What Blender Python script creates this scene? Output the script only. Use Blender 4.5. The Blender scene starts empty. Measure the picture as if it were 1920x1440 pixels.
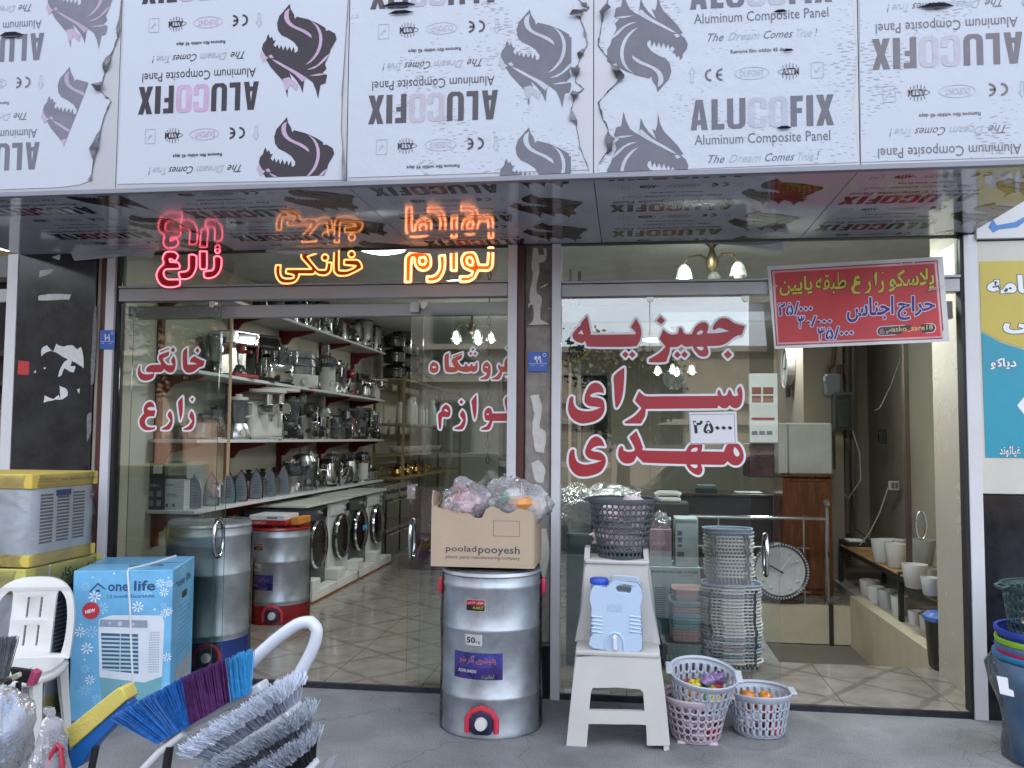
import bpy, bmesh, math, random
from mathutils import Vector, Matrix, geometry
from math import radians, sin, cos, pi
random.seed(7)
S = bpy.context.scene
COL = S.collection

# ------------------------------------------------------------------ camera
YAW, PIT, ROL, FPX, CAMH, CAMD = radians(7.5446), radians(3.5637), radians(.44478), 1624.84, 1.5, 5.0954
_f = Vector((-sin(YAW)*cos(PIT), cos(YAW)*cos(PIT), sin(PIT)))
_r0 = Vector((cos(YAW), sin(YAW), 0)); _u0 = _r0.cross(_f)
_r = _r0*cos(ROL)+_u0*sin(ROL); _u = _u0*cos(ROL)-_r0*sin(ROL)
CAM = Vector((0, -CAMD, CAMH))
cam = bpy.data.cameras.new('camera'); camo = bpy.data.objects.new('camera', cam); COL.objects.link(camo)
camo.matrix_world = Matrix(((_r.x, _u.x, -_f.x, CAM.x), (_r.y, _u.y, -_f.y, CAM.y), (_r.z, _u.z, -_f.z, CAM.z), (0, 0, 0, 1)))
cam.sensor_width = 36; cam.lens = FPX/1920*36; cam.clip_end = 2000; cam.clip_start = .05
S.camera = camo

def at(x, y, Y=None, Z=None, X=None):
    "photo pixel (1920 wide) -> point on a world plane"
    d = _f*FPX + _r*(x-960) - _u*(y-720)
    t = (Y-CAM.y)/d.y if Y is not None else (Z-CAM.z)/d.z if Z is not None else (X-CAM.x)/d.x
    return CAM + d*t

# ------------------------------------------------------------------ light
SUN_EL, SUN_AZ = radians(50), radians(14)     # azimuth clockwise from +Y: the sun stands behind the shop, lights the far side of the street and leaves the front in open shade
w = bpy.data.worlds.new('World'); S.world = w; w.use_nodes = True
nt = w.node_tree; bg = nt.nodes['Background']
sky = nt.nodes.new('ShaderNodeTexSky'); sky.sky_type = 'NISHITA'; sky.sun_disc = False
sky.sun_elevation = SUN_EL; sky.sun_rotation = SUN_AZ; sky.air_density = 1.0; sky.dust_density = 3.0; sky.ozone_density = 2.0
tcw = nt.nodes.new('ShaderNodeTexCoord'); cn = nt.nodes.new('ShaderNodeTexNoise'); cn.inputs['Scale'].default_value = 2.2; cn.inputs['Detail'].default_value = 6
mpw = nt.nodes.new('ShaderNodeMapping'); mpw.inputs['Scale'].default_value = (1, 1, 2.5); nt.links.new(tcw.outputs['Generated'], mpw.inputs[0]); nt.links.new(mpw.outputs[0], cn.inputs[0])
cr_ = nt.nodes.new('ShaderNodeMapRange'); cr_.inputs[1].default_value = .3; cr_.inputs[2].default_value = .65; cr_.inputs[3].default_value = .45; cr_.inputs[4].default_value = .95; nt.links.new(cn.outputs[0], cr_.inputs[0])
cmx = nt.nodes.new('ShaderNodeMix'); cmx.data_type = 'RGBA'; cmx.inputs[7].default_value = (11, 11.7, 13, 1); nt.links.new(cr_.outputs[0], cmx.inputs[0]); nt.links.new(sky.outputs[0], cmx.inputs[6])   # broken cloud cover over the clear sky
dt = nt.nodes.new('ShaderNodeVectorMath'); dt.operation = 'DOT_PRODUCT'; dt.inputs[1].default_value = Vector((.25, -.95, .2)).normalized(); nt.links.new(tcw.outputs['Generated'], dt.inputs[0])
br_ = nt.nodes.new('ShaderNodeMapRange'); br_.interpolation_type = 'SMOOTHSTEP'; br_.inputs[1].default_value = .3; br_.inputs[2].default_value = 1; br_.inputs[3].default_value = .9; br_.inputs[4].default_value = 2.4; nt.links.new(dt.outputs['Value'], br_.inputs[0])   # sky brightened over the far side to strengthen its reflection in the glass
vm = nt.nodes.new('ShaderNodeVectorMath'); vm.operation = 'SCALE'; nt.links.new(cmx.outputs[2], vm.inputs[0]); nt.links.new(br_.outputs[0], vm.inputs['Scale'])
nt.links.new(vm.outputs[0], bg.inputs[0]); bg.inputs[1].default_value = .15
sl = bpy.data.lights.new('sun', 'SUN'); sl.energy = 2.2; sl.angle = radians(3); sl.color = (1, .97, .93)
so = bpy.data.objects.new('sun', sl); COL.objects.link(so)
so.rotation_euler = Vector((sin(SUN_AZ)*cos(SUN_EL), cos(SUN_AZ)*cos(SUN_EL), sin(SUN_EL))).to_track_quat('Z', 'Y').to_euler()
S.view_settings.view_transform = 'Standard'; S.view_settings.look = 'None'; S.view_settings.exposure = .1; S.view_settings.gamma = 1
S.cycles.use_denoising = True; S.cycles.max_bounces = 10; S.cycles.transparent_max_bounces = 24
S.cycles.diffuse_bounces = 4; S.cycles.glossy_bounces = 4; S.cycles.caustics_reflective = False; S.cycles.caustics_refractive = False
S.cycles.sample_clamp_indirect = 4

# ------------------------------------------------------------------ materials
MATS = {}
def M(name, col, rough=.5, metal=0, var=.1, vs=5, bump=0, bs=40, coat=0, emit=None, es=0, stretch=None, spec=.5, sss=0):
    if name in MATS: return MATS[name]
    m = bpy.data.materials.new(name); m.use_nodes = True; MATS[name] = m
    n = m.node_tree; p = n.nodes['Principled BSDF']; L = n.links.new
    p.inputs['Roughness'].default_value = rough; p.inputs['Metallic'].default_value = metal
    p.inputs['Coat Weight'].default_value = coat; p.inputs['Coat Roughness'].default_value = .05
    p.inputs['Specular IOR Level'].default_value = spec
    if emit: p.inputs['Emission Color'].default_value = (*emit, 1); p.inputs['Emission Strength'].default_value = es
    tc = n.nodes.new('ShaderNodeTexCoord'); mp = n.nodes.new('ShaderNodeMapping'); L(tc.outputs['Object'], mp.inputs[0])
    if stretch: mp.inputs['Scale'].default_value = stretch
    if var > 0:
        no = n.nodes.new('ShaderNodeTexNoise'); no.inputs['Scale'].default_value = vs; no.inputs['Detail'].default_value = 5; no.inputs['Roughness'].default_value = .65
        L(mp.outputs[0], no.inputs[0])
        mx = n.nodes.new('ShaderNodeMix'); mx.data_type = 'RGBA'
        mx.inputs[6].default_value = (*[c*(1-var) for c in col], 1); mx.inputs[7].default_value = (*[min(1, c*(1+var)) for c in col], 1)
        mr = n.nodes.new('ShaderNodeMapRange'); mr.inputs[1].default_value = .3; mr.inputs[2].default_value = .7
        L(no.outputs[0], mr.inputs[0]); L(mr.outputs[0], mx.inputs[0]); L(mx.outputs[2], p.inputs['Base Color'])
        rr = n.nodes.new('ShaderNodeMapRange'); rr.inputs[1].default_value = .3; rr.inputs[2].default_value = .7
        rr.inputs[3].default_value = max(0, rough-.08*min(1, rough*3)); rr.inputs[4].default_value = min(1, rough+.1*min(1, rough*3)); L(no.outputs[0], rr.inputs[0]); L(rr.outputs[0], p.inputs['Roughness'])
    else: p.inputs['Base Color'].default_value = (*col, 1)
    if bump:
        nb = n.nodes.new('ShaderNodeTexNoise'); nb.inputs['Scale'].default_value = bs; nb.inputs['Detail'].default_value = 4; L(mp.outputs[0], nb.inputs[0])
        b = n.nodes.new('ShaderNodeBump'); b.inputs['Strength'].default_value = bump; b.inputs['Distance'].default_value = .01
        L(nb.outputs[0], b.inputs['Height']); L(b.outputs[0], p.inputs['Normal'])
    return m

def nodes(m): return m.node_tree.nodes, m.node_tree.links.new, m.node_tree.nodes['Principled BSDF']

def glassy(name, tint=(.93, .97, .95), ior=1.5, rough=0, dirt=.0, bump=0, bs=20, cover=0, ccol=(.8, .85, .9)):
    "see-through sheet: transparent body plus mirror reflection by Fresnel; cover adds a milky diffuse share (films, grime)"
    if name in MATS: return MATS[name]
    m = bpy.data.materials.new(name); m.use_nodes = True; MATS[name] = m
    n = m.node_tree; L = n.links.new; n.nodes.remove(n.nodes['Principled BSDF']); out = n.nodes['Material Output']
    tr = n.nodes.new('ShaderNodeBsdfTransparent'); tr.inputs[0].default_value = (*tint, 1)
    gl = n.nodes.new('ShaderNodeBsdfGlossy'); gl.inputs['Roughness'].default_value = rough
    fr = n.nodes.new('ShaderNodeFresnel'); fr.inputs[0].default_value = ior
    mx = n.nodes.new('ShaderNodeMixShader'); L(fr.outputs[0], mx.inputs[0]); L(tr.outputs[0], mx.inputs[1]); L(gl.outputs[0], mx.inputs[2])
    last = mx
    tc = n.nodes.new('ShaderNodeTexCoord')
    if bump:
        nb = n.nodes.new('ShaderNodeTexNoise'); nb.inputs['Scale'].default_value = bs; nb.inputs['Detail'].default_value = 3; nb.inputs['Distortion'].default_value = 1.2; L(tc.outputs['Object'], nb.inputs[0])
        b = n.nodes.new('ShaderNodeBump'); b.inputs['Strength'].default_value = bump; b.inputs['Distance'].default_value = .02
        L(nb.outputs[0], b.inputs['Height']); L(b.outputs[0], gl.inputs['Normal']); L(b.outputs[0], fr.inputs['Normal'])
    if cover:
        df = n.nodes.new('ShaderNodeBsdfDiffuse'); df.inputs[0].default_value = (*ccol, 1)
        n2 = n.nodes.new('ShaderNodeTexNoise'); n2.inputs['Scale'].default_value = 6; n2.inputs['Detail'].default_value = 6; L(tc.outputs['Object'], n2.inputs[0])
        mr = n.nodes.new('ShaderNodeMapRange'); mr.inputs[1].default_value = .35; mr.inputs[2].default_value = .75; mr.inputs[3].default_value = cover*.4; mr.inputs[4].default_value = cover*1.6
        L(n2.outputs[0], mr.inputs[0])
        m2 = n.nodes.new('ShaderNodeMixShader'); L(mr.outputs[0], m2.inputs[0]); L(mx.outputs[0], m2.inputs[1]); L(df.outputs[0], m2.inputs[2]); last = m2
    L(last.outputs[0], out.inputs[0])
    return m

# ------------------------------------------------------------------ mesh builder
def frame(o, ux, uy): return (Vector(o), Vector(ux), Vector(uy))
class MB:
    def __init__(s): s.v = []; s.f = []; s.m = []
    def add(s, vs, fs, m=0, T=None):
        b = len(s.v)
        s.v += [tuple(T @ Vector(q)) for q in vs] if T is not None else [tuple(q) for q in vs]
        s.f += [tuple(b+i for i in q) for q in fs]; s.m += [m]*len(fs); return s
    def box(s, x0, x1, y0, y1, z0, z1, bev=0, m=0, T=None, seg=1):
        if x1 < x0: x0, x1 = x1, x0
        if y1 < y0: y0, y1 = y1, y0
        if z1 < z0: z0, z1 = z1, z0
        if bev <= 0:
            return s.add([(x, y, z) for x in (x0, x1) for y in (y0, y1) for z in (z0, z1)],
                [(0, 1, 3, 2), (4, 6, 7, 5), (0, 4, 5, 1), (2, 3, 7, 6), (0, 2, 6, 4), (1, 5, 7, 3)], m, T)
        bm = bmesh.new(); bmesh.ops.create_cube(bm, size=1)
        for q in bm.verts: q.co = Vector(((x0+x1)/2+q.co.x*(x1-x0), (y0+y1)/2+q.co.y*(y1-y0), (z0+z1)/2+q.co.z*(z1-z0)))
        bmesh.ops.bevel(bm, geom=bm.edges[:], offset=min(bev, .49*min(x1-x0, y1-y0, z1-z0)), segments=seg, profile=.5, affect='EDGES')
        bm.verts.index_update(); s.add([q.co for q in bm.verts], [[q.index for q in fc.verts] for fc in bm.faces], m, T); bm.free(); return s
    def tube(s, pts, r, n=8, closed=False, m=0, T=None, caps=True, sq=1):
        P = [Vector(p) for p in pts]; N = len(P); R = r if isinstance(r, (list, tuple)) else [r]*N
        vs = []; fs = []; up = None
        for i, p in enumerate(P):
            a = P[i-1] if (i or closed) else p; b = P[(i+1) % N] if (i < N-1 or closed) else p
            t = (b-a)
            if t.length < 1e-9: t = Vector((0, 0, 1))
            t.normalize()
            if up is None:
                up = Vector((0, 0, 1)) if abs(t.z) < .9 else Vector((0, 1, 0))
            x = t.cross(up)
            if x.length < 1e-6: x = t.orthogonal()
            x.normalize(); up = x.cross(t)
            for k in range(n):
                an = 2*pi*k/n; vs.append(p + (x*cos(an)+up*sin(an)*sq)*R[i])
        for i in range(N if closed else N-1):
            for k in range(n):
                a = i*n+k; b = i*n+(k+1) % n; c = ((i+1) % N)*n
                fs.append((a, b, c+(k+1) % n, c+k))
        if not closed and caps: fs.append(tuple(range(n-1, -1, -1))); fs.append(tuple((N-1)*n+k for k in range(n)))
        return s.add(vs, fs, m, T)
    def cyl(s, p0, p1, r0, r1=None, n=12, m=0, T=None): return s.tube([p0, p1], [r0, r0 if r1 is None else r1], n, m=m, T=T)
    def lathe(s, prof, c=(0, 0, 0), n=24, m=0, T=None, sx=1, sy=1, a0=0, a1=2*pi, pw=0, cap=True):
        "revolve (r,z) rows round Z; pw>0 squares the section (superellipse)"
        full = abs(a1-a0-2*pi) < 1e-6; k = n if full else n+1
        vs = []; fs = []
        for r, z in prof:
            for i in range(k):
                a = a0+(a1-a0)*i/n; x, y = cos(a), sin(a)
                if pw: q = (abs(x)**pw+abs(y)**pw)**(-1/pw); x *= q; y *= q
                vs.append((c[0]+r*x*sx, c[1]+r*y*sy, c[2]+z))
        for j in range(len(prof)-1):
            for i in range(n):
                b = (i+1) % k
                fs.append((j*k+i, j*k+b, (j+1)*k+b, (j+1)*k+i))
        if cap and full:
            if prof[0][0] > 1e-6: fs.append(tuple(range(k-1, -1, -1)))
            if prof[-1][0] > 1e-6: fs.append(tuple((len(prof)-1)*k+i for i in range(k)))
        return s.add(vs, fs, m, T)
    def prism(s, poly, fr, d, m=0, T=None):
        o, ux, uy = fr; nn = ux.cross(uy).normalized()*d; k = len(poly)
        a = [o+ux*p[0]+uy*p[1] for p in poly]
        return s.add(a+[q+nn for q in a], [tuple(range(k-1, -1, -1)), tuple(range(k, 2*k))]+[(i, (i+1) % k, k+(i+1) % k, k+i) for i in range(k)], m, T)
    def flat(s, vf, fr, m=0, T=None):
        o, ux, uy = fr
        return s.add([o+ux*p[0]+uy*p[1] for p in vf[0]], vf[1], m, T)
    def clip(s, co, no):
        "drop what lies on the side the normal points to"
        bm = bmesh.new(); V = [bm.verts.new(q) for q in s.v]
        for q, mi in zip(s.f, s.m):
            try: fc = bm.faces.new([V[i] for i in q]); fc.material_index = mi
            except ValueError: pass
        bmesh.ops.bisect_plane(bm, geom=bm.verts[:]+bm.edges[:]+bm.faces[:], plane_co=co, plane_no=no, clear_outer=True)
        bm.verts.index_update(); s.v = [tuple(q.co) for q in bm.verts]; s.f = [tuple(q.index for q in fc.verts) for fc in bm.faces]; s.m = [fc.material_index for fc in bm.faces]; bm.free(); return s
    def build(s, name, mats, parent=None, world=False, smooth=35, origin=None):
        me = bpy.data.meshes.new(name)
        vs = s.v
        if parent is not None and world:
            L = parent.location.copy(); q_ = parent.parent
            while q_ is not None: L += q_.location; q_ = q_.parent
            vs = [(q[0]-L[0], q[1]-L[1], q[2]-L[2]) for q in vs]
        if parent is None and origin is None and vs:
            xs, ys, zs = zip(*vs); origin = ((min(xs)+max(xs))/2, (min(ys)+max(ys))/2, min(zs))
        if parent is None and origin is not None: vs = [(q[0]-origin[0], q[1]-origin[1], q[2]-origin[2]) for q in vs]
        me.from_pydata(vs, [], s.f); me.update()
        for q in (mats if isinstance(mats, (list, tuple)) else [mats]): me.materials.append(q)
        me.polygons.foreach_set('material_index', s.m)
        if smooth:
            me.polygons.foreach_set('use_smooth', [True]*len(s.f)); me.set_sharp_from_angle(angle=radians(smooth))
        o = bpy.data.objects.new(name, me); COL.objects.link(o)
        if parent is not None: o.parent = parent
        elif origin is not None: o.location = origin
        return o

def tag(o, label=None, cat=None, group=None, kind=None):
    if label: o['label'] = label
    if cat: o['category'] = cat
    if group: o['group'] = group
    if kind: o['kind'] = kind
    return o
def thing(name, label, cat, loc=(0, 0, 0), rz=0, group=None):
    o = bpy.data.objects.new(name, None); COL.objects.link(o); o.location = loc; o.rotation_euler = (0, 0, rz); o.empty_display_size = .05
    return tag(o, label, cat, group)
KIDS = {}
def kids(o):
    return [c for c in bpy.data.objects if c.parent is o]
def dup(o, loc, rz=None, label=None, group=None, scale=None):
    c = o.copy(); COL.objects.link(c); c.location = loc
    if rz is not None: c.rotation_euler = (0, 0, rz)
    if scale: c.scale = scale
    if label: c['label'] = label
    if group: c['group'] = group
    for k in kids(o):
        d = k.copy(); COL.objects.link(d); d.parent = c
        for g in kids(k):
            e = g.copy(); COL.objects.link(e); e.parent = d
    return c

# ------------------------------------------------------------------ flat artwork
def fill(outer, holes=()):
    loops = [[Vector((p[0], p[1], 0)) for p in c] for c in [outer, *holes]]
    return [(p.x, p.y) for c in loops for p in c], [tuple(t) for t in geometry.tessellate_polygon(loops)]
def smoothc(c, n=3):
    "closed Catmull-Rom through c, corners sharper than ~70 degrees kept"
    N = len(c); out = []
    def corner(i):
        a = Vector(c[i])-Vector(c[i-1]); b = Vector(c[(i+1) % N])-Vector(c[i])
        return a.length < 1e-6 or b.length < 1e-6 or a.angle(b) > 1.05
    for i in range(N):
        p1 = Vector(c[i]); p2 = Vector(c[(i+1) % N])
        p0 = p1 if corner(i) else Vector(c[i-1]); p3 = p2 if corner((i+1) % N) else Vector(c[(i+2) % N])
        for k in range(n):
            t = k/n
            out.append(tuple(.5*((2*p1)+(p2-p0)*t+(2*p0-5*p1+4*p2-p3)*t*t+(3*p1-p0-3*p2+p3)*t**3)))
    return out
def outset(outers, wd, n=6):
    "union of the shapes grown by wd"
    vs = []; fs = []
    for c in outers:
        b = len(vs); vs += [Vector(p) for p in c]; fs.append(list(range(b, b+len(c))))
        for i in range(len(c)):
            p, q = Vector(c[i-1]), Vector(c[i]); d = q-p
            if d.length < 1e-6: continue
            a = math.atan2(d.y, d.x); b = len(vs)
            for k in range(n+1): an = a+pi/2+pi*k/n; vs.append(p+Vector((cos(an), sin(an)))*wd)
            for k in range(n+1): an = a-pi/2+pi*k/n; vs.append(q+Vector((cos(an), sin(an)))*wd)
            fs.append(list(range(b, len(vs))))
    r = geometry.delaunay_2d_cdt(vs, [], fs, 1, 1e-5)
    return [tuple(p) for p in r[0]], [tuple(t) for t in r[2]]
_TC = {}
def text(s, x0, y0, wd, ht=None, bold=0, shear=0, align=0):
    "flat lettering fitted to a width (and height); y0 is the bottom of the ink"
    key = (s, bold, shear)
    if key not in _TC:
        c = bpy.data.curves.new('t', 'FONT'); c.body = s; c.offset = bold; c.shear = shear; c.resolution_u = 2
        o = bpy.data.objects.new('t', c); COL.objects.link(o)
        me = bpy.data.meshes.new_from_object(o.evaluated_get(bpy.context.evaluated_depsgraph_get()))
        _TC[key] = ([(q.co.x, q.co.y) for q in me.vertices], [tuple(p.vertices) for p in me.polygons])
        bpy.data.objects.remove(o); bpy.data.curves.remove(c); bpy.data.meshes.remove(me)
    v, f = _TC[key]; xs = [p[0] for p in v]; ys = [p[1] for p in v]
    a, b, c, d = min(xs), max(xs), min(ys), max(ys); k = wd/(b-a); ky = ht/(d-c) if ht else k
    return [((p[0]-a)*k+x0, (p[1]-c)*ky+y0) for p in v], f
def ring(cx, cy, rx, ry, t, n=28, a0=0, a1=2*pi):
    v = []; f = []
    for i in range(n+1):
        a = a0+(a1-a0)*i/n; v += [(cx+rx*cos(a), cy+ry*sin(a)), (cx+(rx-t)*cos(a), cy+(ry-t)*sin(a))]
    return v, [(2*i, 2*i+2, 2*i+3, 2*i+1) for i in range(n)]
def rect(x0, y0, x1, y1): return [(x0, y0), (x1, y0), (x1, y1), (x0, y1)], [(0, 1, 2, 3)]
def rrect(x0, y0, x1, y1, r, n=4):
    p = []
    for cx, cy, a in ((x1-r, y0+r, -pi/2), (x1-r, y1-r, 0), (x0+r, y1-r, pi/2), (x0+r, y0+r, pi)):
        p += [(cx+r*cos(a+pi/2*i/n), cy+r*sin(a+pi/2*i/n)) for i in range(n+1)]
    return p
def joinvf(*L):
    v = []; f = []
    for a, b in L: k = len(v); v += list(a); f += [tuple(i+k for i in q) for q in b]
    return v, f
# Persian letters: joined presentation forms, laid out right to left
_FA = {'ا': (0xFE8D, 0), 'آ': (0xFE81, 0), 'ب': (0xFE8F, 1), 'پ': (0xFB56, 1), 'ت': (0xFE95, 1), 'ج': (0xFE9D, 1), 'چ': (0xFB7A, 1), 'ح': (0xFEA1, 1), 'خ': (0xFEA5, 1), 'د': (0xFEA9, 0), 'ذ': (0xFEAB, 0), 'ر': (0xFEAD, 0), 'ز': (0xFEAF, 0), 'س': (0xFEB1, 1), 'ش': (0xFEB5, 1), 'ص': (0xFEB9, 1), 'ط': (0xFEC1, 1), 'ع': (0xFEC9, 1), 'غ': (0xFECD, 1), 'ف': (0xFED1, 1), 'ق': (0xFED5, 1), 'ک': (0xFB8E, 1), 'گ': (0xFB92, 1), 'ل': (0xFEDD, 1), 'م': (0xFEE1, 1), 'ن': (0xFEE5, 1), 'ه': (0xFEE9, 1), 'و': (0xFEED, 0), 'ی': (0xFBFC, 1), 'ث': (0xFE99, 1)}
def fa(s):
    if not any(c in _FA for c in s): return s
    s = s.replace('لا', '\u0001'); F = dict(_FA); F['\u0001'] = (0xFEFB, 0); out = []
    for i, c in enumerate(s):
        if c not in F: out.append(c); continue
        b, du = F[c]
        pre = i > 0 and s[i-1] in F and F[s[i-1]][1]; nxt = i+1 < len(s) and s[i+1] in F and du
        out.append(chr(b+(3 if pre and nxt else 2 if nxt else 1 if pre else 0)))
    return ''.join(reversed(out))
# ------------------------------------------------------------------ ground, street
conc = M('concrete', (.2, .204, .215), .85, var=.28, vs=2.2, bump=.5, bs=90)
n, L, p = nodes(conc)          # speckle and hairline cracks on top of the cloudy grey
tc = n.new('ShaderNodeTexCoord'); base = p.inputs['Base Color'].links[0].from_socket
sp = n.new('ShaderNodeTexNoise'); sp.inputs['Scale'].default_value = 140; sp.inputs['Detail'].default_value = 3; L(tc.outputs['Object'], sp.inputs[0])
r1 = n.new('ShaderNodeMapRange'); r1.inputs[1].default_value = .35; r1.inputs[2].default_value = .7; r1.inputs[3].default_value = .72; r1.inputs[4].default_value = 1.25; L(sp.outputs[0], r1.inputs[0])
wn = n.new('ShaderNodeTexNoise'); wn.inputs['Scale'].default_value = 3; wn.inputs['Detail'].default_value = 6; L(tc.outputs['Object'], wn.inputs[0])
va = n.new('ShaderNodeVectorMath'); va.operation = 'MULTIPLY_ADD'; va.inputs[1].default_value = (.5, .5, .5); L(wn.outputs['Color'], va.inputs[0]); L(tc.outputs['Object'], va.inputs[2])
vo = n.new('ShaderNodeTexVoronoi'); vo.feature = 'DISTANCE_TO_EDGE'; vo.inputs['Scale'].default_value = .9; L(va.outputs[0], vo.inputs[0])
r2 = n.new('ShaderNodeMapRange'); r2.inputs[1].default_value = 0; r2.inputs[2].default_value = .006; r2.inputs[3].default_value = .6; r2.inputs[4].default_value = 1; L(vo.outputs[0], r2.inputs[0])
st = n.new('ShaderNodeTexNoise'); st.inputs['Scale'].default_value = 9; st.inputs['Detail'].default_value = 8; st.inputs['Roughness'].default_value = .8; L(tc.outputs['Object'], st.inputs[0])
r3 = n.new('ShaderNodeMapRange'); r3.inputs[1].default_value = .62; r3.inputs[2].default_value = .72; r3.inputs[3].default_value = 1; r3.inputs[4].default_value = .55; L(st.outputs[0], r3.inputs[0])
def mul(a, b):
    q = n.new('ShaderNodeMath'); q.operation = 'MULTIPLY'; L(a, q.inputs[0]); L(b, q.inputs[1]); return q.outputs[0]
mm = n.new('ShaderNodeMix'); mm.data_type = 'RGBA'; mm.blend_type = 'MULTIPLY'; mm.inputs[0].default_value = 1; L(base, mm.inputs[6]); L(mul(mul(r1.outputs[0], r2.outputs[0]), r3.outputs[0]), mm.inputs[7]); L(mm.outputs[2], p.inputs['Base Color'])
tag(MB().box(-40, 40, -6, -.012, -.15, 0).build('pavement', conc, origin=(0, 0, 0)), kind='structure')
tag(MB().box(-40, 40, -6.15, -6, -.15, .012, .01).build('kerb', M('kerbstone', (.3, .3, .3), .8, bump=.3), origin=(0, 0, 0)), kind='structure')
tag(MB().box(-40, 40, -13, -6.15, -.3, -.14).build('road', M('asphalt', (.055, .055, .06), .85, var=.25, bump=.4, bs=120), origin=(0, 0, 0)), kind='structure')
tag(MB().box(-40, 40, -18, -13, -.3, 0).build('far_pavement', M('kerbstone', (.3, .3, .3)), origin=(0, 0, 0)), kind='structure')
tag(MB().box(-600, 600, -600, 600, -.5, -.31).build('ground', M('earth', (.16, .14, .12), .9), origin=(0, 0, 0)), kind='structure')

# shop floor: polished beige tile with darker vein lattice
tile = M('floor_tile', (.26, .235, .21), .14, var=.18, vs=7)
n, L, p = nodes(tile); tc = n.new('ShaderNodeTexCoord'); base = p.inputs['Base Color'].links[0].from_socket
mp = n.new('ShaderNodeMapping'); mp.inputs['Rotation'].default_value = (0, 0, radians(38)); L(tc.outputs['Object'], mp.inputs[0])
dn = n.new('ShaderNodeTexNoise'); dn.inputs['Scale'].default_value = 4; L(tc.outputs['Object'], dn.inputs[0])
va = n.new('ShaderNodeVectorMath'); va.operation = 'MULTIPLY_ADD'; va.inputs[1].default_value = (.06, .06, 0); L(dn.outputs['Color'], va.inputs[0]); L(mp.outputs[0], va.inputs[2])
bk = n.new('ShaderNodeTexBrick'); bk.offset = 0; bk.inputs['Scale'].default_value = 1; bk.inputs['Brick Width'].default_value = .42; bk.inputs['Row Height'].default_value = .42; bk.inputs['Mortar Size'].default_value = .03; bk.inputs['Mortar Smooth'].default_value = .6
bk.inputs['Color1'].default_value = bk.inputs['Color2'].default_value = (1, 1, 1, 1); bk.inputs['Mortar'].default_value = (.74, .72, .68, 1); L(va.outputs[0], bk.inputs[0])
gr = n.new('ShaderNodeTexBrick'); gr.offset = 0; gr.inputs['Scale'].default_value = 1; gr.inputs['Brick Width'].default_value = .6; gr.inputs['Row Height'].default_value = .6; gr.inputs['Mortar Size'].default_value = .003
gr.inputs['Color1'].default_value = gr.inputs['Color2'].default_value = (1, 1, 1, 1); gr.inputs['Mortar'].default_value = (.45, .42, .4, 1); L(tc.outputs['Object'], gr.inputs[0])
m1 = n.new('ShaderNodeMix'); m1.data_type = 'RGBA'; m1.blend_type = 'MULTIPLY'; m1.inputs[0].default_value = 1; L(base, m1.inputs[6]); L(bk.outputs[0], m1.inputs[7])
m2 = n.new('ShaderNodeMix'); m2.data_type = 'RGBA'; m2.blend_type = 'MULTIPLY'; m2.inputs[0].default_value = 1; L(m1.outputs[2], m2.inputs[6]); L(gr.outputs[0], m2.inputs[7]); L(m2.outputs[2], p.inputs['Base Color'])
FZ = .035
HX0, HX1, HY0, HY1 = 1.0, 1.96, .92, 3.0        # stairwell opening
fl = MB().box(-3.5, 2.0, 0, HY0, -.12, FZ).box(-3.5, HX0, HY0, 10.5, -.12, FZ).box(HX0, 3.2, HY1+.05, 10.5, -.12, FZ).box(2.0, 2.3, .79, HY0, -.12, FZ)
tag(fl.build('shop_floor', tile, origin=(0, 0, 0)), kind='structure')
for xa, xb, nm in ((-3.2, -.66, 'appliance'), (-.43, 1.93, 'homeware')): tag(MB().box(xa, xb, -.01, 0, -.1, FZ-.004).build('threshold', M('black_stone', (.02, .022, .03), .35, var=.5, vs=20, bump=.3)), 'chipped black stone threshold under the %s shop doors' % nm, 'threshold')

tag(MB().box(HX0-.3, 3.2, HY0-.3, 6, -1.75, -1.6).build('lower_floor', M('lower_tile', (.45, .42, .36), .3), origin=(0, 0, 0)), kind='structure')

# ------------------------------------------------------------------ across the street (seen mirrored in the shop glass)
stone = M('sandstone', (.72, .6, .46), .85, var=.18, vs=3)
def far_house(x0, x1, h, mat, lab, wins, y=-17.5):
    t = thing('street_house', lab, 'house', ((x0+x1)/2, y, 0))
    b = MB().box(x0, x1, y-5, y, 0, h)
    b.build('wall', mat, t, world=True)
    for z in (h*.48, h*.62, h-.15): MB().box(x0-.05, x1+.05, y, y+.16, z, z+.14).build('cornice', M('cornice', (.76, .68, .56), .8), t, world=True)
    for (a, z, ww, hh) in wins:
        f = MB().box(a, a+ww, y, y+.08, z, z+hh).build('window_frame', M('far_frame', (.3, .3, .3), .6), t, world=True)
        MB().box(a+.07, a+ww/2-.03, y+.08, y+.1, z+.07, z+hh-.07).box(a+ww/2+.03, a+ww-.07, y+.08, y+.1, z+.07, z+hh-.07).build('pane', M('far_pane', (.03, .035, .04), .1), t, world=True)
    return t
far_house(-2.6, 30, 3.9, stone, 'long low sandstone house across the street with carved cornice bands', [(0+i*3.1, 1.3, 1.5, 1.9) for i in range(5)])
far_house(-13, -6.4, 10, M('salmon_wall', (.72, .42, .28), .85), 'tall salmon house across the street with barred windows', [(-12+i*2, 6.2, 1.1, 1.8) for i in range(3)]+[(-12+i*2, 2, 1.1, 1.8) for i in range(3)])
far_house(-30, -13.3, 6, M('grey_wall', (.4, .38, .35), .85), 'low grey house at the far end across the street', [(-16, 2, 1.2, 1.6)])
far_house(-6.2, -2.8, 6.2, M('pale_wall', (.55, .5, .45), .85), 'narrow pale house between the salmon and sandstone houses', [(-5.2, 3.4, 1.2, 1.5), (-5.2, .8, 1.2, 1.7)])
leafm = [M('leaf_a', (.04, .075, .025), .6, var=.3), M('leaf_b', (.07, .11, .035), .6, var=.3)]
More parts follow.
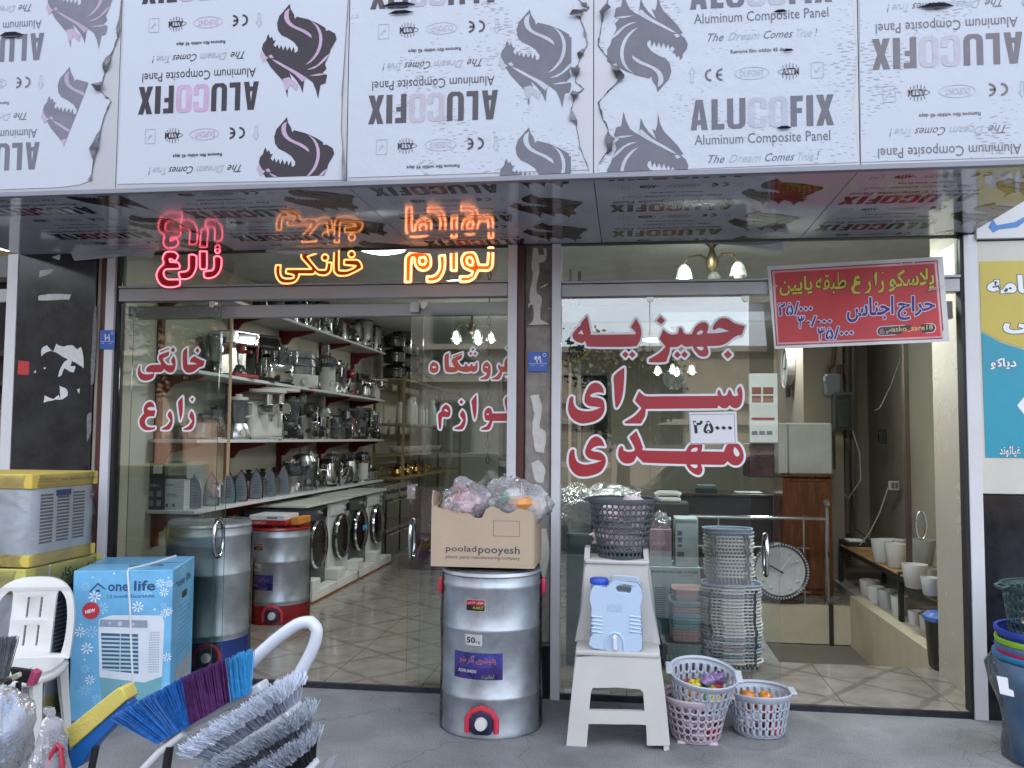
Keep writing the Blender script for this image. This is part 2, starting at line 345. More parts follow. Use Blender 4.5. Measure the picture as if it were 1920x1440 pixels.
def street_tree(x, y, h, rad, lab, sd):
    rnd = random.Random(sd); t = thing('street_tree', lab, 'tree', (x, y, 0)); tr = MB()
    tr.tube([(0, 0, -.1), (.05, 0, h*.25), (-.03, .05, h*.5), (.05, 0, h*.8)], [.16, .13, .1, .04], 8)
    cr = MB(); cl = []
    for i in range(26):
        a = rnd.uniform(0, 2*pi); q = rnd.random()**.5*rad; z = h*.45+rnd.random()*h*.5; sh = 1-abs(z/h-.68)*1.5
        c = Vector((cos(a)*q*sh, sin(a)*q*sh, z)); cl.append(c)
        if i % 2 == 0: tr.tube([(0, 0, h*(.3+.3*rnd.random())), c*.6+Vector((0, 0, h*.2)), c], [.05, .03, .01], 5)
        for j in range(110):
            d = Vector((rnd.gauss(0, 1), rnd.gauss(0, 1), rnd.gauss(0, .8)))*rad*.17; o = c+d
            u = Vector((rnd.gauss(0, 1), rnd.gauss(0, 1), rnd.gauss(0, 1))).normalized(); v = u.orthogonal().normalized(); s_ = rnd.uniform(.05, .1)
            cr.add([o-u*s_, o+v*s_*.5, o+u*s_, o-v*s_*.5], [(0, 1, 2, 3)], rnd.randrange(2))
    tr.build('trunk', M('bark', (.09, .065, .045), .9, bump=.5), t); cr.build('crown', leafm, t, smooth=0)
street_tree(at(330, 700, Y=12.6).x, -12.6, 4.9, 1.35, 'leafy street tree mirrored in the left glass panel', 3)
street_tree(at(1165, 700, Y=12.6).x, -12.6, 3.7, 1.2, 'smaller street tree mirrored in the middle of the right window', 5)
def parked_car(x, y, col, lab, rz=0):
    t = thing('parked_car', lab, 'car', (x, y, -.14), rz)
    pr = [(-2.1, .3), (-2.1, .75), (-1.9, .86), (-1.35, .92), (-.8, 1.38), (.55, 1.42), (1.25, .98), (2.0, .86), (2.12, .7), (2.12, .3)]
    b = MB(); k = len(pr)
    sec = [(-.82, .9), (-.86, 1), (.86, 1), (.82, .9)]
    vs = []
    for yy, sc in ((-.78, 0), (-.86, .02), (.86, .02), (.78, 0)):
        vs += [(px_, yy*(1-.16*max(0, (pz-.9)/.5)), pz) for px_, pz in pr]
    fs = [tuple(range(k-1, -1, -1)), tuple(3*k+i for i in range(k))]
    for j in range(3):
        for i in range(k): fs.append((j*k+i, j*k+(i+1) % k, (j+1)*k+(i+1) % k, (j+1)*k+i))
    b.add(vs, fs); b.build('body', M('carpaint_'+col, {'white': (.75, .75, .75), 'grey': (.2, .21, .23)}[col], .25, coat=1, var=.02), t)
    gl = MB()
    for sg in (-1, 1):
        Y = sg*.775
        o = Vector((0, Y, 0)); 
        for q in ([(-1.2, .95), (-.76, 1.33), (-.12, 1.36), (-.12, .95)], [(-.06, .95), (-.06, 1.36), (.5, 1.37), (1.05, .97)]):
            vv = [(a, sg*(.862*(1-.16*max(0, (z-.9)/.5))+.006), z) for a, z in q]; gl.add(vv, [(0, 1, 2, 3)])
    gl.add([(-1.3, -.7, .98), (-1.3, .7, .98), (-.85, .66, 1.37), (-.85, -.66, 1.37)], [(0, 1, 2, 3)]); gl.add([(1.2, -.7, 1.03), (1.2, .7, 1.03), (.62, .66, 1.41), (.62, -.66, 1.41)], [(0, 1, 2, 3)])
    gl.build('window', M('car_glass', (.01, .012, .014), .05), t)
    for wx in (-1.3, 1.32):
        for sg in (-1, 1):
            wl = MB().cyl((wx, sg*.66, .31), (wx, sg*.88, .31), .31, n=20).build('wheel', M('tyre', (.02, .02, .02), .8), t)
            MB().cyl((wx, sg*.875, .31), (wx, sg*.89, .31), .2, n=14).build('hubcap', M('hub', (.5, .5, .52), .3, 1), wl)
parked_car(at(870, 850, Y=7.6).x, -7.6, 'white', 'white car parked across the pavement mirrored in the open door glass')
parked_car(at(1230, 850, Y=7.6).x+1.2, -7.6, 'grey', 'dark grey car parked beside the white car in the street')

# ------------------------------------------------------------------ canopy clad in film-covered panels
FY, FZ0, SZ = -1.30, 2.675, 2.652
A_PX = [(-1), 222, 652, 1113, 1611]
XL = at(45, 448, Y=0).x; XR = at(1815, 447, Y=0).x
XB = [XL-.9]+[at(q, 200, Y=FY).x for q in A_PX[1:]]+[XR]
XB[0] = XL
K = .545/230
def arc_c(cx, cy, r, t, flip):   # half-ring letter of the conformity mark
    return ring(cx, cy, r, r, t, 14, pi/2, pi*1.5)
DRG = [(1033,12),(1040,45),(1062,80),(1068,108),(1080,95),(1150,115),(1215,145),(1262,175),(1268,195),(1285,190),(1325,215),(1335,250),(1300,310),(1290,345),(1265,400),(1275,430),(1250,455),(1280,470),(1270,520),(1240,528),(1226,612),(1212,560),(1190,510),(1140,470),(1128,572),(1112,530),(1085,490),(1040,440),(1065,505),(1045,492),(1035,530),(1032,597),(1018,530),(1000,490),(955,440),(920,400),(890,352),(905,345),(878,322),(862,285),(868,255),(888,232),(893,208),(903,195),(912,222),(925,212),(935,238),(950,236),(935,262),(950,280),(962,262),(972,292),(985,268),(998,302),(1012,272),(1024,305),(1040,278),(1050,312),(1066,282),(1072,322),(1090,312),(1092,290),(1068,255),(1030,228),(985,205),(962,175),(955,130),(968,85),(1000,50)]
DRW = [[(1005,60),(1000,95),(1015,130),(1050,160),(1110,190),(1150,215),(1178,235),(1170,210),(1130,180),(1075,155),(1040,125),(1028,85),(1033,40)],
 [(1165,125),(1200,160),(1222,210),(1225,270),(1205,330),(1170,375),(1140,400),(1175,385),(1220,340),(1243,280),(1242,215),(1215,160)],
 [(1150,430),(1215,405),(1260,360),(1297,335),(1265,380),(1200,425)], [(1165,470),(1230,458),(1278,462),(1232,470)],
 [(905,332),(925,325),(940,345),(918,347)], [(925,352),(960,380),(1010,412),(1075,455),(1125,505),(1150,480),(1090,440),(1020,400),(960,365)]]
DRP = [[(880,320),(862,290),(850,330),(868,352),(872,372),(895,352)], [(1000,480),(1040,470),(1100,520),(1090,560),(1050,520),(1020,560)]]
_k = 230/245/2.88
def dl(c): return [((848-x)*_k, (y-487)*_k) for x, y in c]
def unit_print():
    "one repeat of the film print, local units, reading way up"
    ink = []; hue = []; pale = []; red = []; 
    O = lambda u, c: [(u+x, y) for x, y in c]
    ink += [fill(O(0, [(0,0),(9,57),(22,57),(31,0),(20,0),(18.5,10),(12,10),(10.8,0)]), [O(0, [(13,19),(15.5,42),(17.8,19)])]),
      fill(O(38, [(0,0),(0,57),(11,57),(11,10),(23,10),(23,0)])), fill(O(66, [(0,57),(0,12),(2,5),(8,0),(25,0),(31,5),(33,12),(33,57),(22,57),(22,12),(20,8),(13,8),(11,12),(11,57)])),
      fill(O(179, [(0,0),(0,57),(22,57),(22,47),(11,47),(11,34),(20,34),(20,25),(11,25),(11,0)])), fill(O(207, [(0,0),(0,57),(12,57),(12,0)])),
      fill(O(224, [(0,0),(9.5,29),(.5,57),(12.5,57),(16,43),(19.5,57),(31,57),(22,29),(31,0),(19,0),(15.5,15),(12,0)]))]
    hue += [fill(O(104, [(33,36),(33,46),(31,53),(25,57),(8,57),(2,53),(0,46),(0,11),(2,4),(8,0),(25,0),(31,4),(33,11),(33,22),(22,22),(22,11),(20,8),(13,8),(11,11),(11,46),(13,49),(20,49),(22,46),(22,36)])),
      fill(O(141, [(33,46),(31,53),(25,57),(8,57),(2,53),(0,46),(0,11),(2,4),(8,0),(25,0),(31,4),(33,11)]), [O(141, [(22,46),(20,49),(13,49),(11,46),(11,11),(13,8),(20,8),(22,11)])])]
    ink.append(text('Aluminum Composite Panel', 7, -34, 241, 25))
    ink += [text('The', 32, -63, 29, 15, shear=.45), text('Comes', 133, -63, 52, 15, shear=.45), text('!', 224, -63, 4, 15, shear=.3)]
    pale += [text('Dream', 68, -63, 58, 15, shear=.45), text('True', 191, -63, 28, 15, shear=.45)]
    ink.append(text('Remove film within 45 days', 73, -90, 104, 9, bold=.025))
    ink += [ring(38, -127, 12, 12, 4, 14, pi/2, pi*1.5), ring(58, -127, 12, 12, 4, 14, pi/2, pi*1.5), rect(48, -129, 57, -125)]
    hue += [ring(111, -127, 31, 12, 1.1), text('DUPONT', 90, -133, 42, 12)]
    ink += [text('ASTM', 164, -134, 31, 14, bold=.03), ring(179, -127, 22, 6, 1.2, 20, .35*pi, 1.75*pi)]
    for q in range(-2, 3): ink.append(rect(178.5+q*6-.7, -127+7.5, 178.5+q*6+.7, -127+7.5+8*cos(q*.5))); ink.append(rect(178.5+q*6-.7, -127-7.5-8*cos(q*.5), 178.5+q*6+.7, -127-7.5))
    pale += [fill([(216, -142), (238, -142), (238, -112), (216, -112)], [[(217, -141), (237, -141), (237, -113), (217, -113)]]), fill([(222, -128), (226, -132), (233, -121), (231, -120), (226, -128), (224, -126)])]
    pale += [fill([(0, -140), (6, -140), (6, -122), (10, -122), (3, -110), (-4, -122), (0, -122)], [[(1, -139), (1, -121), (-2, -121), (3, -112), (8, -121), (5, -121), (5, -139)]])]
    drg = [fill(dl(DRG))]; st = [fill(smoothc(dl(c), 2)) for c in DRW]; pk = [fill(dl(c)) for c in DRP]
    return [joinvf(*q) if q else ([], []) for q in (ink, hue, pale, drg, st, pk)]
UNIT = unit_print()
def film_mat(name, col, dash=0, gloss=.6, coat=.05):
    m = M(name, col, gloss, var=.03, vs=3, coat=coat, bump=.12+.3*dash, bs=7 if not dash else 16)
    if dash:
        n, L, p = nodes(m); tc = n.new('ShaderNodeTexCoord'); mp = n.new('ShaderNodeMapping'); mp.inputs['Scale'].default_value = (26, 1, 105); L(tc.outputs['Object'], mp.inputs[0])
        vo = n.new('ShaderNodeTexVoronoi'); vo.inputs['Scale'].default_value = 1; vo.inputs['Randomness'].default_value = 1; L(mp.outputs[0], vo.inputs[0])
        no = n.new('ShaderNodeTexNoise'); no.inputs['Scale'].default_value = 3.2; no.inputs['Detail'].default_value = 2; L(tc.outputs['Object'], no.inputs[0])
        gt = n.new('ShaderNodeMapRange'); gt.inputs[1].default_value = .52-.12*dash; gt.inputs[2].default_value = .62; gt.inputs[3].default_value = 0; gt.inputs[4].default_value = .36; L(no.outputs[0], gt.inputs[0])
        lt = n.new('ShaderNodeMath'); lt.operation = 'LESS_THAN'; L(vo.outputs['Distance'], lt.inputs[0]); L(gt.outputs[0], lt.inputs[1])
        base = p.inputs['Base Color'].links[0].from_socket
        mx = n.new('ShaderNodeMix'); mx.data_type = 'RGBA'; mx.inputs[7].default_value = (.28, .29, .33, 1); L(lt.outputs[0], mx.inputs[0]); L(base, mx.inputs[6]); L(mx.outputs[2], p.inputs['Base Color'])
    return m
def ink_mat(nm, c, g=.6, coat=0): return M('ink_'+nm, c, g, var=.12, vs=9, coat=coat, spec=.2)
canopy = thing('shop_canopy', 'deep shop canopy clad in composite panels still under printed white film', 'canopy', ((XL+XR)/2, -.65, 2.65))
MB().box(XL+.01, XR-.01, FY+.03, -.012, SZ+.03, 4.0).build('core', M('canopy_core', (.1, .1, .11), .8), canopy, world=True)
MB().box(XL, XR, FY-.006, FY+.03, SZ, FZ0, .002).build('edge_trim', M('trim_grey', (.2, .21, .25), .4), canopy, world=True)
alu = M('panel_face', (.36, .37, .4), .4, .2, var=.05)
def px2(c, Y): return [at(x, y, Y=Y) for x, y in c]
# per panel: film outline in photo pixels (top is carried on above the frame), text anchor (right end of baseline when upside down / left end when upright)
FILMS = [
 dict(ol=[(-40,-60),(231,-60),(231,0),(222,70),(208,104),(194,146),(187,170),(208,189),(194,222),(180,278),(170,338),(150,346),(115,351),(-40,357)], torn=(2,10), anchor=(84,62), up=0, per=1, cols=((.15,.15,.19),(.36,.3,.39),(.37,.38,.44),(.17,.17,.215)), dash=0),
 dict(ol=[(233,-60),(653,-60),(653,0),(642,174),(640,243),(653,337),(219,345),(226,208),(233,0)], torn=(2,5), anchor=(486,153), up=0, per=1, cols=((.045,.04,.052),(.42,.3,.42),(.34,.35,.4),(.045,.04,.05)), dash=0),
 dict(ol=[(657,-60),(1084,-60),(1084,0),(1105,14),(1083,28),(1095,52),(1102,83),(1088,104),(1083,128),(1079,153),(1095,167),(1081,174),(1071,205),(1081,236),(1088,278),(1104,318),(652,333),(652,170),(657,0)], torn=(2,15), anchor=(934,169), up=0, per=1, cols=((.085,.08,.095),(.39,.37,.44),(.35,.37,.42),(.145,.147,.18)), dash=.6),
 dict(ol=[(1140,-60),(1595,-60),(1595,0),(1607,104),(1598,201),(1610,304),(1121,325),(1123,305),(1142,281),(1140,243),(1130,222),(1121,191),(1164,149),(1143,115),(1121,83),(1124,69),(1130,31),(1140,0)], torn=(7,17), anchor=(1295,245), up=1, per=1, cols=((.14,.14,.175),(.37,.395,.46),(.37,.39,.45),(.145,.147,.18)), dash=1),
 dict(ol=[(1612,-60),(2040,-60),(2040,290),(1612,304)], torn=None, anchor=(1916,60), up=0, per=1, cols=((.165,.155,.175),(.41,.41,.48),(.37,.39,.45),(.145,.147,.18)), dash=.25)]
white_film = [film_mat('film_%d' % int(q*100), (.43, .465, .535), q) for q in (0, .25, .6, 1)]
fm = {0: white_film[0], .25: white_film[1], .6: white_film[2], 1: white_film[3]}
for i, F_ in enumerate(FILMS):
    pn = MB().box(XB[i]+.002, XB[i+1]-.002, FY, FY+.028, FZ0, 4.0).build('fascia_panel', alu, canopy, world=True)
    ol = px2(F_['ol'], FY-.003); ol = [Vector((min(max(q.x, XB[i]+.003), XB[i+1]-.003), q.y, 4.0 if F_['ol'][j][1] < -50 else max(q.z, FZ0+.002))) for j, q in enumerate(ol)]
    X = MB(); loops = [[Vector((q.x, q.z, 0)) for q in ol]]
    # film as a fine grid so that its border can lift off the board
    tri = geometry.tessellate_polygon(loops); X.add(ol, [tuple(t) for t in tri])
    X.build('film', fm[F_['dash']], pn, world=True)
    up = F_['up']; an = at(*F_['anchor'], Y=FY); c = F_['cols']
    sg = 1 if up else -1
    names = ['lettering', 'tinted_lettering', 'faint_lettering', 'emblem', 'emblem_stripe', 'emblem_tint']
    tinted = c[1]
    mats = [ink_mat('ink%d' % i, c[0]), ink_mat('hue%d' % i, c[1]), ink_mat('pale%d' % i, c[2]), ink_mat('drg%d' % i, c[3]), ink_mat('str%d' % i, tinted if i < 2 else (.41, .44, .51)), ink_mat('pnk%d' % i, (.4, .32, .42) if i < 2 else (.37, .39, .45))]
    B = MB()
    for r in (-1, 0, 1, 2):
        for q in range(6):
            if (i == 3) and q == 5: continue
            off = Vector((0, 0, sg*r*.545)) if True else 0
            eps = .0045+(.0008 if q in (4,) else .0004 if q == 5 else 0)
            B.flat(UNIT[q], (Vector((an.x, FY-eps, an.z))-Vector((0, 0, sg*r*.545)), Vector((sg*K, 0, 0)), Vector((0, 0, sg*K))), q)
    B.clip((0, 0, FZ0+(.03 if i == 1 else .004)), (0, 0, -1)).clip((0, 0, 3.98), (0, 0, 1)).clip((XB[i]+.006, 0, 0), (-1, 0, 0)).clip((XB[i+1]-.006, 0, 0), (1, 0, 0))
    if F_['torn']:      # keep the print inside the torn border (coarse: cut at the mean border line)
        a, b = F_['torn']; xs = [ol[j].x for j in range(a, b+1)]
        if i in (0, 1, 2): B.clip((min(xs) if i != 0 else max(xs)-.02, 0, 0), (1, 0, 0)) if i else B.clip(tuple(ol[2]), (1, 0, -.38))
        else: B.clip((max(xs)-.06, 0, 0), (-1, 0, 0))
    B.build('print', mats, pn, world=True, smooth=0)
    if F_['torn']:      # curled, lifted border of the film
        a, b = F_['torn']; rnd = random.Random(i); C = MB(); bs = []
        inw = -1 if i != 3 else 1
        pts = []
        for j in range(a, b):
            for k in range(5):
                t = k/5; pts.append(ol[j].lerp(ol[j+1], t))
        pts.append(ol[b]); vs = []
        f1, f2 = rnd.uniform(5, 8), rnd.uniform(0, 6)
        for jj_, q in enumerate(pts):
            am_ = max(.08, sin(jj_*f1/9+f2)*.6+sin(jj_*.31+f2*2)*.4)*(.45 if i == 1 else 1); h = rnd.uniform(.012, .042)*am_; wd = rnd.uniform(.012, .055)*am_
            vs += [q+Vector((inw*.002, -.001, 0)), q+Vector((-inw*wd*.4, -h*.6, rnd.uniform(-.006, .006))), q+Vector((inw*wd*.7, -h, rnd.uniform(-.01, .01)))]
        fs = []
        for j in range(len(pts)-1): fs += [(3*j, 3*j+1, 3*j+4, 3*j+3), (3*j+1, 3*j+2, 3*j+5, 3*j+4)]
        C.add(vs, fs); C.build('torn_film_edge', M('film_back', (.1, .1, .12), .35, .2, var=.7, vs=18, bump=.4, bs=25), pn, world=True, smooth=60)
# small rips where the film has burst
for (x, y, wd, ht) in ((748, 10, 74, 9), (752, 24, 56, 6), (22, 66, 60, 10), (1755, 12, 66, 9), (1470, 240, 30, 5), (1463, 22, 28, 4), (1478, 95, 22, 3)):
    o = at(x, y, Y=FY-.008); s_ = K*230/245*wd/2; hh = K*ht/2
    RP = MB().add([o+Vector((-s_, 0, 0)), o+Vector((-s_*.4, -.012, hh)), o+Vector((s_*.4, -.012, hh)), o+Vector((s_, 0, 0)), o+Vector((s_*.35, -.004, -hh)), o+Vector((-s_*.4, -.004, -hh))], [(0, 1, 2, 3), (0, 3, 4, 5)]); RP.build('film_rip', M('rip_dark', (.03, .03, .05), .4), canopy, world=True)

# soffit
sof_film = M('soffit_film', (.44, .47, .56), .1, var=.06, vs=3, coat=.2, bump=.02, bs=5)
sof_ink = [M('sink', (.015, .015, .02), .1, var=.1, coat=.2), M('shue', (.2, .02, .025), .1, var=.1, coat=.2), M('spale', (.2, .2, .22), .1, coat=.2), M('sdrg', (.03, .012, .014), .1, var=.5, coat=.2), M('sstr', (.05, .02, .02), .1, coat=.2), M('spnk', (.1, .015, .018), .1, coat=.2)]
anch = [(160, 389), (552, 393), (960, 404), (1378, 380), (1836, 364)]
for i in range(5):
    a, b = XB[i]+.002, XB[i+1]-.002
    pn = MB().box(a, b, FY+.032, -.014, SZ+.006, SZ+.028).build('soffit_panel', alu, canopy, world=True)
    G = MB(); nx, ny = 14, 10; rnd = random.Random(i+40); vs = []
    for iy in range(ny+1):
        for ix in range(nx+1):
            vs.append((a+(b-a)*ix/nx, FY+.032+(1.3-.032-.016)*iy/ny, SZ+.005))
    G.add(vs, [(r*(nx+1)+k, (r+1)*(nx+1)+k, (r+1)*(nx+1)+k+1, r*(nx+1)+k+1) for r in range(ny) for k in range(nx)])
    G.build('film', sof_film, pn, world=True)
    an = at(*anch[i], Z=SZ); B = MB()
    for r in (-2, -1, 0, 1, 2):
        for q in (0, 1, 2, 3, 4):
            B.flat(UNIT[q], (Vector((an.x, an.y+r*.545, SZ+.0035-(.0008 if q == 4 else 0))), Vector((-K, 0, 0)), Vector((0, K, 0))), q)
    B.clip((0, FY+.036, 0), (0, -1, 0)).clip((0, -.018, 0), (0, 1, 0)).clip((a+.002, 0, 0), (-1, 0, 0)).clip((b-.002, 0, 0), (1, 0, 0))
    B.build('print', sof_ink, pn, world=True, smooth=0)
# loose film tongues hanging from the back of the soffit
def tongue(pts, Y, print_=None):
    q = px2(pts, Y); m_ = len(q)
    X = MB(); c = sum((Vector(v) for v in q), Vector())/m_; c.y -= .02
    X.add(q+[c], [(i, (i+1) % m_, m_) for i in range(m_)])
    return X.build('loose_film', film_mat('tongue_film', (.45, .46, .5), 0, .12, .8), canopy, world=True)
tongue([(128,466),(292,468),(286,484),(240,480),(140,489)], -.05)
tongue([(1310,455),(1480,452),(1474,468),(1455,470),(1400,462)], -.06)
tongue([(500,468),(640,466),(630,473),(560,477),(498,473)], -.13)
tongue([(757,466),(930,466),(944,474),(900,470),(850,475),(800,476),(770,473)], -.13)
# ------------------------------------------------------------------ walls, pillars
X0 = lambda q, y=700: at(q, y, Y=0).x
plaster = M('inner_plaster', (.52, .49, .42), .75, var=.06, vs=2)
beige = M('beige_wall', (.52, .47, .39), .6, var=.06, vs=2)
CEIL = 2.95
def wall(name, lab, mat, *boxes, **kw):
    b = MB()
    for q in boxes: b.box(*q)
    return tag(b.build(name, mat), lab, 'wall', **kw)
wall('side_wall', 'cream left wall of the appliance shop behind the shelves', plaster, (-3.62, -3.5, .0, 10.5, -.1, CEIL))
wall('back_wall', 'cream rear wall at the far end of the appliance shop', plaster, (-3.62, 3.3, 10.5, 10.62, -.1, CEIL))
wall('side_wall', 'beige right wall of the homeware shop behind the white pots', beige, (2.72, 2.84, .66, 10.5, -1.7, CEIL), (2.06, 2.72, .66, .775, -.1, CEIL))
wall('return_wall', 'beige tiled return wall just inside the right door', M('return_tile', (.44, .4, .35), .25, var=.04, vs=2), (1.955, 2.05, .09, .78, FZ, CEIL))
tag(MB().box(-3.62, 3.3, -.012, 10.62, CEIL, CEIL+.1).build('ceiling', M('ceiling_white', (.6, .6, .57), .8)), kind='structure')
wall('upper_wall', 'dark wall above the shop windows hidden by the canopy', M('canopy_core', (.1, .1, .11)), (-3.62, 2.0, -.01, .09, 2.66, CEIL))
t = tag(MB().box(-9, 9, -.01, 10.6, CEIL+.11, 11).build('shading_storeys', M('brick_upper', (.35, .25, .18), .9)), 'unseen upper storeys added above the canopy to shade the front', 'building')  # unseen mass added to keep direct sun off the front
# stairwell walls and beam
stw = M('stair_plaster', (.5, .44, .33), .7, var=.12, vs=4, bump=.2, bs=20)
wall('stairwell_wall', 'stained cream side wall of the stairwell under the pot shelves', stw, (HX1, HX1+.1, HY0, HY1, -1.7, .13))
wall('stairwell_wall', 'left side wall of the stairwell below the display floor', stw, (HX0-.1, HX0, HY0, HY1, -1.7, -.125))
wall('stair_beam', 'cream beam edge under the railing at the far side of the stairwell', stw, (HX0-.1, HX1, HY1, HY1+.046, -.3, FZ))
tag(MB().box(HX1+.1, 2.72, 1.06, 6, -.1, .1).build('pot_ledge', M('ledge_tile', (.3, .28, .25), .5)), 'tiled ledge under the pot shelves beside the stairwell', 'ledge')
# left black tiled pillar
PXA, PXB = X0(42, 470), at(183, 600, Y=0).x
t = thing('black_pillar', 'black polished stone pillar with torn poster scraps left of the shop', 'pillar', ((PXA+PXB)/2, 0, 0))
MB().box(PXA+.002, PXB, -.03, .3, 0, 2.66, .004).build('stone_face', M('black_granite', (.016, .017, .022), .13, var=.7, vs=5, spec=.5), t, world=True)
def scraps(name, polys, off, mat, parent, Yp):
    for c in polys:
        rnd = random.Random(len(c)+int(c[0][0])); q = [(x+rnd.uniform(-1, 1)*off, y+rnd.uniform(-1, 1)*off) for x, y in smoothc(c, 4)]
        b = MB(); b.flat(fill([(at(x, y, Y=Yp).x, at(x, y, Y=Yp).z) for x, y in q]), frame((0, Yp, 0), (1, 0, 0), (0, 0, 1))); b.build(name, mat, parent, world=True, smooth=0)
pap = M('torn_paper', (.62, .63, .65), .8, var=.12, vs=30)
sc = lambda L, ox=0, oy=420, k=3: [[(ox+x/k, oy+y/k) for x, y in c] for c in L]
scraps('torn_paper', sc([[(232,745),(235,700),(265,683),(285,705),(300,720),(315,672),(350,690),(400,680),(435,705),(455,690),(468,740),(470,810),(440,790),(405,770),(395,800),(425,800),(415,835),(395,830),(360,810),(345,850),(325,860),(345,800),(380,760),(350,745),(300,715),(262,720)],
   [(245,1005),(250,965),(300,985),(330,960),(340,985),(335,910),(375,930),(380,965),(350,985),(300,990)], [(220,300),(225,260),(310,252),(280,280)], [(292,185),(340,170),(335,205)], [(215,405),(270,395),(400,395),(390,425),(215,430)], [(190,835),(200,820),(202,838)], [(432,930),(448,925),(446,955)], [(242,810),(258,806),(255,816)]]), .5, pap, t, -.0305)
scraps('scuff', sc([[(530,480),(545,470),(540,700),(525,900),(508,905),(515,700)], [(490,1080),(515,1060),(512,1160),(488,1240)]]), .8, M('scuff', (.16, .16, .17), .7, var=.4, vs=40), t, -.0305)
scraps('red_sticker', [[(34,676),(55,678),(54,703),(33,702)]], 0, M('sticker_red', (.45, .03, .03), .5, var=.2, vs=60), t, -.031)
# narrow strips
def strip(name, lab, x0, x1, mat, y0=-.02, y1=.2, z0=0, z1=2.655, cat='trim'):
    return tag(MB().box(x0, x1, y0, y1, z0, z1, .002).build(name, mat), lab, cat)
maroon = M('maroon_steel', (.07, .018, .014), .4, var=.3, vs=4)
white_al = M('white_frame', (.6, .6, .63), .4, var=.06, vs=3)
grey_al = M('grey_frame', (.34, .34, .35), .4, .3, var=.06, vs=3)
xs = [at(a, 600, Y=0).x for a in (184, 190, 201)]
strip('cream_trim', 'narrow cream stone edge right of the black pillar', xs[0], xs[1]-.002, M('cream_edge', (.3, .26, .22), .7, var=.2), y0=-.015)
strip('maroon_post', 'maroon steel post between the black pillar and the left white jamb', xs[1], -3.276, maroon, y0=-.008)
strip('maroon_post', 'maroon steel post left of the bare brick pillar', -.644, -.602, maroon, y0=-.008)
# bare pillar in the middle
t = thing('brick_pillar', 'bare masonry pillar with white plaster runs between the two shopfronts', 'pillar', (-.52, 0, 0))
br = M('bare_masonry', (.17, .155, .14), .9, var=.45, vs=9, bump=.9, bs=26)
MB().box(-.6, -.44, .02, .3, 0, 2.655).build('masonry', br, t, world=True)
MB().box(-.597, -.443, .0, .02, at(1000, 1205, Y=0).z, at(1000, 612, Y=0).z, .008).build('render_coat', M('render_grey', (.24, .22, .2), .9, var=.3, vs=10, bump=.8, bs=30), t, world=True)
MB().box(-.6, -.442, -.006, .02, .0, at(1000, 1212, Y=0).z, .003).build('base_tile', M('black_granite', (.02, .02, .026)), t, world=True)
z3 = lambda L: [[(930+x/7.2, 460+y/7.2) for x, y in c] for c in L]
plw = M('plaster_white', (.55, .54, .51), .85, var=.12, vs=25, bump=.5, bs=40)
scraps('plaster_patch', z3([[(505,32),(560,35),(575,130),(640,130),(690,170),(640,222),(575,240),(585,350),(552,520),(550,640),(610,690),(620,760),(603,830),(600,1000),(735,1068),(520,1075),(440,1075),(505,1000),(500,820),(470,800),(440,840),(430,800),(460,770),(450,700),(460,610),(500,400),(480,270)], [(590,575),(640,540),(700,515),(690,535),(630,568)], [(690,845),(745,850),(720,858)], [(640,40),(680,40),(690,140),(650,150)]]), .4, plw, t, .0185)
scraps('plaster_patch', [[(994,742),(1010,740),(1016,770),(1012,800),(1024,812),(1020,850),(1004,846),(998,800),(1002,775)], [(996,868),(1010,862),(1022,880),(1018,905),(1004,900)], [(1012,1000),(1024,990),(1030,1040),(1020,1090),(1012,1060)], [(1004,930),(1016,925),(1020,960),(1008,965)], [(1008,1120),(1018,1110),(1014,1180),(1006,1170)]], .9, plw, t, -.0006)
# ------------------------------------------------------------------ number plates
blue = M('plate_blue', (.02, .09, .42), .35, var=.25, vs=9, coat=.3); wht = M('print_white', (.78, .8, .82), .5, var=.03)
def plate(lab, x0, y0, x1, y1, Yp, num):
    a, b = at(x0, y1, Y=Yp), at(x1, y0, Y=Yp); t = thing('number_plate', lab, 'number plate', ((a.x+b.x)/2, Yp, a.z)); W, H_ = b.x-a.x, b.z-a.z
    MB().box(-W/2, W/2, -.004, 0, 0, H_, .0015).build('plate', blue, t)
    d = MB(); fr = frame((-W/2, -.0046, 0), (1, 0, 0), (0, 0, 1))
    for v in (text(num, W*.32, H_*.45, W*.36, H_*.34, bold=.03), rect(W*.03, H_*.4, W*.97, H_*.415), text(fa('پلاک'), W*.12, H_*.27, W*.2, H_*.08) , text(fa('کوچه'), W*.6, H_*.27, W*.22, H_*.08), ring(W*.84, H_*.85, W*.09, W*.09, W*.02, 12)): d.flat(v, fr)
    d.build('lettering', wht, t, smooth=0)
plate('blue house number plate on the bare masonry pillar', 990, 660, 1027, 697, -.008, '۹۹')
plate('blue house number plate on the white jamb beside the black pillar', 187, 619, 216, 655, -.034, '۱۰۱')
# ------------------------------------------------------------------ shopfronts
glass = glassy('window_glass', (.95, .975, .965), 1.62); glass_hi = glassy('bright_window_glass', (.96, .98, .97), 1.95); glass_edge = M('glass_edge', (.03, .09, .075), .1, coat=.5)
def pane(parent, x0, x1, y0, z0, z1, name='glass_panel', th=.008, gm=None):
    b = MB(); b.box(x0, x1, y0, y0+th, z0, z1)
    o = b.build(name, [gm or glass, glass_edge], parent, world=True)
    for p_ in o.data.polygons:
        if abs(p_.normal.x) > .9: p_.material_index = 1
    return o
def clip_(parent, px_, py_, Yp):
    o = at(px_, py_, Y=Yp); MB().cyl((o.x, Yp-.012, o.z), (o.x, Yp+.02, o.z), .018, n=16).box(o.x-.02, o.x+.02, Yp-.01, Yp+.02, o.z, o.z+.025).build('glass_clip', M('clip_metal', (.5, .48, .46), .35, .6), parent, world=True)
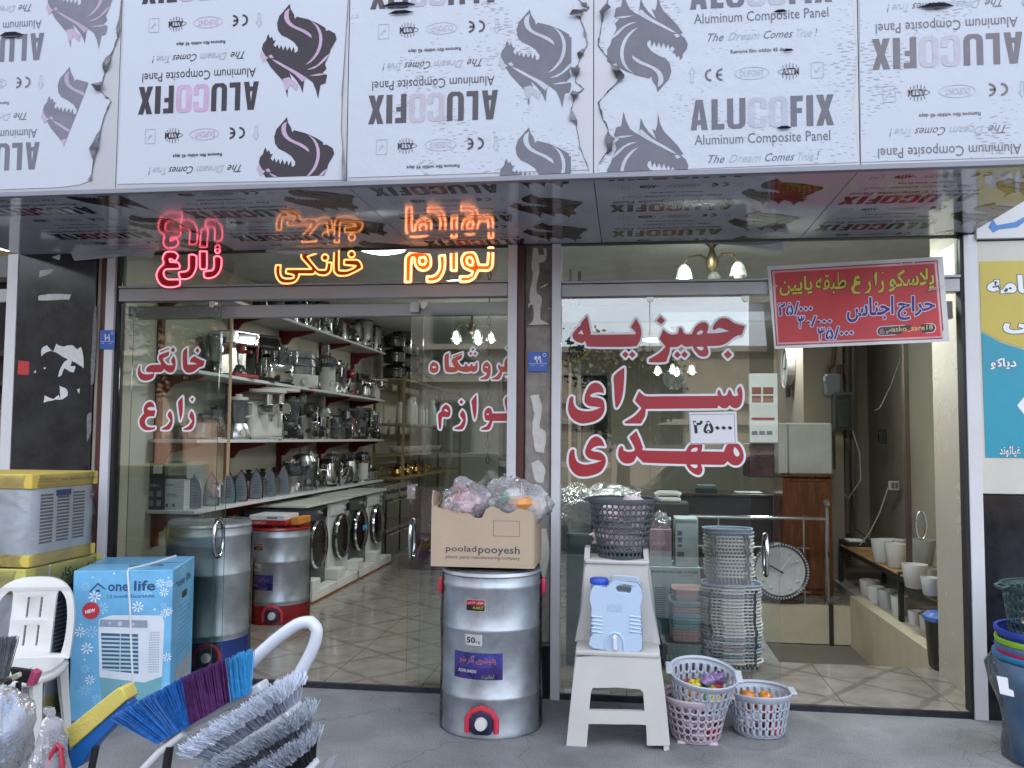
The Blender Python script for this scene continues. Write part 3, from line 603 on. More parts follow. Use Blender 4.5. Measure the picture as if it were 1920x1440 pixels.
lf = thing('appliance_shopfront', 'grey and white aluminium shopfront frame of the appliance shop with glass sidelights', 'shopfront', (-1.95, 0, 0))
MB().box(-3.274, -3.216, -.03, .06, .0, 2.652, .002).build('jamb', white_al, lf, world=True)
MB().box(-3.214, -3.196, -.01, .06, .0, 2.652).build('gasket', M('gasket', (.015, .015, .017), .6), lf, world=True)
MB().box(-.70, -.646, -.03, .06, .0, 2.652, .002).build('jamb', white_al, lf, world=True)
MB().box(-3.194, -.702, -.018, .06, 2.345, 2.425, .003).box(-3.194, -.702, -.03, .06, 2.428, 2.44, .002).build('header', grey_al, lf, world=True)
MB().box(-3.194, -.702, .1, .16, 2.25, 2.33, .003).build('track_cover', grey_al, lf, world=True)
pane(lf, -3.194, -.702, .015, 2.441, 2.66, 'transom_glass')
xa = at(405, 900, Y=.02).x; xb = at(790, 900, Y=.02).x
pane(lf, -3.194, xa, .02, FZ, 2.343, gm=glassy('side_window_glass', (.95, .975, .965), 1.75)); pane(lf, xb, -.702, .02, FZ, 2.343)
clip_(lf, 399, 572, .02); clip_(lf, 795, 574, .02)
chrome = M('chrome', (.72, .73, .75), .12, 1, var=.03); steel = M('brushed_steel', (.5, .51, .53), .28, 1, var=.12, vs=30, stretch=(1, 1, .1))
def door(lab, x0, x1, y0, hx, hpy, lpy, Yh=None):
    t = thing('glass_door', lab, 'door', ((x0+x1)/2, y0, FZ)); pane(t, x0, x1, y0, FZ+.008, 2.25)
    o = at(hx, hpy, Y=y0-.03); pts = []
    for i in range(13):
        a = pi*i/12; pts.append((o.x, y0-.004-.055*sin(a), o.z-.115*cos(a)))
    h = MB().tube(pts, .012, 10); pts2 = [(q[0], 2*y0+.008-q[1], q[2]) for q in pts]; h.tube(pts2, .012, 10)
    h.build('handle', chrome, t, world=True, smooth=60)
    if lpy:
        o = at(hx+2, lpy, Y=y0); MB().box(o.x-.03, o.x+.03, y0-.02, y0+.028, o.z-.045, o.z+.045, .006).cyl((o.x, y0-.034, o.z), (o.x, y0-.02, o.z), .024, n=18).build('lock', steel, t, world=True)
    return t
dl_ = door('frameless glass door slid behind the left sidelight with chrome handle', at(240, 900, Y=.075).x, at(424, 900, Y=.075).x, .075, 405, 1010, 920)
e = at(424, 900, Y=.075).x
MB().box(e+.001, e+.012, .07, .09, 1.25, 2.25).build('edge_seal', M('seal_tan', (.34, .25, .14), .6), dl_, world=True)
dr_ = door('frameless glass door slid behind the right sidelight, chrome lock at its left edge', at(767, 900, Y=.075).x, -.6, .075, 771, 1012, 922)
o = at(778, 575, Y=.075); MB().box(o.x-.03, o.x+.03, .066, .094, o.z-.035, o.z+.035, .003).build('corner_fitting', white_al, dr_, world=True)
rf = thing('homeware_shopfront', 'white and grey aluminium shopfront frame of the homeware shop with lettered glass', 'shopfront', (.74, 0, 0))
MB().box(-.437, -.384, -.03, .06, 0, 2.652, .002).build('jamb', white_al, rf, world=True)
MB().box(1.864, 1.934, -.03, .06, 0, 2.652, .002).build('jamb', white_al, rf, world=True)
MB().box(1.848, 1.863, -.02, .06, 0, 2.652).build('gasket', M('gasket', (.015, .015, .017)), rf, world=True)
MB().box(-.383, 1.847, -.018, .06, 2.335, 2.41, .003).box(-.383, 1.847, -.03, .06, 2.413, 2.428, .002).build('header', grey_al, rf, world=True)
MB().box(-.383, 1.847, .1, .16, 2.2, 2.3, .003).build('track_cover', grey_al, rf, world=True)
pane(rf, -.383, 1.847, .015, 2.429, 2.66, 'transom_glass')
xm = at(1219, 900, Y=.02).x; xe = at(1405, 700, Y=.02).x
pane(rf, -.383, xm-.002, .02, FZ, 2.333, gm=glass_hi); pane(rf, xm+.002, xe, .02, FZ, 2.333, gm=glass_hi)
clip_(rf, 1219, 561, .02); clip_(rf, 1398, 560, .02)
door('frameless glass door slid open behind the lettered window with chrome handle', at(1240, 900, Y=.075).x, at(1460, 900, Y=.075).x, .075, 1437, 1042, None)
MB().box(-.36, -.1, -.004, .02, FZ-.002, FZ+.02, .005).build('bottom_clip', white_al, rf, world=True)
# inner glass door at the far right with its own handle
a, b = at(1704, 900, Y=1.5).x, at(1757, 900, Y=1.5).x
t = thing('inner_glass_door', 'dark edged inner glass door with chrome pull beyond the pot shelves', 'door', ((a+b)/2, 1.5, FZ))
MB().box(a-.02, a+.012, 1.49, 1.53, .5, 2.6).build('stile', M('brown_stile', (.07, .05, .04), .4), t, world=True)
pane(t, a+.013, b+.1, 1.5, .5, 2.6)
o = at(1728, 985, Y=1.46)
h = MB()
for s_ in (-1, 1): h.tube([(o.x+s_*.035*sin(pi*i/10), 1.47, o.z-.1*cos(pi*i/10)) for i in range(11)], .009, 8)
h.build('handle', chrome, t, world=True)

# ------------------------------------------------------------------ lettering on the glass (traced, real vinyl on the pane)
def tr(ox, oy, k, c, n=3): return smoothc([(ox+x/k, oy+y/k) for x, y in c], n)
G1 = [(1060,570,10.667,[((437,235),(470,380),(500,530),(520,590),(560,615),(1400,605),(1405,570),(1310,465),(1415,290),(1490,430),(1520,560),(1505,700),(1450,800),(1330,855),(500,855),(430,810),(390,735),(350,780),(270,770),(180,720),(140,640),(165,570),(240,480),(310,420),(315,380))],[((330,515),(365,612),(255,590))]),
 (1060,570,10.667,[((1200,945),(1265,1010),(1205,1085),(1135,1010)),((1335,945),(1408,1015),(1340,1085),(1275,1015))],[]),
 (1200,570,9.143,[((400,435),(460,490),(540,525),(610,520),(650,500),(670,420),(700,405),(725,430),(745,490),(800,520),(890,515),(920,440),(980,360),(1080,312),(1150,340),(1172,400),(1145,500),(1300,500),(1430,485),(1525,465),(1420,425),(1350,410),(1270,452),(1245,430),(1260,370),(1330,280),(1420,240),(1520,260),(1620,330),(1800,375),(1745,535),(1680,540),(1600,580),(1500,660),(1400,705),(1300,720),(1150,722),(1175,810),(1165,870),(1100,905),(1010,880),(930,790),(900,725),(800,735),(760,725),(710,690),(660,730),(600,740),(515,740),(505,830),(470,930),(430,995),(180,1000),(150,980),(155,945),(200,920),(330,840),(430,740),(430,720),(330,600))],[((970,520),(1000,470),(1060,450),(1085,470),(1060,510),(1010,525)),((965,735),(1070,735),(1090,765),(1070,795),(1010,785))]),
 (1200,570,9.143,[((350,210),(425,285),(365,350),(285,285)),((635,810),(700,870),(640,930),(583,872)),((762,805),(825,865),(765,928),(703,868)),((1508,795),(1580,870),(1505,942),(1432,868))],[])]
G2 = [(1050,680,10.667,[((235,670),(270,690),(270,800),(310,890),(380,945),(500,970),(650,960),(820,895),(700,880),(580,865),(500,800),(490,720),(510,620),(570,490),(640,420),(720,402),(800,430),(870,530),(875,610),(760,595),(650,620),(598,660),(640,690),(760,700),(860,750),(890,850),(885,970),(820,1090),(700,1170),(500,1215),(380,1205),(250,1130),(180,1020),(160,900),(180,760),(205,690)),((1280,95),(1290,200),(1270,520),(1240,700),(1190,830),(1140,900),(1110,880),(1090,700),(1080,450),(1080,260))],[]),
 (1160,690,7.68,[((295,335),(350,385),(420,408),(700,405),(1390,400),(1415,380),(1430,330),(1445,310),(1465,335),(1480,385),(1520,400),(1560,385),(1580,325),(1600,310),(1625,350),(1645,395),(1680,405),(1720,395),(1705,310),(1755,258),(1780,330),(1782,440),(1760,530),(1700,580),(1640,570),(1595,535),(1560,575),(1510,580),(1470,565),(1443,540),(1415,570),(1380,580),(390,590),(380,690),(320,800),(95,800),(85,775),(130,750),(240,680),(320,590),(318,565),(232,472))],[])]
G3 = [(1050,790,5.333,[((125,280),(145,285),(150,350),(175,405),(240,432),(320,425),(415,395),(350,385),(290,370),(255,330),(255,280),(290,200),(330,160),(370,150),(420,185),(448,250),(390,245),(340,260),(308,285),(340,300),(400,310),(445,345),(458,400),(440,460),(390,515),(280,550),(180,545),(115,490),(88,420),(90,340),(105,295))],[]),
 (1050,790,5.333,[((762,95),(800,180),(830,260),(855,290),(1260,298),(1275,262),(1310,225),(1360,205),(1410,215),(1425,250),(1412,300),(1640,303),(1655,260),(1690,215),(1740,205),(1800,240),(1835,320),(1830,390),(1790,435),(1740,440),(1700,420),(1675,398),(1650,425),(1610,435),(1410,432),(1425,480),(1415,520),(1380,538),(1320,510),(1275,460),(1262,428),(870,415),(820,400),(768,345),(740,400),(700,420),(640,418),(595,380),(580,330),(590,270),(610,245),(628,255),(635,290),(680,305),(730,300),(750,285),(740,250),(692,160))],[((1745,255),(1780,290),(1795,330),(1775,355),(1745,335),(1735,290)),((1305,300),(1330,270),(1370,262),(1378,285),(1355,302)),((1300,432),(1370,432),(1378,455),(1350,468),(1320,455))])]
ZARE = [((955,1040),(990,1100),(1000,1200),(980,1280),(940,1325),(835,1330),(835,1310),(910,1270),(965,1195),(920,1120)),((965,840),(990,870),(965,905),(938,872)),((822,830),(825,950),(815,1100),(785,1195),(770,1100),(755,980),(755,905)),((630,1040),(660,1090),(672,1180),(655,1270),(610,1325),(505,1325),(510,1305),(590,1260),(640,1185),(595,1110)),((330,905),(380,930),(400,990),(330,985),(285,1010),(330,1035),(415,1035),(395,1125),(310,1130),(265,1170),(258,1230),(290,1275),(350,1290),(410,1285),(405,1310),(350,1330),(260,1332),(200,1290),(172,1220),(185,1150),(240,1080),(235,1040),(240,990),(275,930))]
G4 = [(240,640,8,[((890,95),(890,300),(895,350),(1035,345),(985,320),(930,315),(945,260),(1000,220),(1060,260),(1150,295),(1130,375),(1070,390),(1010,440),(960,465),(890,468),(845,430),(825,370),(825,160)),((1045,100),(1070,140),(1045,175),(1010,140)),((620,150),(605,215),(525,255),(545,310),(600,355),(680,355),(645,290),(690,215),(715,290),(712,380),(685,450),(630,470),(580,450),(545,415),(510,455),(450,465),(395,462),(397,500),(375,550),(310,585),(240,590),(180,560),(150,500),(150,420),(175,365),(190,370),(185,430),(215,480),(290,495),(385,482),(370,465),(290,460),(272,430),(290,390),(350,355),(500,350),(480,300),(460,270),(470,205)),((478,150),(615,95),(620,110),(485,168)),((680,90),(710,130),(675,165),(640,128))],[])]
G5 = [(240,640,8,ZARE,[])]
G6 = [(790,640,8,[((175,305),(235,330),(262,390),(240,455),(190,475),(140,460),(125,405),(140,345))],[((160,385),(195,370),(225,392),(190,405))]),
 (790,640,8,[((415,170),(415,350),(440,385),(500,385),(465,330),(460,275),(530,225),(615,200),(600,255),(540,290),(560,330),(600,375),(650,375),(660,335),(680,335),(690,370),(730,375),(745,335),(765,335),(775,370),(805,370),(820,330),(840,310),(845,380),(830,440),(790,462),(740,450),(700,462),(640,460),(580,445),(545,430),(520,460),(400,465),(360,430),(350,380),(350,220)),((470,220),(620,170),(620,185),(478,240)),((775,95),(800,120),(775,145),(750,120)),((740,160),(765,185),(740,210),(715,185)),((805,160),(832,185),(805,210),(780,185))],[]),
 (790,640,8,[((985,305),(1035,360),(1040,460),(1025,530),(980,572),(885,572),(885,555),(960,520),(985,470),(935,455),(920,400),(935,340))],[((955,385),(985,375),(1005,395),(970,398))]),
 (790,640,8,[((1160,340),(1200,375),(1245,375),(1250,300),(1290,240),(1350,240),(1350,460),(1215,460),(1200,520),(1160,572),(1062,572),(1062,555),(1130,520),(1180,450),(1150,390)),((1300,70),(1330,110),(1300,135),(1270,102))],[])]
G7 = [(790,640,8,[((365,945),(420,980),(440,1050),(425,1120),(390,1140),(320,1130),(305,1180),(300,1270),(285,1320),(265,1300),(255,1200),(255,1090),(300,1050),(310,1000))],[((335,1030),(370,1015),(408,1050),(380,1055))]),
 (790,640,8,[((600,875),(635,908),(600,945),(572,908)),((615,1030),(655,1080),(668,1170),(655,1250),(610,1320),(495,1318),(500,1300),(580,1260),(630,1180),(580,1105)),((828,800),(832,950),(822,1100),(800,1180),(775,1080),(760,960),(755,890))],[]),
 (790,640,8,[((1350,780),(1350,1195),(1065,1195),(1055,1250),(1010,1325),(900,1325),(905,1305),(980,1270),(1025,1195),(960,1180),(945,1110),(955,1040),(1000,995),(1045,1010),(1065,1080),(1285,1078),(1250,870))],[((975,1090),(1005,1078),(1018,1100),(985,1105))])]
vinyl_r = M('vinyl_red', (.36, .018, .03), .4, var=.05); vinyl_o = M('vinyl_orange', (.42, .06, .03), .4, var=.05); vinyl_w = M('vinyl_white', (.72, .74, .78), .4, var=.03)
def vinyl(grp, parent, Yp, wd, red):
    to = lambda c: [(lambda q: (q.x, q.z))(at(x, y, Y=Yp)) for x, y in c]
    allo = []; R = MB()
    for ox, oy, k, outs, holes in grp:
        oo = [to(tr(ox, oy, k, c)) for c in outs]; hh = [to(tr(ox, oy, k, c)) for c in holes]; allo += oo
        for j, c in enumerate(oo): R.flat(fill(c, hh if j == 0 else []), frame((0, Yp-.0012, 0), (1, 0, 0), (0, 0, 1)))
    W = MB(); W.flat(outset(allo, wd), frame((0, Yp-.0006, 0), (1, 0, 0), (0, 0, 1)))
    o = W.build('lettering', vinyl_w, parent, world=True, smooth=0)
    R.build('letter_face', red, o, world=True, smooth=0)
for g in (G1, G2, G3): vinyl(g, rf, .0195, .0125, vinyl_r)
for g in (G4, G5): vinyl(g, lf, .0195, .011, vinyl_r)
vinyl(G6, lf, .0195, .0095, vinyl_o); vinyl(G7, lf, .0195, .0105, vinyl_r)
# ------------------------------------------------------------------ neon
def neon(lab, loops, dots, Yp, r, col, es, back, ox, oy, k):
    c0 = at(ox+(loops[0][0][0])/k, oy+loops[0][0][1]/k, Y=Yp)
    t = thing('neon_sign', lab, 'neon sign', (c0.x, Yp, 2.44))
    m = M('neon_'+lab.split()[0], (.9, .8, .7), .4, var=0, emit=col, es=es)
    L3 = []
    for c in loops: L3.append([at(x, y, Y=Yp) for x, y in tr(ox, oy, k, c, 4)])
    for (cx, cy, rr) in dots: L3.append([at(ox+(cx+rr*cos(2*pi*i/20))/k, oy+(cy+rr*sin(2*pi*i/20))/k, Y=Yp) for i in range(20)])
    for q in L3: MB().tube(q, r, 8, closed=True).build('tube', m, t, world=True)
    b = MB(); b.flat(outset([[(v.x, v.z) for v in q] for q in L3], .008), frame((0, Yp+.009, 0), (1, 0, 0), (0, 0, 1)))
    b.build('backing', M('neon_back_'+lab.split()[0], back, .3, var=0, emit=back, es=.45), t, world=True, smooth=0)  # faint emission gives the plate the glow of the tubes around it
    s_ = MB(); xs = [v.x for q in L3 for v in q]; zs = [v.z for q in L3 for v in q]
    for x in (min(xs)+.05, max(xs)-.05): s_.cyl((x, Yp+.01, 2.52), (x, .015, 2.52), .004, n=6)
    s_.build('standoff', M('gasket', (.015, .015, .017)), t, world=True)
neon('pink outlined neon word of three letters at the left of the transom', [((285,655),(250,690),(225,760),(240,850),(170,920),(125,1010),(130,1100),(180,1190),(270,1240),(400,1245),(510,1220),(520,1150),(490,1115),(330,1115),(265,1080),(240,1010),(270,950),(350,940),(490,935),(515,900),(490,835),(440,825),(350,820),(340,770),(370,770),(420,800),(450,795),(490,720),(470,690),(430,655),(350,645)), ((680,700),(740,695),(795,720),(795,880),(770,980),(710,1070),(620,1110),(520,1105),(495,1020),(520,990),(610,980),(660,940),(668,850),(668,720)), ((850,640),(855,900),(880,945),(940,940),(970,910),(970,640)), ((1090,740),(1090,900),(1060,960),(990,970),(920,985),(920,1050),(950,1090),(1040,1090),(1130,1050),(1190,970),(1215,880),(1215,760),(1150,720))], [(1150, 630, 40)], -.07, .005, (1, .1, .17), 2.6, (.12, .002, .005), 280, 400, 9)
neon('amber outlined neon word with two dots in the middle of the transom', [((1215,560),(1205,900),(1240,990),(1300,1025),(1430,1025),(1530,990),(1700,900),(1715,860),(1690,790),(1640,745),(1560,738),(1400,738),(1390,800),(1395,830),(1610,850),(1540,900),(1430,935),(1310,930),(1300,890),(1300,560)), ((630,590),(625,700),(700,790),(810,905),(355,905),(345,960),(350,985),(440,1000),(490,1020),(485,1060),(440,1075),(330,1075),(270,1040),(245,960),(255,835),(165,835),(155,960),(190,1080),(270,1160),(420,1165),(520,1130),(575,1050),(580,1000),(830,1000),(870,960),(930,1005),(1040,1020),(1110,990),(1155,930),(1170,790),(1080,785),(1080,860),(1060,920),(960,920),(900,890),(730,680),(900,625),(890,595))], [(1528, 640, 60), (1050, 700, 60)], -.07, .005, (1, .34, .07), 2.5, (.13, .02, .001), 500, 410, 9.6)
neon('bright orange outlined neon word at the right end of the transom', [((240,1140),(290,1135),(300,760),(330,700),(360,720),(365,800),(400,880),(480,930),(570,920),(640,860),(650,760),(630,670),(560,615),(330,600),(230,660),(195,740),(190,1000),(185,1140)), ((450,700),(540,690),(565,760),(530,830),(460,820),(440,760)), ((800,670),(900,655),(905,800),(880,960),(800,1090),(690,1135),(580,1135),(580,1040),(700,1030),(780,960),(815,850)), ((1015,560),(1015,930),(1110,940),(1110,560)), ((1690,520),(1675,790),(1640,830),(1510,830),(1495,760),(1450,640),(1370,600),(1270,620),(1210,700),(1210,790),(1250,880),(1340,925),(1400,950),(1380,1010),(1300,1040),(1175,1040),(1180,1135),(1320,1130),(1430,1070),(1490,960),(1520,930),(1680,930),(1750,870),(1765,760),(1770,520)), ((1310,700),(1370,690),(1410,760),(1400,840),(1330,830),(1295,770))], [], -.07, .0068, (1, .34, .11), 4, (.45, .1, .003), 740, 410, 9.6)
# ------------------------------------------------------------------ price card and sale poster
def px_sheet(name, pts, Yp, mat, parent, off=0, th=.001):
    q = [at(x, y, Y=Yp-off) for x, y in pts]; return MB().prism([(v.x, v.z) for v in q], frame((0, Yp-off, 0), (1, 0, 0), (0, 0, 1)), th).build(name, mat, parent, world=True, smooth=0)
zd = lambda c: [(1160+x/7.68, 690+y/7.68) for x, y in c]
t = thing('price_card', 'white price card with black figures taped over the red window lettering', 'price card', (at(1338, 803, Y=.01).x, .01, at(1338, 832, Y=.01).z))
paper = M('paper_white', (.7, .71, .75), .6, var=.03)
px_sheet('card', zd([(1010,640),(1695,625),(1715,1090),(1030,1100)]), .014, paper, t)
inkb = M('ink_black', (.02, .02, .03), .6, var=0)
def pxmap(fn, vf, mat, parent, name, Yp):
    v = [at(*fn(x, y), Y=Yp) for x, y in vf[0]]; return MB().add(v, vf[1]).build(name, mat, parent, world=True, smooth=0)
fz = lambda x, y: (1160+x/7.68, 690+y/7.68)
def up(vf): return [(x, -y) for x, y in vf[0]], vf[1]
pxmap(fz, joinvf(up(text('۲۵۰۰۰', 1065, -945, 575, 190, bold=.03)), fill([(1020,668),(1665,658),(1682,1082),(1038,1092)], [[(1026,674),(1660,664),(1676,1077),(1043,1086)]])), inkb, t, 'figures', .0125)
t = thing('sale_poster', 'red sale poster with yellow and blue Persian lettering hung across the right doorway', 'poster', (at(1610, 570, Y=-.04).x, -.04, at(1610, 650, Y=-.04).z))
PY = -.045
zp = lambda c: [(1440+x/5.647, 480+y/5.647) for x, y in c]
ln = lambda a, b, k: a+(b-a)*k
def psheet(name, c, off, mat, par, n=14):
    "four corners -> gently waving sheet"
    (ax, ay), (bx, by), (cx, cy), (dx, dy) = zp(c); v = []
    for j in range(7):
        for i in range(n+1):
            s_, q = i/n, j/6; x = ln(ln(ax, bx, s_), ln(dx, cx, s_), q); y = ln(ln(ay, by, s_), ln(dy, cy, s_), q); v.append(at(x, y, Y=pwave(x, y)-off))
    return MB().add(v, [(j*(n+1)+i, (j+1)*(n+1)+i, (j+1)*(n+1)+i+1, j*(n+1)+i+1) for j in range(6) for i in range(n)]).build(name, mat, par, world=True, smooth=60)
def pwave(x, y): return PY+.006*sin((x-1440)/38)+.004*sin((x-1440)/21+y/60)
psheet('poster_sheet', [(-10,110),(1850,5),(1925,905),(70,985)], 0, M('poster_margin', (.6, .6, .6), .4, var=.06, coat=.4), t)
psheet('border', [(30,150),(1797,45),(1867,877),(85,952)], .0007, M('poster_maroon', (.2, .015, .05), .4, coat=.4), t)
psheet('border', [(42,160),(1785,58),(1852,866),(97,938)], .0014, M('poster_pink', (.62, .3, .33), .4, coat=.4), t)
psheet('red_ground', [(70,178),(1762,80),(1830,848),(112,918)], .0021, M('poster_red', (.52, .045, .055), .55, var=.2, vs=4), t)
THREE = [(0,1),(.05,.62),(.3,.52),(.3,0),(.44,0),(.48,.54),(.62,.56),(1,.72),(.98,1),(.83,.95),(.8,.78),(.7,.76),(.66,1),(.5,1),(.47,.76),(.3,.74),(.2,.98)]
def fitp(polys, x0, y0, w_, h_):
    a = [p for c in polys for p in c]; xa, xb = min(p[0] for p in a), max(p[0] for p in a); ya, yb = min(p[1] for p in a), max(p[1] for p in a)
    return [[(x0+(p[0]-xa)/(xb-xa)*w_, y0+(p[1]-ya)/(yb-ya)*h_) for p in c] for c in polys]
yel, blu, lil = [], [], []
for s_, x, w_, y, h_ in (('پایین', 120, 350, 448, 215), ('طبقه', 505, 325, 440, 225), ('پلاسکو', 1280, 480, 476, 245)): yel.append(text(fa(s_), x, -y, w_, h_, bold=.006 if s_ == 'طبقه' else .024))
yel += [([(x, -y) for x, y in v], f) for v, f in [fill(c) for c in fitp([smoothc(c, 2) for c in ZARE], 880, 228, 350, 232)]]
for s_, x, w_, y, h_ in (('حراج', 1370, 400, 765, 250), ('اجناس', 835, 495, 755, 255), ('۲۵/۰۰۰', 105, 365, 640, 135), ('۰/۰۰۰', 405, 270, 775, 110), ('۵/۰۰۰', 610, 295, 922, 130)): blu.append(text(fa(s_), x, -y, w_, h_, bold=.022))
for x, y in ((312, 785), (525, 925)): blu.append(fill([(x+a*75, -y+b*132) for a, b in THREE]))
pfn = lambda x, y: (1440+x/5.647, 480+(-y-.06*x)/5.647)
def pmap(vf, off, mat, name):
    v = []
    for x, y in vf[0]:
        a, b = pfn(x, y); v.append(at(a, b, Y=pwave(a, b)-off))
    MB().add(v, vf[1]).build(name, mat, t, world=True, smooth=0)
def halo(L, wd):
    cs = []
    for v, f in L:
        for q in f: cs.append([v[i] for i in q])
    vs = []; fs = []
    for c in cs:      # grow every small face about its own centre, then unite
        b = len(vs); vs += [Vector(p) for p in c]; fs.append(list(range(b, b+len(c))))
    r = geometry.delaunay_2d_cdt(vs, [], fs, 1, 1e-4); V, Fs = [tuple(p) for p in r[0]], [tuple(q) for q in r[2]]
    from collections import Counter
    ec = Counter(tuple(sorted((q[i-1], q[i]))) for q in Fs for i in range(len(q)))
    ed = [e_ for e_, k in ec.items() if k == 1]; vs = [Vector(p) for p in V]; fs = [list(q) for q in Fs]
    for a, b in ed:
        p, q = Vector(V[a]), Vector(V[b]); d = q-p
        if d.length < 1e-6: continue
        an = math.atan2(d.y, d.x); k = len(vs)
        for i in range(4): vs.append(p+Vector((cos(an+pi/2+pi*i/3), sin(an+pi/2+pi*i/3)))*wd)
        for i in range(4): vs.append(q+Vector((cos(an-pi/2+pi*i/3), sin(an-pi/2+pi*i/3)))*wd)
        fs.append(list(range(k, k+8)))
    r = geometry.delaunay_2d_cdt(vs, [], fs, 1, 1e-4); return [tuple(p) for p in r[0]], [tuple(q) for q in r[2]]
pmap(halo(yel, 7), .0030, M('poster_olive', (.08, .04, .01), .55), 'lettering_outline'); pmap(joinvf(*yel), .0037, M('poster_yellow', (.6, .5, .06), .55), 'lettering')
pmap(halo(blu, 9), .0030, M('poster_lilac', (.66, .6, .72), .55), 'lettering_outline'); pmap(joinvf(*blu), .0037, M('poster_blue', (.03, .03, .22), .55), 'lettering')
pl = rrect(1150, -918, 1780, -815, 50); pmap(fill(pl), .0030, M('poster_lilac', (.55, .5, .62)), 'name_pill'); pl = rrect(1160, -910, 1770, -823, 42); pmap(fill(pl), .0037, M('poster_dark', (.03, .025, .025), .4), 'name_pill')
pmap(text('plasko_zare18', 1255, -898, 490, 68, bold=.01), .0044, M('poster_cream', (.6, .52, .2), .4), 'account_name')
pmap(joinvf(fill(rrect(1185, -895, 1232, -848, 12), [rrect(1191, -889, 1226, -854, 9)]), ring(1208, -871, 11, 11, 5)), .0044, M('poster_rose', (.6, .25, .35), .4), 'camera_icon')
tp = MB()
for c in ([(1880,300),(1700,345),(1690,375),(1890,330)], [(-30,330),(100,300),(110,325),(-20,370)]):
    tp.add([at(x, y, Y=PY-.014) for x, y in zp(c)], [(0, 1, 2, 3)])
tp.build('adhesive_tape', glassy('tape', (.85, .85, .85), 1.5, .15, bump=.8, cover=.25, ccol=(.9, .8, .8)), t, world=True)
# ------------------------------------------------------------------ neighbours
t = thing('neighbour_sign', 'yellow and turquoise neighbour signboard with white Persian lettering at the right edge', 'signboard', (2.3, -.02, .9))
SY = -.03; wz = lambda y: at(1850, y, Y=SY).z
sx0 = at(1842, 700, Y=SY).x; SX1 = 2.75
MB().box(sx0-.025, SX1, SY+.002, .1, wz(926), wz(452), .003).build('board', M('cream_board', (.55, .53, .47), .5, var=.06), t, world=True)
sxy = [(sx0, wz(620)), (sx0+.1, wz(640)), (sx0+.25, wz(657)), (sx0+.5, wz(664)), (SX1-.02, wz(650))]
fr = frame((0, SY-.0006, 0), (1, 0, 0), (0, 0, 1))
MB().flat(fill([(sx0, wz(490)), (sx0, wz(618))]+sxy+[(SX1-.02, wz(490))]), fr).build('yellow_field', M('sign_yellow', (.5, .4, .07), .45, var=.06), t, world=True, smooth=0)
MB().flat(fill([(x, z-.008) for x, z in sxy]+[(SX1-.02, wz(858)), (sx0+.005, wz(858))]), frame((0, SY-.0006, 0), (1, 0, 0), (0, 0, 1))).build('turquoise_field', M('sign_cyan', (.02, .27, .38), .45, var=.06), t, world=True, smooth=0)
sp_ = lambda x, y: (at(x, y, Y=SY).x, at(x, y, Y=SY).z)
def stext(s_, x0, y0, x1, y1, bold, out):
    a, b = sp_(x0, y1), sp_(x1, y0); vf = text(fa(s_), a[0], a[1], b[0]-a[0], b[1]-a[1], bold=bold)
    MB().flat(halo([vf], out), frame((0, SY-.0012, 0), (1, 0, 0), (0, 0, 1))).build('lettering_outline', M('sign_ink', (.03, .05, .07), .5), t, world=True, smooth=0)
    MB().flat(vf, frame((0, SY-.0018, 0), (1, 0, 0), (0, 0, 1))).build('lettering', vinyl_w, t, world=True, smooth=0)
stext('نامه', 1851, 515, 1936, 551, .045, .004); stext('نی', 1881, 588, 1945, 626, .045, .004); stext('دیاکو', 1857, 671, 1905, 693, .03, .002); stext('غیاثوند', 1874, 836, 1913, 857, .02, .002)
MB().flat(fill([sp_(*q) for q in ((1907,760),(1925,738),(1960,735),(1960,785),(1922,780))]), frame((0, SY-.0015, 0), (1, 0, 0), (0, 0, 1))).build('white_shape', vinyl_w, t, world=True, smooth=0)
t = thing('neighbour_fascia', 'white neighbour fascia with blue lettering above the yellow signboard', 'signboard', (2.3, -.02, wz(450)))
MB().box(sx0-.02, 3.6, SY-.02, .1, wz(450)+.003, 3.6, .003).build('board', M('neigh_white', (.6, .61, .63), .5, var=.04), t, world=True)
MB().flat(joinvf(fill([sp_(*q) for q in ((1850,428),(1858,412),(1866,424),(1900,418),(1925,404),(1925,412),(1904,428),(1870,432),(1860,438))])), frame((0, SY-.0212, 0), (1, 0, 0), (0, 0, 1))).build('lettering', M('fascia_blue', (.06, .2, .5), .5), t, world=True, smooth=0)
strip('black_post', 'thin black steel post right of the right white jamb', 1.936, sx0-.03, M('black_steel', (.02, .02, .022), .4, var=.3), y0=-.012, y1=.09)
tag(MB().box(sx0-.024, 4, SY+.006, .1, 0, wz(927), .004).build('black_dado', M('black_granite', (.02, .02, .026))), 'black stone dado under the yellow signboard', 'wall')
# left neighbour: window with white frame
t = thing('neighbour_window', 'neighbour shop window with white frame left of the black pillar', 'window', (-4.6, 0, 0))
nx = PXA-.002
MB().box(nx-.075, nx, -.03, .06, 0, 2.66, .003).build('frame', white_al, t, world=True)
pane(t, -6.2, nx-.077, .02, .1, 2.35); pane(t, -6.2, nx-.077, .02, 2.44, 2.66, 'transom_glass')
MB().box(-6.2, nx-.077, -.01, .06, 2.352, 2.438, .003).build('header', grey_al, t, world=True)
a = at(2, 800, Y=.018)
MB().flat(text('10:40', a.x-.1, 1.48, .2, .09, shear=.3), frame((0, .018, 0), (1, 0, 0), (0, 0, 1))).build('pink_lettering', M('neon_pink_vinyl', (.6, .06, .15), .5), t, world=True, smooth=0) if 0 else None
wall('neighbour_room_wall', 'cream wall inside the left neighbour shop', M('neighbour_cream', (.5, .42, .3), .8), (-7.5, -3.7, 2.4, 2.5, -.1, CEIL), (-3.72, -3.64, .1, 2.4, -.1, CEIL), (-7.5, -3.7, .1, 2.4, CEIL-.03, CEIL+.05))
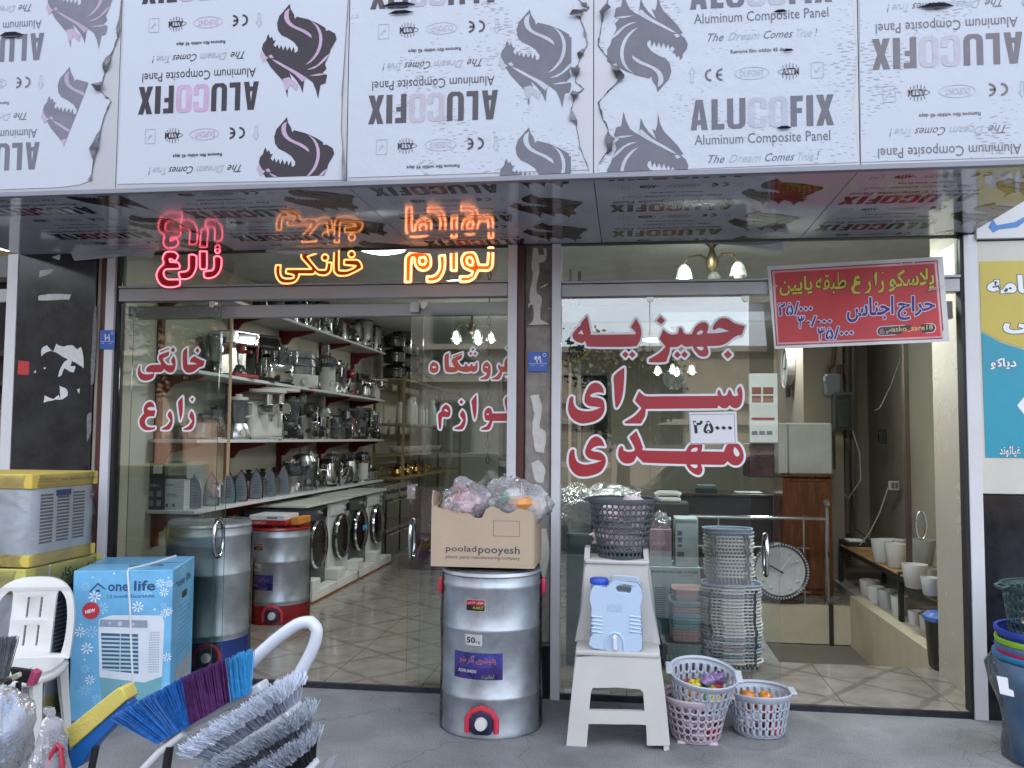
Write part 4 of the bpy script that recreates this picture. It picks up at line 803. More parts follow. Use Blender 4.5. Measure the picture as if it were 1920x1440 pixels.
tag(MB().box(-7.5, -3.72, 0, 2.4, -.1, .03).build('neighbour_floor', tile), kind='structure')
wall('neighbour_wall', 'plain cream wall of the neighbour right of the yellow signboard', M('cream_board', (.55, .53, .47)), (2.76, 9, .0, .1, .93, 3.1))
# ------------------------------------------------------------------ lamps that are on inside, some added as fill
def mpp(q): return (q-CAM).dot(_f)/FPX          # metres per photo pixel at a point
def lamp_light(name, loc, e, size, col=(.93, 1, .93), rot=(0, 0, 0), par=None):
    l = bpy.data.lights.new(name, 'AREA'); l.energy = e; l.size = size; l.color = col; l.shape = 'DISK'
    o = bpy.data.objects.new(name, l); COL.objects.link(o); o.location = loc; o.rotation_euler = rot; o.parent = par; l.energy = abs(e)*.62; return o
lit = M('lamp_lit', (.9, .9, .9), .4, var=0, emit=(.95, 1, .95), es=14)
def ceiling_lamp(x, y, e, lab, z=CEIL):
    t = thing('ceiling_lamp', lab, 'lamp', (x, y, z), group='round white ceiling lamps')
    MB().lathe([(.19, -.05), (.19, 0)], n=24).build('rim', M('lamp_rim', (.7, .7, .7), .4), t)
    MB().lathe([(0, -.085), (.1, -.08), (.17, -.06), (.182, -.045)], n=24).build('diffuser', lit, t)
    lamp_light('lamp_light', (0, 0, -.1), e, .34, par=t)
q = at(716, 468, Z=CEIL-.06)
ceiling_lamp(q.x, q.y, 21, 'round white ceiling lamp just above the middle neon word')
ceiling_lamp(-1.5, 2.6, 21, 'round white ceiling lamp above the front of the washing machines')
ceiling_lamp(-1.5, 7.8, 23, 'round white ceiling lamp above the pan rack')
ceiling_lamp(1.5, 4.0, -12, 'added round lamp under the beam brightening the lower floor', -.14)  # added to lighten the dark opening below the beam
ceiling_lamp(1.45, .75, 40, 'added round lamp out of sight above the stairwell, brightening the right wall')  # added fill, placed out of sight to brighten the homeware wall
ceiling_lamp(1.6, 4.4, 44, 'round white ceiling lamp above the stair railing')
ceiling_lamp(.4, 7.2, 26, 'round white ceiling lamp at the rear of the homeware shop')
ceiling_lamp(.5, .9, 34, 'round white ceiling lamp over the window display')
q = at(22, 472, Z=CEIL-.1); ceiling_lamp(q.x, min(q.y, 2.2), 60, 'round white ceiling lamp in the left neighbour shop')
brass = M('old_brass', (.1, .075, .04), .35, .8, var=.3)
def chandelier(lab, x, y, z, bulbs, drop, e, on=9):
    t = thing('chandelier', lab, 'lamp', (x, y, z))
    b = MB().cyl((0, 0, .05), (0, 0, CEIL-z), .012).lathe([(0, -.05), (.04, -.02), (.05, .03), (.02, .1), (.012, .16)], n=14).lathe([(.012, CEIL-z-.06), (.06, CEIL-z-.01), (.06, CEIL-z)], n=14)
    for i in range(bulbs):
        a = 2*pi*i/bulbs+1.4; b.tube([(0, 0, .02), (.09*cos(a), .09*sin(a), .07), (.18*cos(a), .18*sin(a), .05), (.22*cos(a), .22*sin(a), -.01)], .008, 6)
    b.build('arm', brass, t)
    for i in range(bulbs):
        a = 2*pi*i/bulbs+1.4; c = (.22*cos(a), .22*sin(a), -.01)
        s_ = MB().lathe([(.02, 0), (.045, -.03), (.055, -.07), (.062, -.1)], c, n=14, cap=False).build('shade', glassy('lamp_shade', (.8, .85, .8), 1.45, .2, cover=.5, ccol=(.8, .8, .75)), t)
        MB().lathe([(.014, -.02), (.03, -.06), (.034, -.09), (.026, -.12), (0, -.132)], c, n=14).build('bulb', lit if (i+2) % 3 < on else M('bulb_off', (.5, .5, .45), .2), s_)
    l = bpy.data.lights.new('bulb_light', 'POINT'); l.energy = e*.42; l.shadow_soft_size = .15; l.color = (.95, 1, .93); o = bpy.data.objects.new('bulb_light', l); COL.objects.link(o); o.parent = t; o.location = (0, 0, -.18)
q = at(885, 620, Y=4.6); chandelier('five armed brass chandelier with lit bulbs behind the right sidelight', q.x, q.y, q.z, 5, 0, 22)
q = at(1335, 492, Y=1.3); chandelier('dark brass chandelier with one lit bulb behind the right transom', q.x, q.y, q.z-.02, 3, 0, 5, 1)
q = at(1265, 690, Y=6.2); chandelier('small brass chandelier deep inside the homeware shop', q.x, q.y, q.z+.05, 4, 0, 16)
# ------------------------------------------------------------------ wall shelving of the appliance shop
SX0, SXF, SYA, SYB = -3.49, -3.1, .9, 5.85
SXF = at(365, 957, Y=SYA).x
ZS = [2.6, 1.985, 1.475, at(365, 957, Y=SYA).z]
shred = M('shelf_red', (.13, .009, .009), .45, var=.15); shwh = M('shelf_white', (.62, .63, .66), .4, var=.06)
sh = thing('wall_shelving', 'white shelves on red brackets along the left wall full of appliances', 'shelving', (-3.3, 3.3, .8))
for z in ZS:
    MB().box(SX0, SXF, SYA, SYB, z-.03, z-.004, .003).build('shelf', shwh, sh, world=True)
for y in (1.0, 2.15, 3.3, 4.45, 5.6):
    MB().box(SX0-.009, SX0+.03, y-.025, y+.025, ZS[3]-.28, 2.75).build('upright', shred, sh, world=True)
    for z in ZS:
        MB().prism([(0, -.035), (SXF-SX0-.04, -.035), (SXF-SX0-.04, -.052), (.09, -.105), (.04, -.17), (0, -.17)], frame((SX0+.03, y+.012, z), (1, 0, 0), (0, 0, 1)), .024).build('bracket', shred, sh, world=True)
# appliance materials
blk = M('black_plastic', (.018, .018, .02), .25, var=.2, coat=.3); wp = M('white_plastic', (.62, .62, .6), .35, var=.05); gp = M('grey_plastic', (.16, .17, .2), .4)
cle = glassy('clear_plastic', (.85, .88, .9), 1.5, .05, bump=.2, cover=.12)
redm = M('red_plastic', (.3, .012, .015), .3, coat=.4); teal = M('teal_plastic', (.05, .3, .3), .35); pink = M('pink_plastic', (.5, .05, .1), .35); gold = M('gold_metal', (.62, .4, .14), .2, 1, var=.2)
dgl = M('dark_glass', (.012, .013, .015), .06, var=.1, coat=.6)
PRO = {}
def k_kettle(t, a, b):
    MB().lathe([(.075, .02), (.078, .03), (.07, .12), (.055, .2)], n=20).build('body', a, t); MB().lathe([(.08, 0), (.08, .02)], n=18).build('base', b, t)
    MB().lathe([(.055, .2), (.045, .215), (.012, .22), (.014, .235), (0, .238)], n=16).build('lid', b, t)
    MB().tube([(0, .05, .205), (0, .1, .2), (0, .115, .14), (0, .1, .06), (0, .072, .05)], .011, 8, sq=1.3).build('handle', b, t)
    MB().prism([(-.018, .19), (.018, .19), (.008, .15), (-.008, .15)], frame((0, -.055, 0), (1, 0, 0), (0, 0, 1)), .03).build('spout', a, t)
def k_blender(t, a, b):
    MB().lathe([(.085, 0), (.09, .02), (.07, .1), (.055, .13)], n=16, pw=4).build('base', a, t); MB().cyl((.07, 0, .06), (.095, 0, .055), .02, n=14).build('knob', b, t)
    MB().lathe([(.05, .13), (.055, .15), (.075, .32)], n=18).build('jar', cle, t); MB().lathe([(.078, .32), (.078, .345), (.03, .35), (.03, .37), (0, .372)], n=18).build('lid', b, t)
    MB().tube([(0, .07, .3), (0, .12, .3), (0, .115, .2), (0, .06, .18)], .01, 6).build('handle', b, t)
def k_coffee(t, a, b):
    MB().box(-.13, .02, -.14, .14, 0, .36, .012).box(.02, .15, -.14, .14, .25, .36, .012).build('body', a, t); MB().box(.02, .16, -.13, .13, 0, .03, .006).build('drip_tray', b, t)
    MB().cyl((.09, 0, .25), (.09, 0, .19), .03, n=14).cyl((.1, 0, .2), (.19, 0, .195), .014, n=8).build('brew_head', b, t)
    MB().box(.151, .156, -.1, .1, .28, .34, .002).build('control_panel', dgl, t); MB().tube([(.152, .1, .33), (.17, .1, .3), (.16, .1, .12)], .006, 6).build('steam_wand', b, t)
def k_toaster(t, a, b):
    MB().box(-.08, .08, -.13, .13, .012, .19, .03, seg=3).build('body', a, t); MB().box(-.05, -.02, -.1, .1, .186, .192).box(.02, .05, -.1, .1, .186, .192).build('slot', blk, t)
    MB().box(-.085, .085, -.128, .128, 0, .014, .004).build('base', b, t); MB().box(.08, .11, .05, .08, .1, .12, .005).cyl((.08, -.05, .06), (.1, -.05, .06), .02, n=12).build('lever', b, t)
def k_steamer(t, a, b):
    MB().lathe([(.15, 0), (.17, .03), (.17, .12), (.155, .13)], n=24, sy=1.25).build('base', a, t)
    for i in range(3): MB().lathe([(.145, .13+i*.075), (.155, .135+i*.075), (.15, .2+i*.075)], n=24, sy=1.2).build('tier', glassy('steamer_clear', (.55, .55, .68), 1.5, .08, cover=.3), t)
    MB().cyl((.16, 0, .06), (.19, 0, .06), .035, n=14).build('knob', b, t)
def k_juicer(t, a, b):
    MB().lathe([(.09, 0), (.095, .02), (.09, .2), (.1, .22)], n=20).build('body', a, t); MB().lathe([(.1, .22), (.115, .26), (.09, .31), (.045, .33)], n=20).build('lid', b, t)
    MB().lathe([(.038, .33), (.038, .43), (.045, .435)], n=16).build('feed_tube', cle, t); MB().box(.08, .15, -.02, .02, .2, .23, .006).build('spout', b, t); MB().cyl((.085, .0, .08), (.11, .0, .08), .022, n=14).build('knob', b, t)
def k_mincer(t, a, b):
    MB().box(-.11, .11, -.09, .09, 0, .26, .035, seg=3).build('body', a, t); MB().cyl((.09, 0, .2), (.24, 0, .2), .035, n=16).lathe([(.03, 0), (.03, .1)], (.17, 0, .2), n=12).build('head', b, t)
    MB().lathe([(.03, .3), (.12, .31), (.125, .33)], (.17, 0, 0), n=18, sx=.75, sy=1.2).build('hopper_tray', a, t)
def k_mixer(t, a, b):
    MB().box(-.12, .17, -.09, .09, 0, .04, .015).box(-.12, -.02, -.055, .055, .03, .28, .025, seg=2).box(-.14, .17, -.06, .06, .26, .38, .045, seg=3).build('body', a, t)
    MB().lathe([(.05, .045), (.08, .07), (.095, .12), (.1, .19)], (.08, 0, 0), n=20).build('bowl', b, t); MB().cyl((.08, 0, .26), (.08, 0, .12), .012).build('whisk', b, t)
def k_urn(t, a, b):
    MB().lathe([(.1, .03), (.1, .3), (.095, .32)], n=22).build('body', a, t); MB().lathe([(.105, 0), (.105, .035)], n=20).build('base', b, t); MB().lathe([(.1, .32), (.102, .345), (.06, .375), (.018, .38), (.018, .4), (0, .402)], n=20).build('lid', b, t)
    MB().cyl((.095, 0, .08), (.14, 0, .08), .012).cyl((.13, 0, .11), (.13, 0, .05), .008).build('tap', b, t)
    MB().tube([(0, .1, .27), (0, .135, .25), (0, .135, .17), (0, .1, .15)], .01, 6).build('handle', b, t)
def k_iron(t, a, b):
    sole = [(0, .29), (.035, .22), (.055, .13), (.06, .05), (.055, .0), (-.055, .0), (-.06, .05), (-.055, .13), (-.035, .22)]
    sm = smoothc(sole, 3)
    MB().prism(sm, frame((.0, 0, .01), (1, 0, 0), (0, 0, 1)), .012).build('soleplate', M('soleplate', (.16, .185, .22), .3, .3, var=.2), t)
    d = MB()
    for i in range(7): d.prism([(-.036+.003*i*0, .05+i*.028), (.036*(1-i*.1), .05+i*.028), (.036*(1-i*.1), .053+i*.028), (-.036*(1-i*.1), .053+i*.028)], frame((0, -.0135, .01), (1, 0, 0), (0, 0, 1)), .001)
    d.build('steam_vent', blk, t)
    bd = MB(); n_ = len(sm); vs = [(x*1.22, .001, (z-.14)*1.07+.155) for x, z in sm]+[(x*.8, .045, .012+z*.86) for x, z in sm]+[(x*.4, .075, .02+z*.6) for x, z in sm]
    bd.add(vs, [tuple(2*n_+i for i in range(n_))]+[(j*n_+i, j*n_+(i+1) % n_, (j+1)*n_+(i+1) % n_, (j+1)*n_+i) for j in range(2) for i in range(n_)]); bd.build('body', a, t)
    MB().tube([(0, .06, .03), (0, .12, .03), (0, .125, .1), (0, .1, .19), (0, .05, .21)], .014, 8).build('handle', b, t); MB().box(-.05, .05, -.002, .13, -.0, .03, .008).build('heel', a, t)
def k_pot(t, a, b):
    MB().lathe([(.1, 0), (.118, .015), (.122, .11), (.126, .115)], n=24).build('body', a, t); MB().lathe([(.124, .116), (.09, .145), (.03, .158), (0, .16)], n=24).build('lid', b, t); MB().lathe([(.012, .158), (.022, .18), (0, .186)], n=12).build('knob', blk, t)
    for s_ in (-1, 1): MB().tube([(-.03, s_*.118, .09), (-.03, s_*.15, .09), (.03, s_*.15, .09), (.03, s_*.118, .09)], .007, 6).build('handle', blk, t)
def k_bottle(t, a, b):
    MB().lathe([(.045, 0), (.048, .01), (.048, .16), (.03, .2)], n=16).build('body', a, t); MB().lathe([(.032, .2), (.032, .24), (0, .243)], n=14).build('cap', b, t)
def k_teapot(t, a, b):
    MB().lathe([(.05, 0), (.075, .04), (.07, .09), (.04, .12)], n=18).build('body', a, t); MB().lathe([(.04, .12), (.02, .14), (.008, .15), (.012, .165), (0, .17)], n=12).build('lid', a, t)
    MB().tube([(.06, 0, .06), (.11, 0, .08), (.13, 0, .13)], [.016, .012, .008], 7).build('spout', a, t); MB().tube([(-.06, 0, .1), (-.11, 0, .1), (-.1, 0, .04), (-.065, 0, .035)], .007, 6).build('handle', a, t)
def k_bowl(t, a, b):
    MB().lathe([(.04, 0), (.08, .03), (.1, .07), (.096, .07), (.075, .034), (0, .01)], n=20).build('bowl', a, t)
KIND = dict(kettle=('kettle', k_kettle), blender=('blender', k_blender), coffee=('coffee_machine', k_coffee), toaster=('toaster', k_toaster), steamer=('food_steamer', k_steamer), juicer=('juicer', k_juicer), mincer=('meat_mincer', k_mincer), mixer=('stand_mixer', k_mixer), urn=('water_urn', k_urn), iron=('steam_iron', k_iron), pot=('cooking_pot', k_pot), bottle=('flask', k_bottle), teapot=('teapot', k_teapot), bowl=('bowl', k_bowl))
def put(kind, loc, a, b, lab, s=1, rz=0, group=None):
    nm, fn = KIND[kind]; key = (kind, a.name, b.name); cat = nm.replace('_', ' ')
    if key not in PRO:
        t = thing(nm, lab, cat, (0, 0, 0)); fn(t, a, b); PRO[key] = t; o = t; o.location = loc; o.rotation_euler = (0, 0, rz); o.scale = (s, s, s)
        if group: o['group'] = group
    else: o = dup(PRO[key], loc, rz, lab, group, (s, s, s))
    return o
def yshelf(px_, py_): return at(px_, py_, X=(SX0+SXF)/2+.04).y
ch, ste = chrome, steel
rows = [
 (0, [(548,'juicer',ch,blk,.7,'chrome juicer first from the door on the top shelf'),(562,'kettle',ch,ch,.9,'all chrome kettle second on the top shelf'),(577,'blender',ste,blk,.75,'steel blender third on the top shelf'),(592,'kettle',ch,blk,1.0,'chrome kettle with black lid beside the steel blender on top'),(605,'teapot',ch,ch,1.3,'chrome teapot in the middle of the top shelf'),(617,'juicer',ste,ch,.7,'steel juicer with chrome lid on the top shelf'),(630,'urn',blk,ch,.75,'black urn with chrome lid on the top shelf'),(643,'kettle',ste,redm,1.0,'steel kettle with red lid on the top shelf'),(655,'toaster',ch,blk,.8,'chrome toaster on the top shelf before the urns'),(666,'urn',ste,blk,.72,'small steel urn first in the urn row'),(680,'urn',ch,blk,.98,'tallest chrome urn with black lid on the top shelf'),(703,'urn',ch,blk,.86,'middle chrome urn right of the tallest urn'),(719,'urn',ch,blk,.7,'smallest chrome urn at the end of the top shelf')]),
 (1, [(437,'coffee',ch,redm,1.0,'chrome coffee machine with red trim at the door end of the second shelf'),(480,'coffee',blk,dgl,1.05,'large black coffee machine second on the second shelf'),(517,'toaster',ch,blk,1.0,'upright chrome toaster on the second shelf'),(556,'steamer',wp,ch,.95,'white food steamer with clear tiers on the second shelf'),(587,'blender',blk,blk,1.0,'black blender behind the steamer'),(608,'juicer',wp,cle,1.12,'large white juicer with clear top on the second shelf'),(628,'blender',ste,ste,.95,'steel blender beside the large white juicer'),(650,'mixer',redm,ch,.72,'red stand mixer on the second shelf'),(668,'coffee',blk,ch,.72,'small black coffee machine beside the red mixer'),(686,'coffee',ste,blk,.66,'small steel coffee machine near the end of the second shelf'),(704,'mincer',wp,ch,.72,'grey white mincer at the end of the second shelf')]),
 (2, [(372,'pot',ste,ch,1.0,'steel pot behind the left glass on the third shelf'),(440,'blender',ste,wp,.95,'steel blender with white lid by the door edge'),(466,'mincer',wp,ste,1.2,'large white meat mincer on the third shelf'),(496,'mincer',wp,ch,1.28,'white mincer with raised tray on the third shelf'),(520,'kettle',gp,blk,1.05,'grey kettle between the mincer and the steel juicers'),(543,'blender',blk,cle,1.05,'black blender with clear lid on the third shelf'),(562,'juicer',ste,blk,1.0,'steel juicer with black lid on the third shelf'),(582,'kettle',blk,ch,.8,'small black kettle between two juicers'),(601,'juicer',ch,ste,1.0,'chrome juicer right of the small black kettle'),(622,'mincer',cle,ste,.95,'mincer wrapped in clear plastic on the third shelf'),(640,'pot',blk,blk,.85,'low black pot on the third shelf'),(655,'kettle',ch,redm,1.1,'chrome kettle with red lid on the third shelf'),(676,'urn',blk,blk,.66,'all black urn near the end of the third shelf'),(697,'blender',blk,ste,.9,'black blender with steel lid at the end of the third shelf'),(712,'kettle',blk,blk,1.0,'black kettle last on the third shelf')]),
 (3, [(551,'blender',wp,ch,.82,'white blender with chrome lid on the lowest shelf'),(571,'juicer',cle,ste,1.05,'juicer wrapped in clear plastic on the lowest shelf'),(585,'blender',ch,ch,.98,'all chrome blender on the lowest shelf'),(600,'kettle',blk,ste,.85,'black kettle with steel lid on the lowest shelf'),(615,'kettle',ch,blk,1.15,'tall chrome kettle in the middle of the lowest shelf'),(634,'teapot',ch,blk,1.5,'chrome teapot on the lowest shelf'),(654,'kettle',ste,blk,1.2,'steel kettle with black handle on the lowest shelf'),(676,'urn',wp,ch,.65,'white urn with chrome lid on the lowest shelf'),(692,'pot',ste,blk,.9,'steel pot with black lid near the end of the lowest shelf'),(708,'teapot',gold,gold,1.2,'gold teapot last on the lowest shelf')]),
]
for si, items in rows:
    for (px_, kd, a, b, s, lab) in items:
        py_ = [600, 700, 822, 930][si]; y = yshelf(px_, py_)
        put(kd, ((SX0+SXF)/2+.04+random.uniform(-.03, .03), min(y, SYB-.08), ZS[si]-.004), a, b, lab, s*1.08, random.uniform(-.5, .1)-.3)
# a second, darker row behind the first
back = [('kettle', blk, ste, 'black kettle with steel lid'), ('blender', blk, cle, 'black blender'), ('urn', blk, ste, 'black urn'), ('coffee', blk, ste, 'black coffee machine'), ('juicer', gp, blk, 'grey juicer'), ('kettle', ste, blk, 'steel kettle'), ('blender', ste, blk, 'steel blender'), ('toaster', blk, ste, 'black toaster')]
rnd = random.Random(19); nthb = nth = ('first', 'second', 'third', 'fourth', 'fifth', 'sixth', 'seventh', 'eighth', 'ninth', 'tenth', 'eleventh', 'twelfth', 'thirteenth', 'fourteenth', 'fifteenth', 'sixteenth', 'seventeenth', 'eighteenth', 'nineteenth', 'twentieth')
for si, (yy0, yy1, n_) in enumerate(((2.4, 5.75, 17), (1.5, 5.75, 19), (1.2, 5.75, 20), (2.9, 5.75, 15))):
    for i in range(n_):
        kd, a, b, nm = back[rnd.randrange(8)]
        put(kd, (SX0+.1+(.11 if i % 2 else 0)+rnd.uniform(0, .02), yy0+(yy1-yy0)*(i+.5)/n_, ZS[si]-.004), a, b, '%s in back row of the %s shelf, %s from door' % (nm, ('top', 'second', 'third', 'lowest')[si], nthb[i]), rnd.uniform(.7, 1.1), rnd.uniform(-.8, .2), 'appliances in the back rows')
# irons with their soleplates to the street, black pots behind
for (px_, a, b, lab) in ((362,wp,gp,'white grey steam iron behind the left glass door'),(396,gp,blk,'dark steam iron beside the glass door lock'),(428,teal,wp,'teal steam iron on the lowest shelf'),(451,pink,wp,'pink steam iron on the lowest shelf'),(480,gp,gp,'grey steam iron right of the pink iron'),(505,wp,blk,'white steam iron with black handle'),(531,wp,wp,'all white steam iron before the kettles')):
    q = at(px_, 935, X=SXF-.09); put('iron', (q.x, q.y, ZS[3]-.004), a, b, lab, .86, .35)
for i, px_ in enumerate((466, 492, 515, 538)):
    q = at(px_, 900, X=SX0+.13); put('pot', (q.x, q.y, ZS[3]-.004), ste, blk, 'steel pot with black lid behind the irons, %s from the door' % ('first', 'second', 'third', 'fourth')[i], 1.35, 0, 'pots behind the irons')
# boxed irons behind the left glass
def carton(name, lab, x0, x1, y0, y1, z0, z1, mat, marks=(), cat='box', bev=.003):
    t = thing(name, lab, cat, ((x0+x1)/2, (y0+y1)/2, z0))
    MB().box(x0, x1, y0, y1, z0, z1, bev).build('carton', mat, t, world=True)
    for (vf, mm, nm) in marks:          # front-face marks given as 0..1 across and up
        v = [(x0+(x1-x0)*a, y0-.0012, z0+(z1-z0)*b) for a, b in vf[0]]; MB().add(v, vf[1]).build(nm, mm, t, world=True, smooth=0)
    return t
bq = SYA+.04
cx = lambda px_: at(px_, 900, Y=bq).x
czz = lambda py_: at(320, py_, Y=bq).z
cbk = M('carton_black', (.02, .02, .024), .5, var=.1); cwh = M('carton_white', (.55, .56, .58), .5, var=.05); cgr = M('carton_grey', (.25, .27, .3), .5)
def sq(x, y, w_, h_): return rect(x, y, x+w_, y+h_)
z4 = ZS[3]-.004; h1 = czz(898); h2 = czz(866)
carton('appliance_box', 'black printed appliance carton with small white lettering behind the left glass', cx(275), cx(309), bq, bq+.25, z4, h1, cbk, [(text('tulps', .2, .72, .5, .12), wht, 'lettering'), (joinvf(sq(.15,.42,.25,.18), sq(.58,.42,.25,.18), sq(.15,.12,.25,.18), sq(.58,.12,.25,.18)), M('mark_grey', (.3, .31, .33), .5), 'printed_picture')])
carton('appliance_box', 'white printed appliance carton with black lettering beside the black carton', cx(310), cx(346), bq, bq+.25, z4, h1, cwh, [(text('tulps', .05, .74, .42, .13), inkb, 'lettering'), (joinvf(sq(.06,.1,.12,.1), sq(.4,.1,.12,.1), sq(.06,.5,.5,.02), sq(.06,.44,.6,.02)), inkb, 'printed_picture')])
carton('appliance_box', 'black carton with white label lying on the black printed carton', cx(276), cx(307), bq, bq+.25, h1+.001, h2, cbk, [(sq(.35,.3,.55,.5), wht, 'label')])
carton('appliance_box', 'grey carton lying on the white printed carton', cx(308), cx(350), bq, bq+.25, h1+.001, h2, cgr, [(sq(.55,.2,.35,.6), gp, 'printed_picture'), (sq(.0,.0,1,.2), cbk, 'printed_band')])
# ------------------------------------------------------------------ washing machines and cookers under the shelves
WX = -2.82
def foam(lab, x0, x1, y0, y1, z0, z1):
    b = MB().box(x0, x1, y0, y1, z0, z0+(z1-z0)*.45, .006).box(x0, x1, y0, y0+(y1-y0)*.3, z0+(z1-z0)*.45, z1, .006).box(x0, x0+.06, y0, y1, z0+(z1-z0)*.45, z1, .006)
    return tag(b.build('foam_block', M('polystyrene', (.66, .66, .64), .8, bump=.2, bs=200)), lab, 'packing foam', 'packing foam under the washing machines')
def washer(lab, y0, y1, col, face, sticker=False):
    t = thing('washing_machine', lab, 'washing machine', (WX-.3, (y0+y1)/2, FZ+.06), group='front loading washing machines'); w2 = (y1-y0)/2; H_ = .76
    MB().box(-.28, .28, -w2, w2, 0, H_, .012).build('cabinet', col, t); MB().box(.281, .29, -w2+.01, w2-.01, H_-.13, H_-.01, .004).build('control_panel', face, t)
    MB().cyl((.29, w2-.16, H_-.07), (.315, w2-.16, H_-.07), .032, n=18).build('dial', chrome, t); MB().box(.29, .294, w2-.12, w2-.02, H_-.11, H_-.03).build('display', dgl, t); MB().box(.29, .295, -w2+.02, -w2+.19, H_-.12, H_-.03, .003).build('drawer', face, t)
    T = Matrix.Translation((.285, 0, .42)) @ Matrix.Rotation(pi/2, 4, 'Y')
    d = MB().lathe([(.215, 0), (.225, .02), (.21, .05), (.19, .055)], n=36, T=T, cap=False).build('door', dgl if face is not wpan else blk, t); MB().lathe([(.212, .03), (.222, .035), (.212, .052)], n=36, T=T, cap=False).build('door_ring', chrome, d)
    MB().lathe([(.19, .053), (.12, .075), (0, .08)], n=30, T=T).build('door_glass', dgl, d)
    if sticker: MB().box(.362, .364, -.07, .08, .42, .47).build('sticker', M('sticker_blue', (.1, .4, .7), .5), d)
    return t
wcol = M('washer_grey', (.09, .095, .11), .35, .3); wpan = M('washer_white', (.6, .61, .62), .35); wside = M('washer_side', (.3, .31, .34), .4)
Yw = [at(p_, 1000, X=WX).y for p_ in (572, 620, 657, 691)]
washer('dark grey front loading washing machine nearest the door', Yw[0], Yw[0]+.6, wcol, wcol)
washer('white front loading washing machine second from the door', Yw[1], Yw[1]+.6, wpan, wpan)
washer('dark front loading washing machine with blue sticker on its door', Yw[2], Yw[2]+.6, wcol, wcol, True)
washer('white front loading washing machine next to the ovens', Yw[3], Yw[3]+.6, wpan, wpan)
for i, y in enumerate(Yw): foam('white packing foam under the %s washing machine from the door' % ('first', 'second', 'third', 'fourth')[i], WX-.55, WX+.09, y-.02, y+.63, FZ+.012, FZ+.2)
tag(MB().box(WX-.58, WX+.1, Yw[0]-.05, Yw[3]+.68, FZ, FZ+.012).build('cardboard_sheet', M('brown_board', (.2, .07, .03), .8, var=.2)), 'brown cardboard strip under the packing foam', 'cardboard')
tag(MB().box(-3.47, WX+.02, Yw[0]-.02, Yw[1]+.58, .865, .885, .003).build('worktop_sheet', M('foam_sheet', (.5, .5, .47), .7)), 'pale packing sheet across the first two washing machines', 'sheet')
tag(MB().box(-3.47, WX+.02, Yw[2]-.02, Yw[3]+.62, .87, .9, .003).build('worktop_sheet', M('foam_sheet', (.5, .5, .47), .7)), 'pale packing sheet across the last two washing machines', 'sheet')
def oven(lab, y0, y1, base=0):
    t = thing('cooker', lab, 'cooker', (WX-.3, (y0+y1)/2, FZ)); w2 = (y1-y0)/2
    MB().box(-.28, .28, -w2, w2, .0, .88, .006).build('body', steel, t); MB().box(.281, .285, -w2+.02, w2-.02, .74, .86, .002).build('control_panel', steel, t)
    for i in range(5): MB().cyl((.285, -w2+.1+i*(2*w2-.2)/4, .8), (.31, -w2+.1+i*(2*w2-.2)/4, .8), .02, n=12).build('knob', blk, t)
    for z0, z1 in ((.36, .72), (.03, .33)):
        d = MB().box(.281, .295, -w2+.02, w2-.02, z0, z1, .003).build('oven_door', dgl, t); MB().cyl((.325, -w2+.06, z1-.03), (.325, w2-.06, z1-.03), .01, n=8).build('handle', chrome, d)
oven('steel and black glass cooker right of the washing machines', Yw[3]+.72, Yw[3]+1.32); oven('second steel cooker behind the first one', Yw[3]+1.36, Yw[3]+1.96)
# ------------------------------------------------------------------ gold pan rack further back
rk = thing('pan_rack', 'pale gold angle iron rack of pans and flasks behind the appliance shelves', 'rack', (-3.1, 7.6, 0)); rkm = M('rack_gold', (.3, .24, .13), .4, .4, var=.15)
RX0, RX1 = -3.3, -2.88
RZ = [at(728, 700, X=RX1).z, 1.68, 1.28, .98]
for z in RZ: MB().box(RX0, RX1, 5.95, 9.9, z-.03, z, .002).build('shelf', rkm, rk, world=True)
for y in (5.97, 7.2, 8.5, 9.88):
    for x in (RX0, RX1-.03): MB().box(x, x+.03, y-.015, y+.015, FZ, RZ[0]+.02).build('post', rkm, rk, world=True)
nth = ('first', 'second', 'third', 'fourth', 'fifth', 'sixth', 'seventh', 'eighth', 'ninth', 'tenth', 'eleventh', 'twelfth', 'thirteenth', 'fourteenth', 'fifteenth', 'sixteenth', 'seventeenth', 'eighteenth', 'nineteenth', 'twentieth', 'twenty-first', 'twenty-second', 'twenty-third', 'twenty-fourth', 'twenty-fifth', 'twenty-sixth')
k = 0
for (y, n_, s) in ((6.15, 3, 1.25), (6.55, 4, 1.1), (7.0, 3, 1.15), (7.5, 2, 1.0), (8.0, 2, 1.1)):
    for j in range(n_): put('pot', (-3.08, y, RZ[0]+j*.165*s), blk, blk, 'black pot in the %s pile on the gold rack, %s from below' % (nth[k], nth[j]), s, .4, 'black pots on the gold rack')
    k += 1
for i in range(9): put('bottle', (-3.0+.05*(i % 2), 6.2+i*.33, RZ[1]), wp, wp, 'white flask on the gold rack, %s from the appliance shelves' % nth[i], 1.2+.2*(i % 3), 0, 'white flasks on the gold rack')
for i in range(6): put('bowl', (-3.02, 6.2+i*.42, RZ[2]), wp, wp, 'white bowl on the third rack shelf, %s from the appliance shelves' % nth[i], 1.3, 0, 'white bowls on the gold rack')
for i in range(8): put('teapot', (-3.0-.06*(i % 2), 6.1+i*.25, RZ[3]), gold, gold, 'gold teapot on the lowest rack shelf, %s from the appliance shelves' % nth[i], 1.1, .6*i, 'gold teapots on the rack')
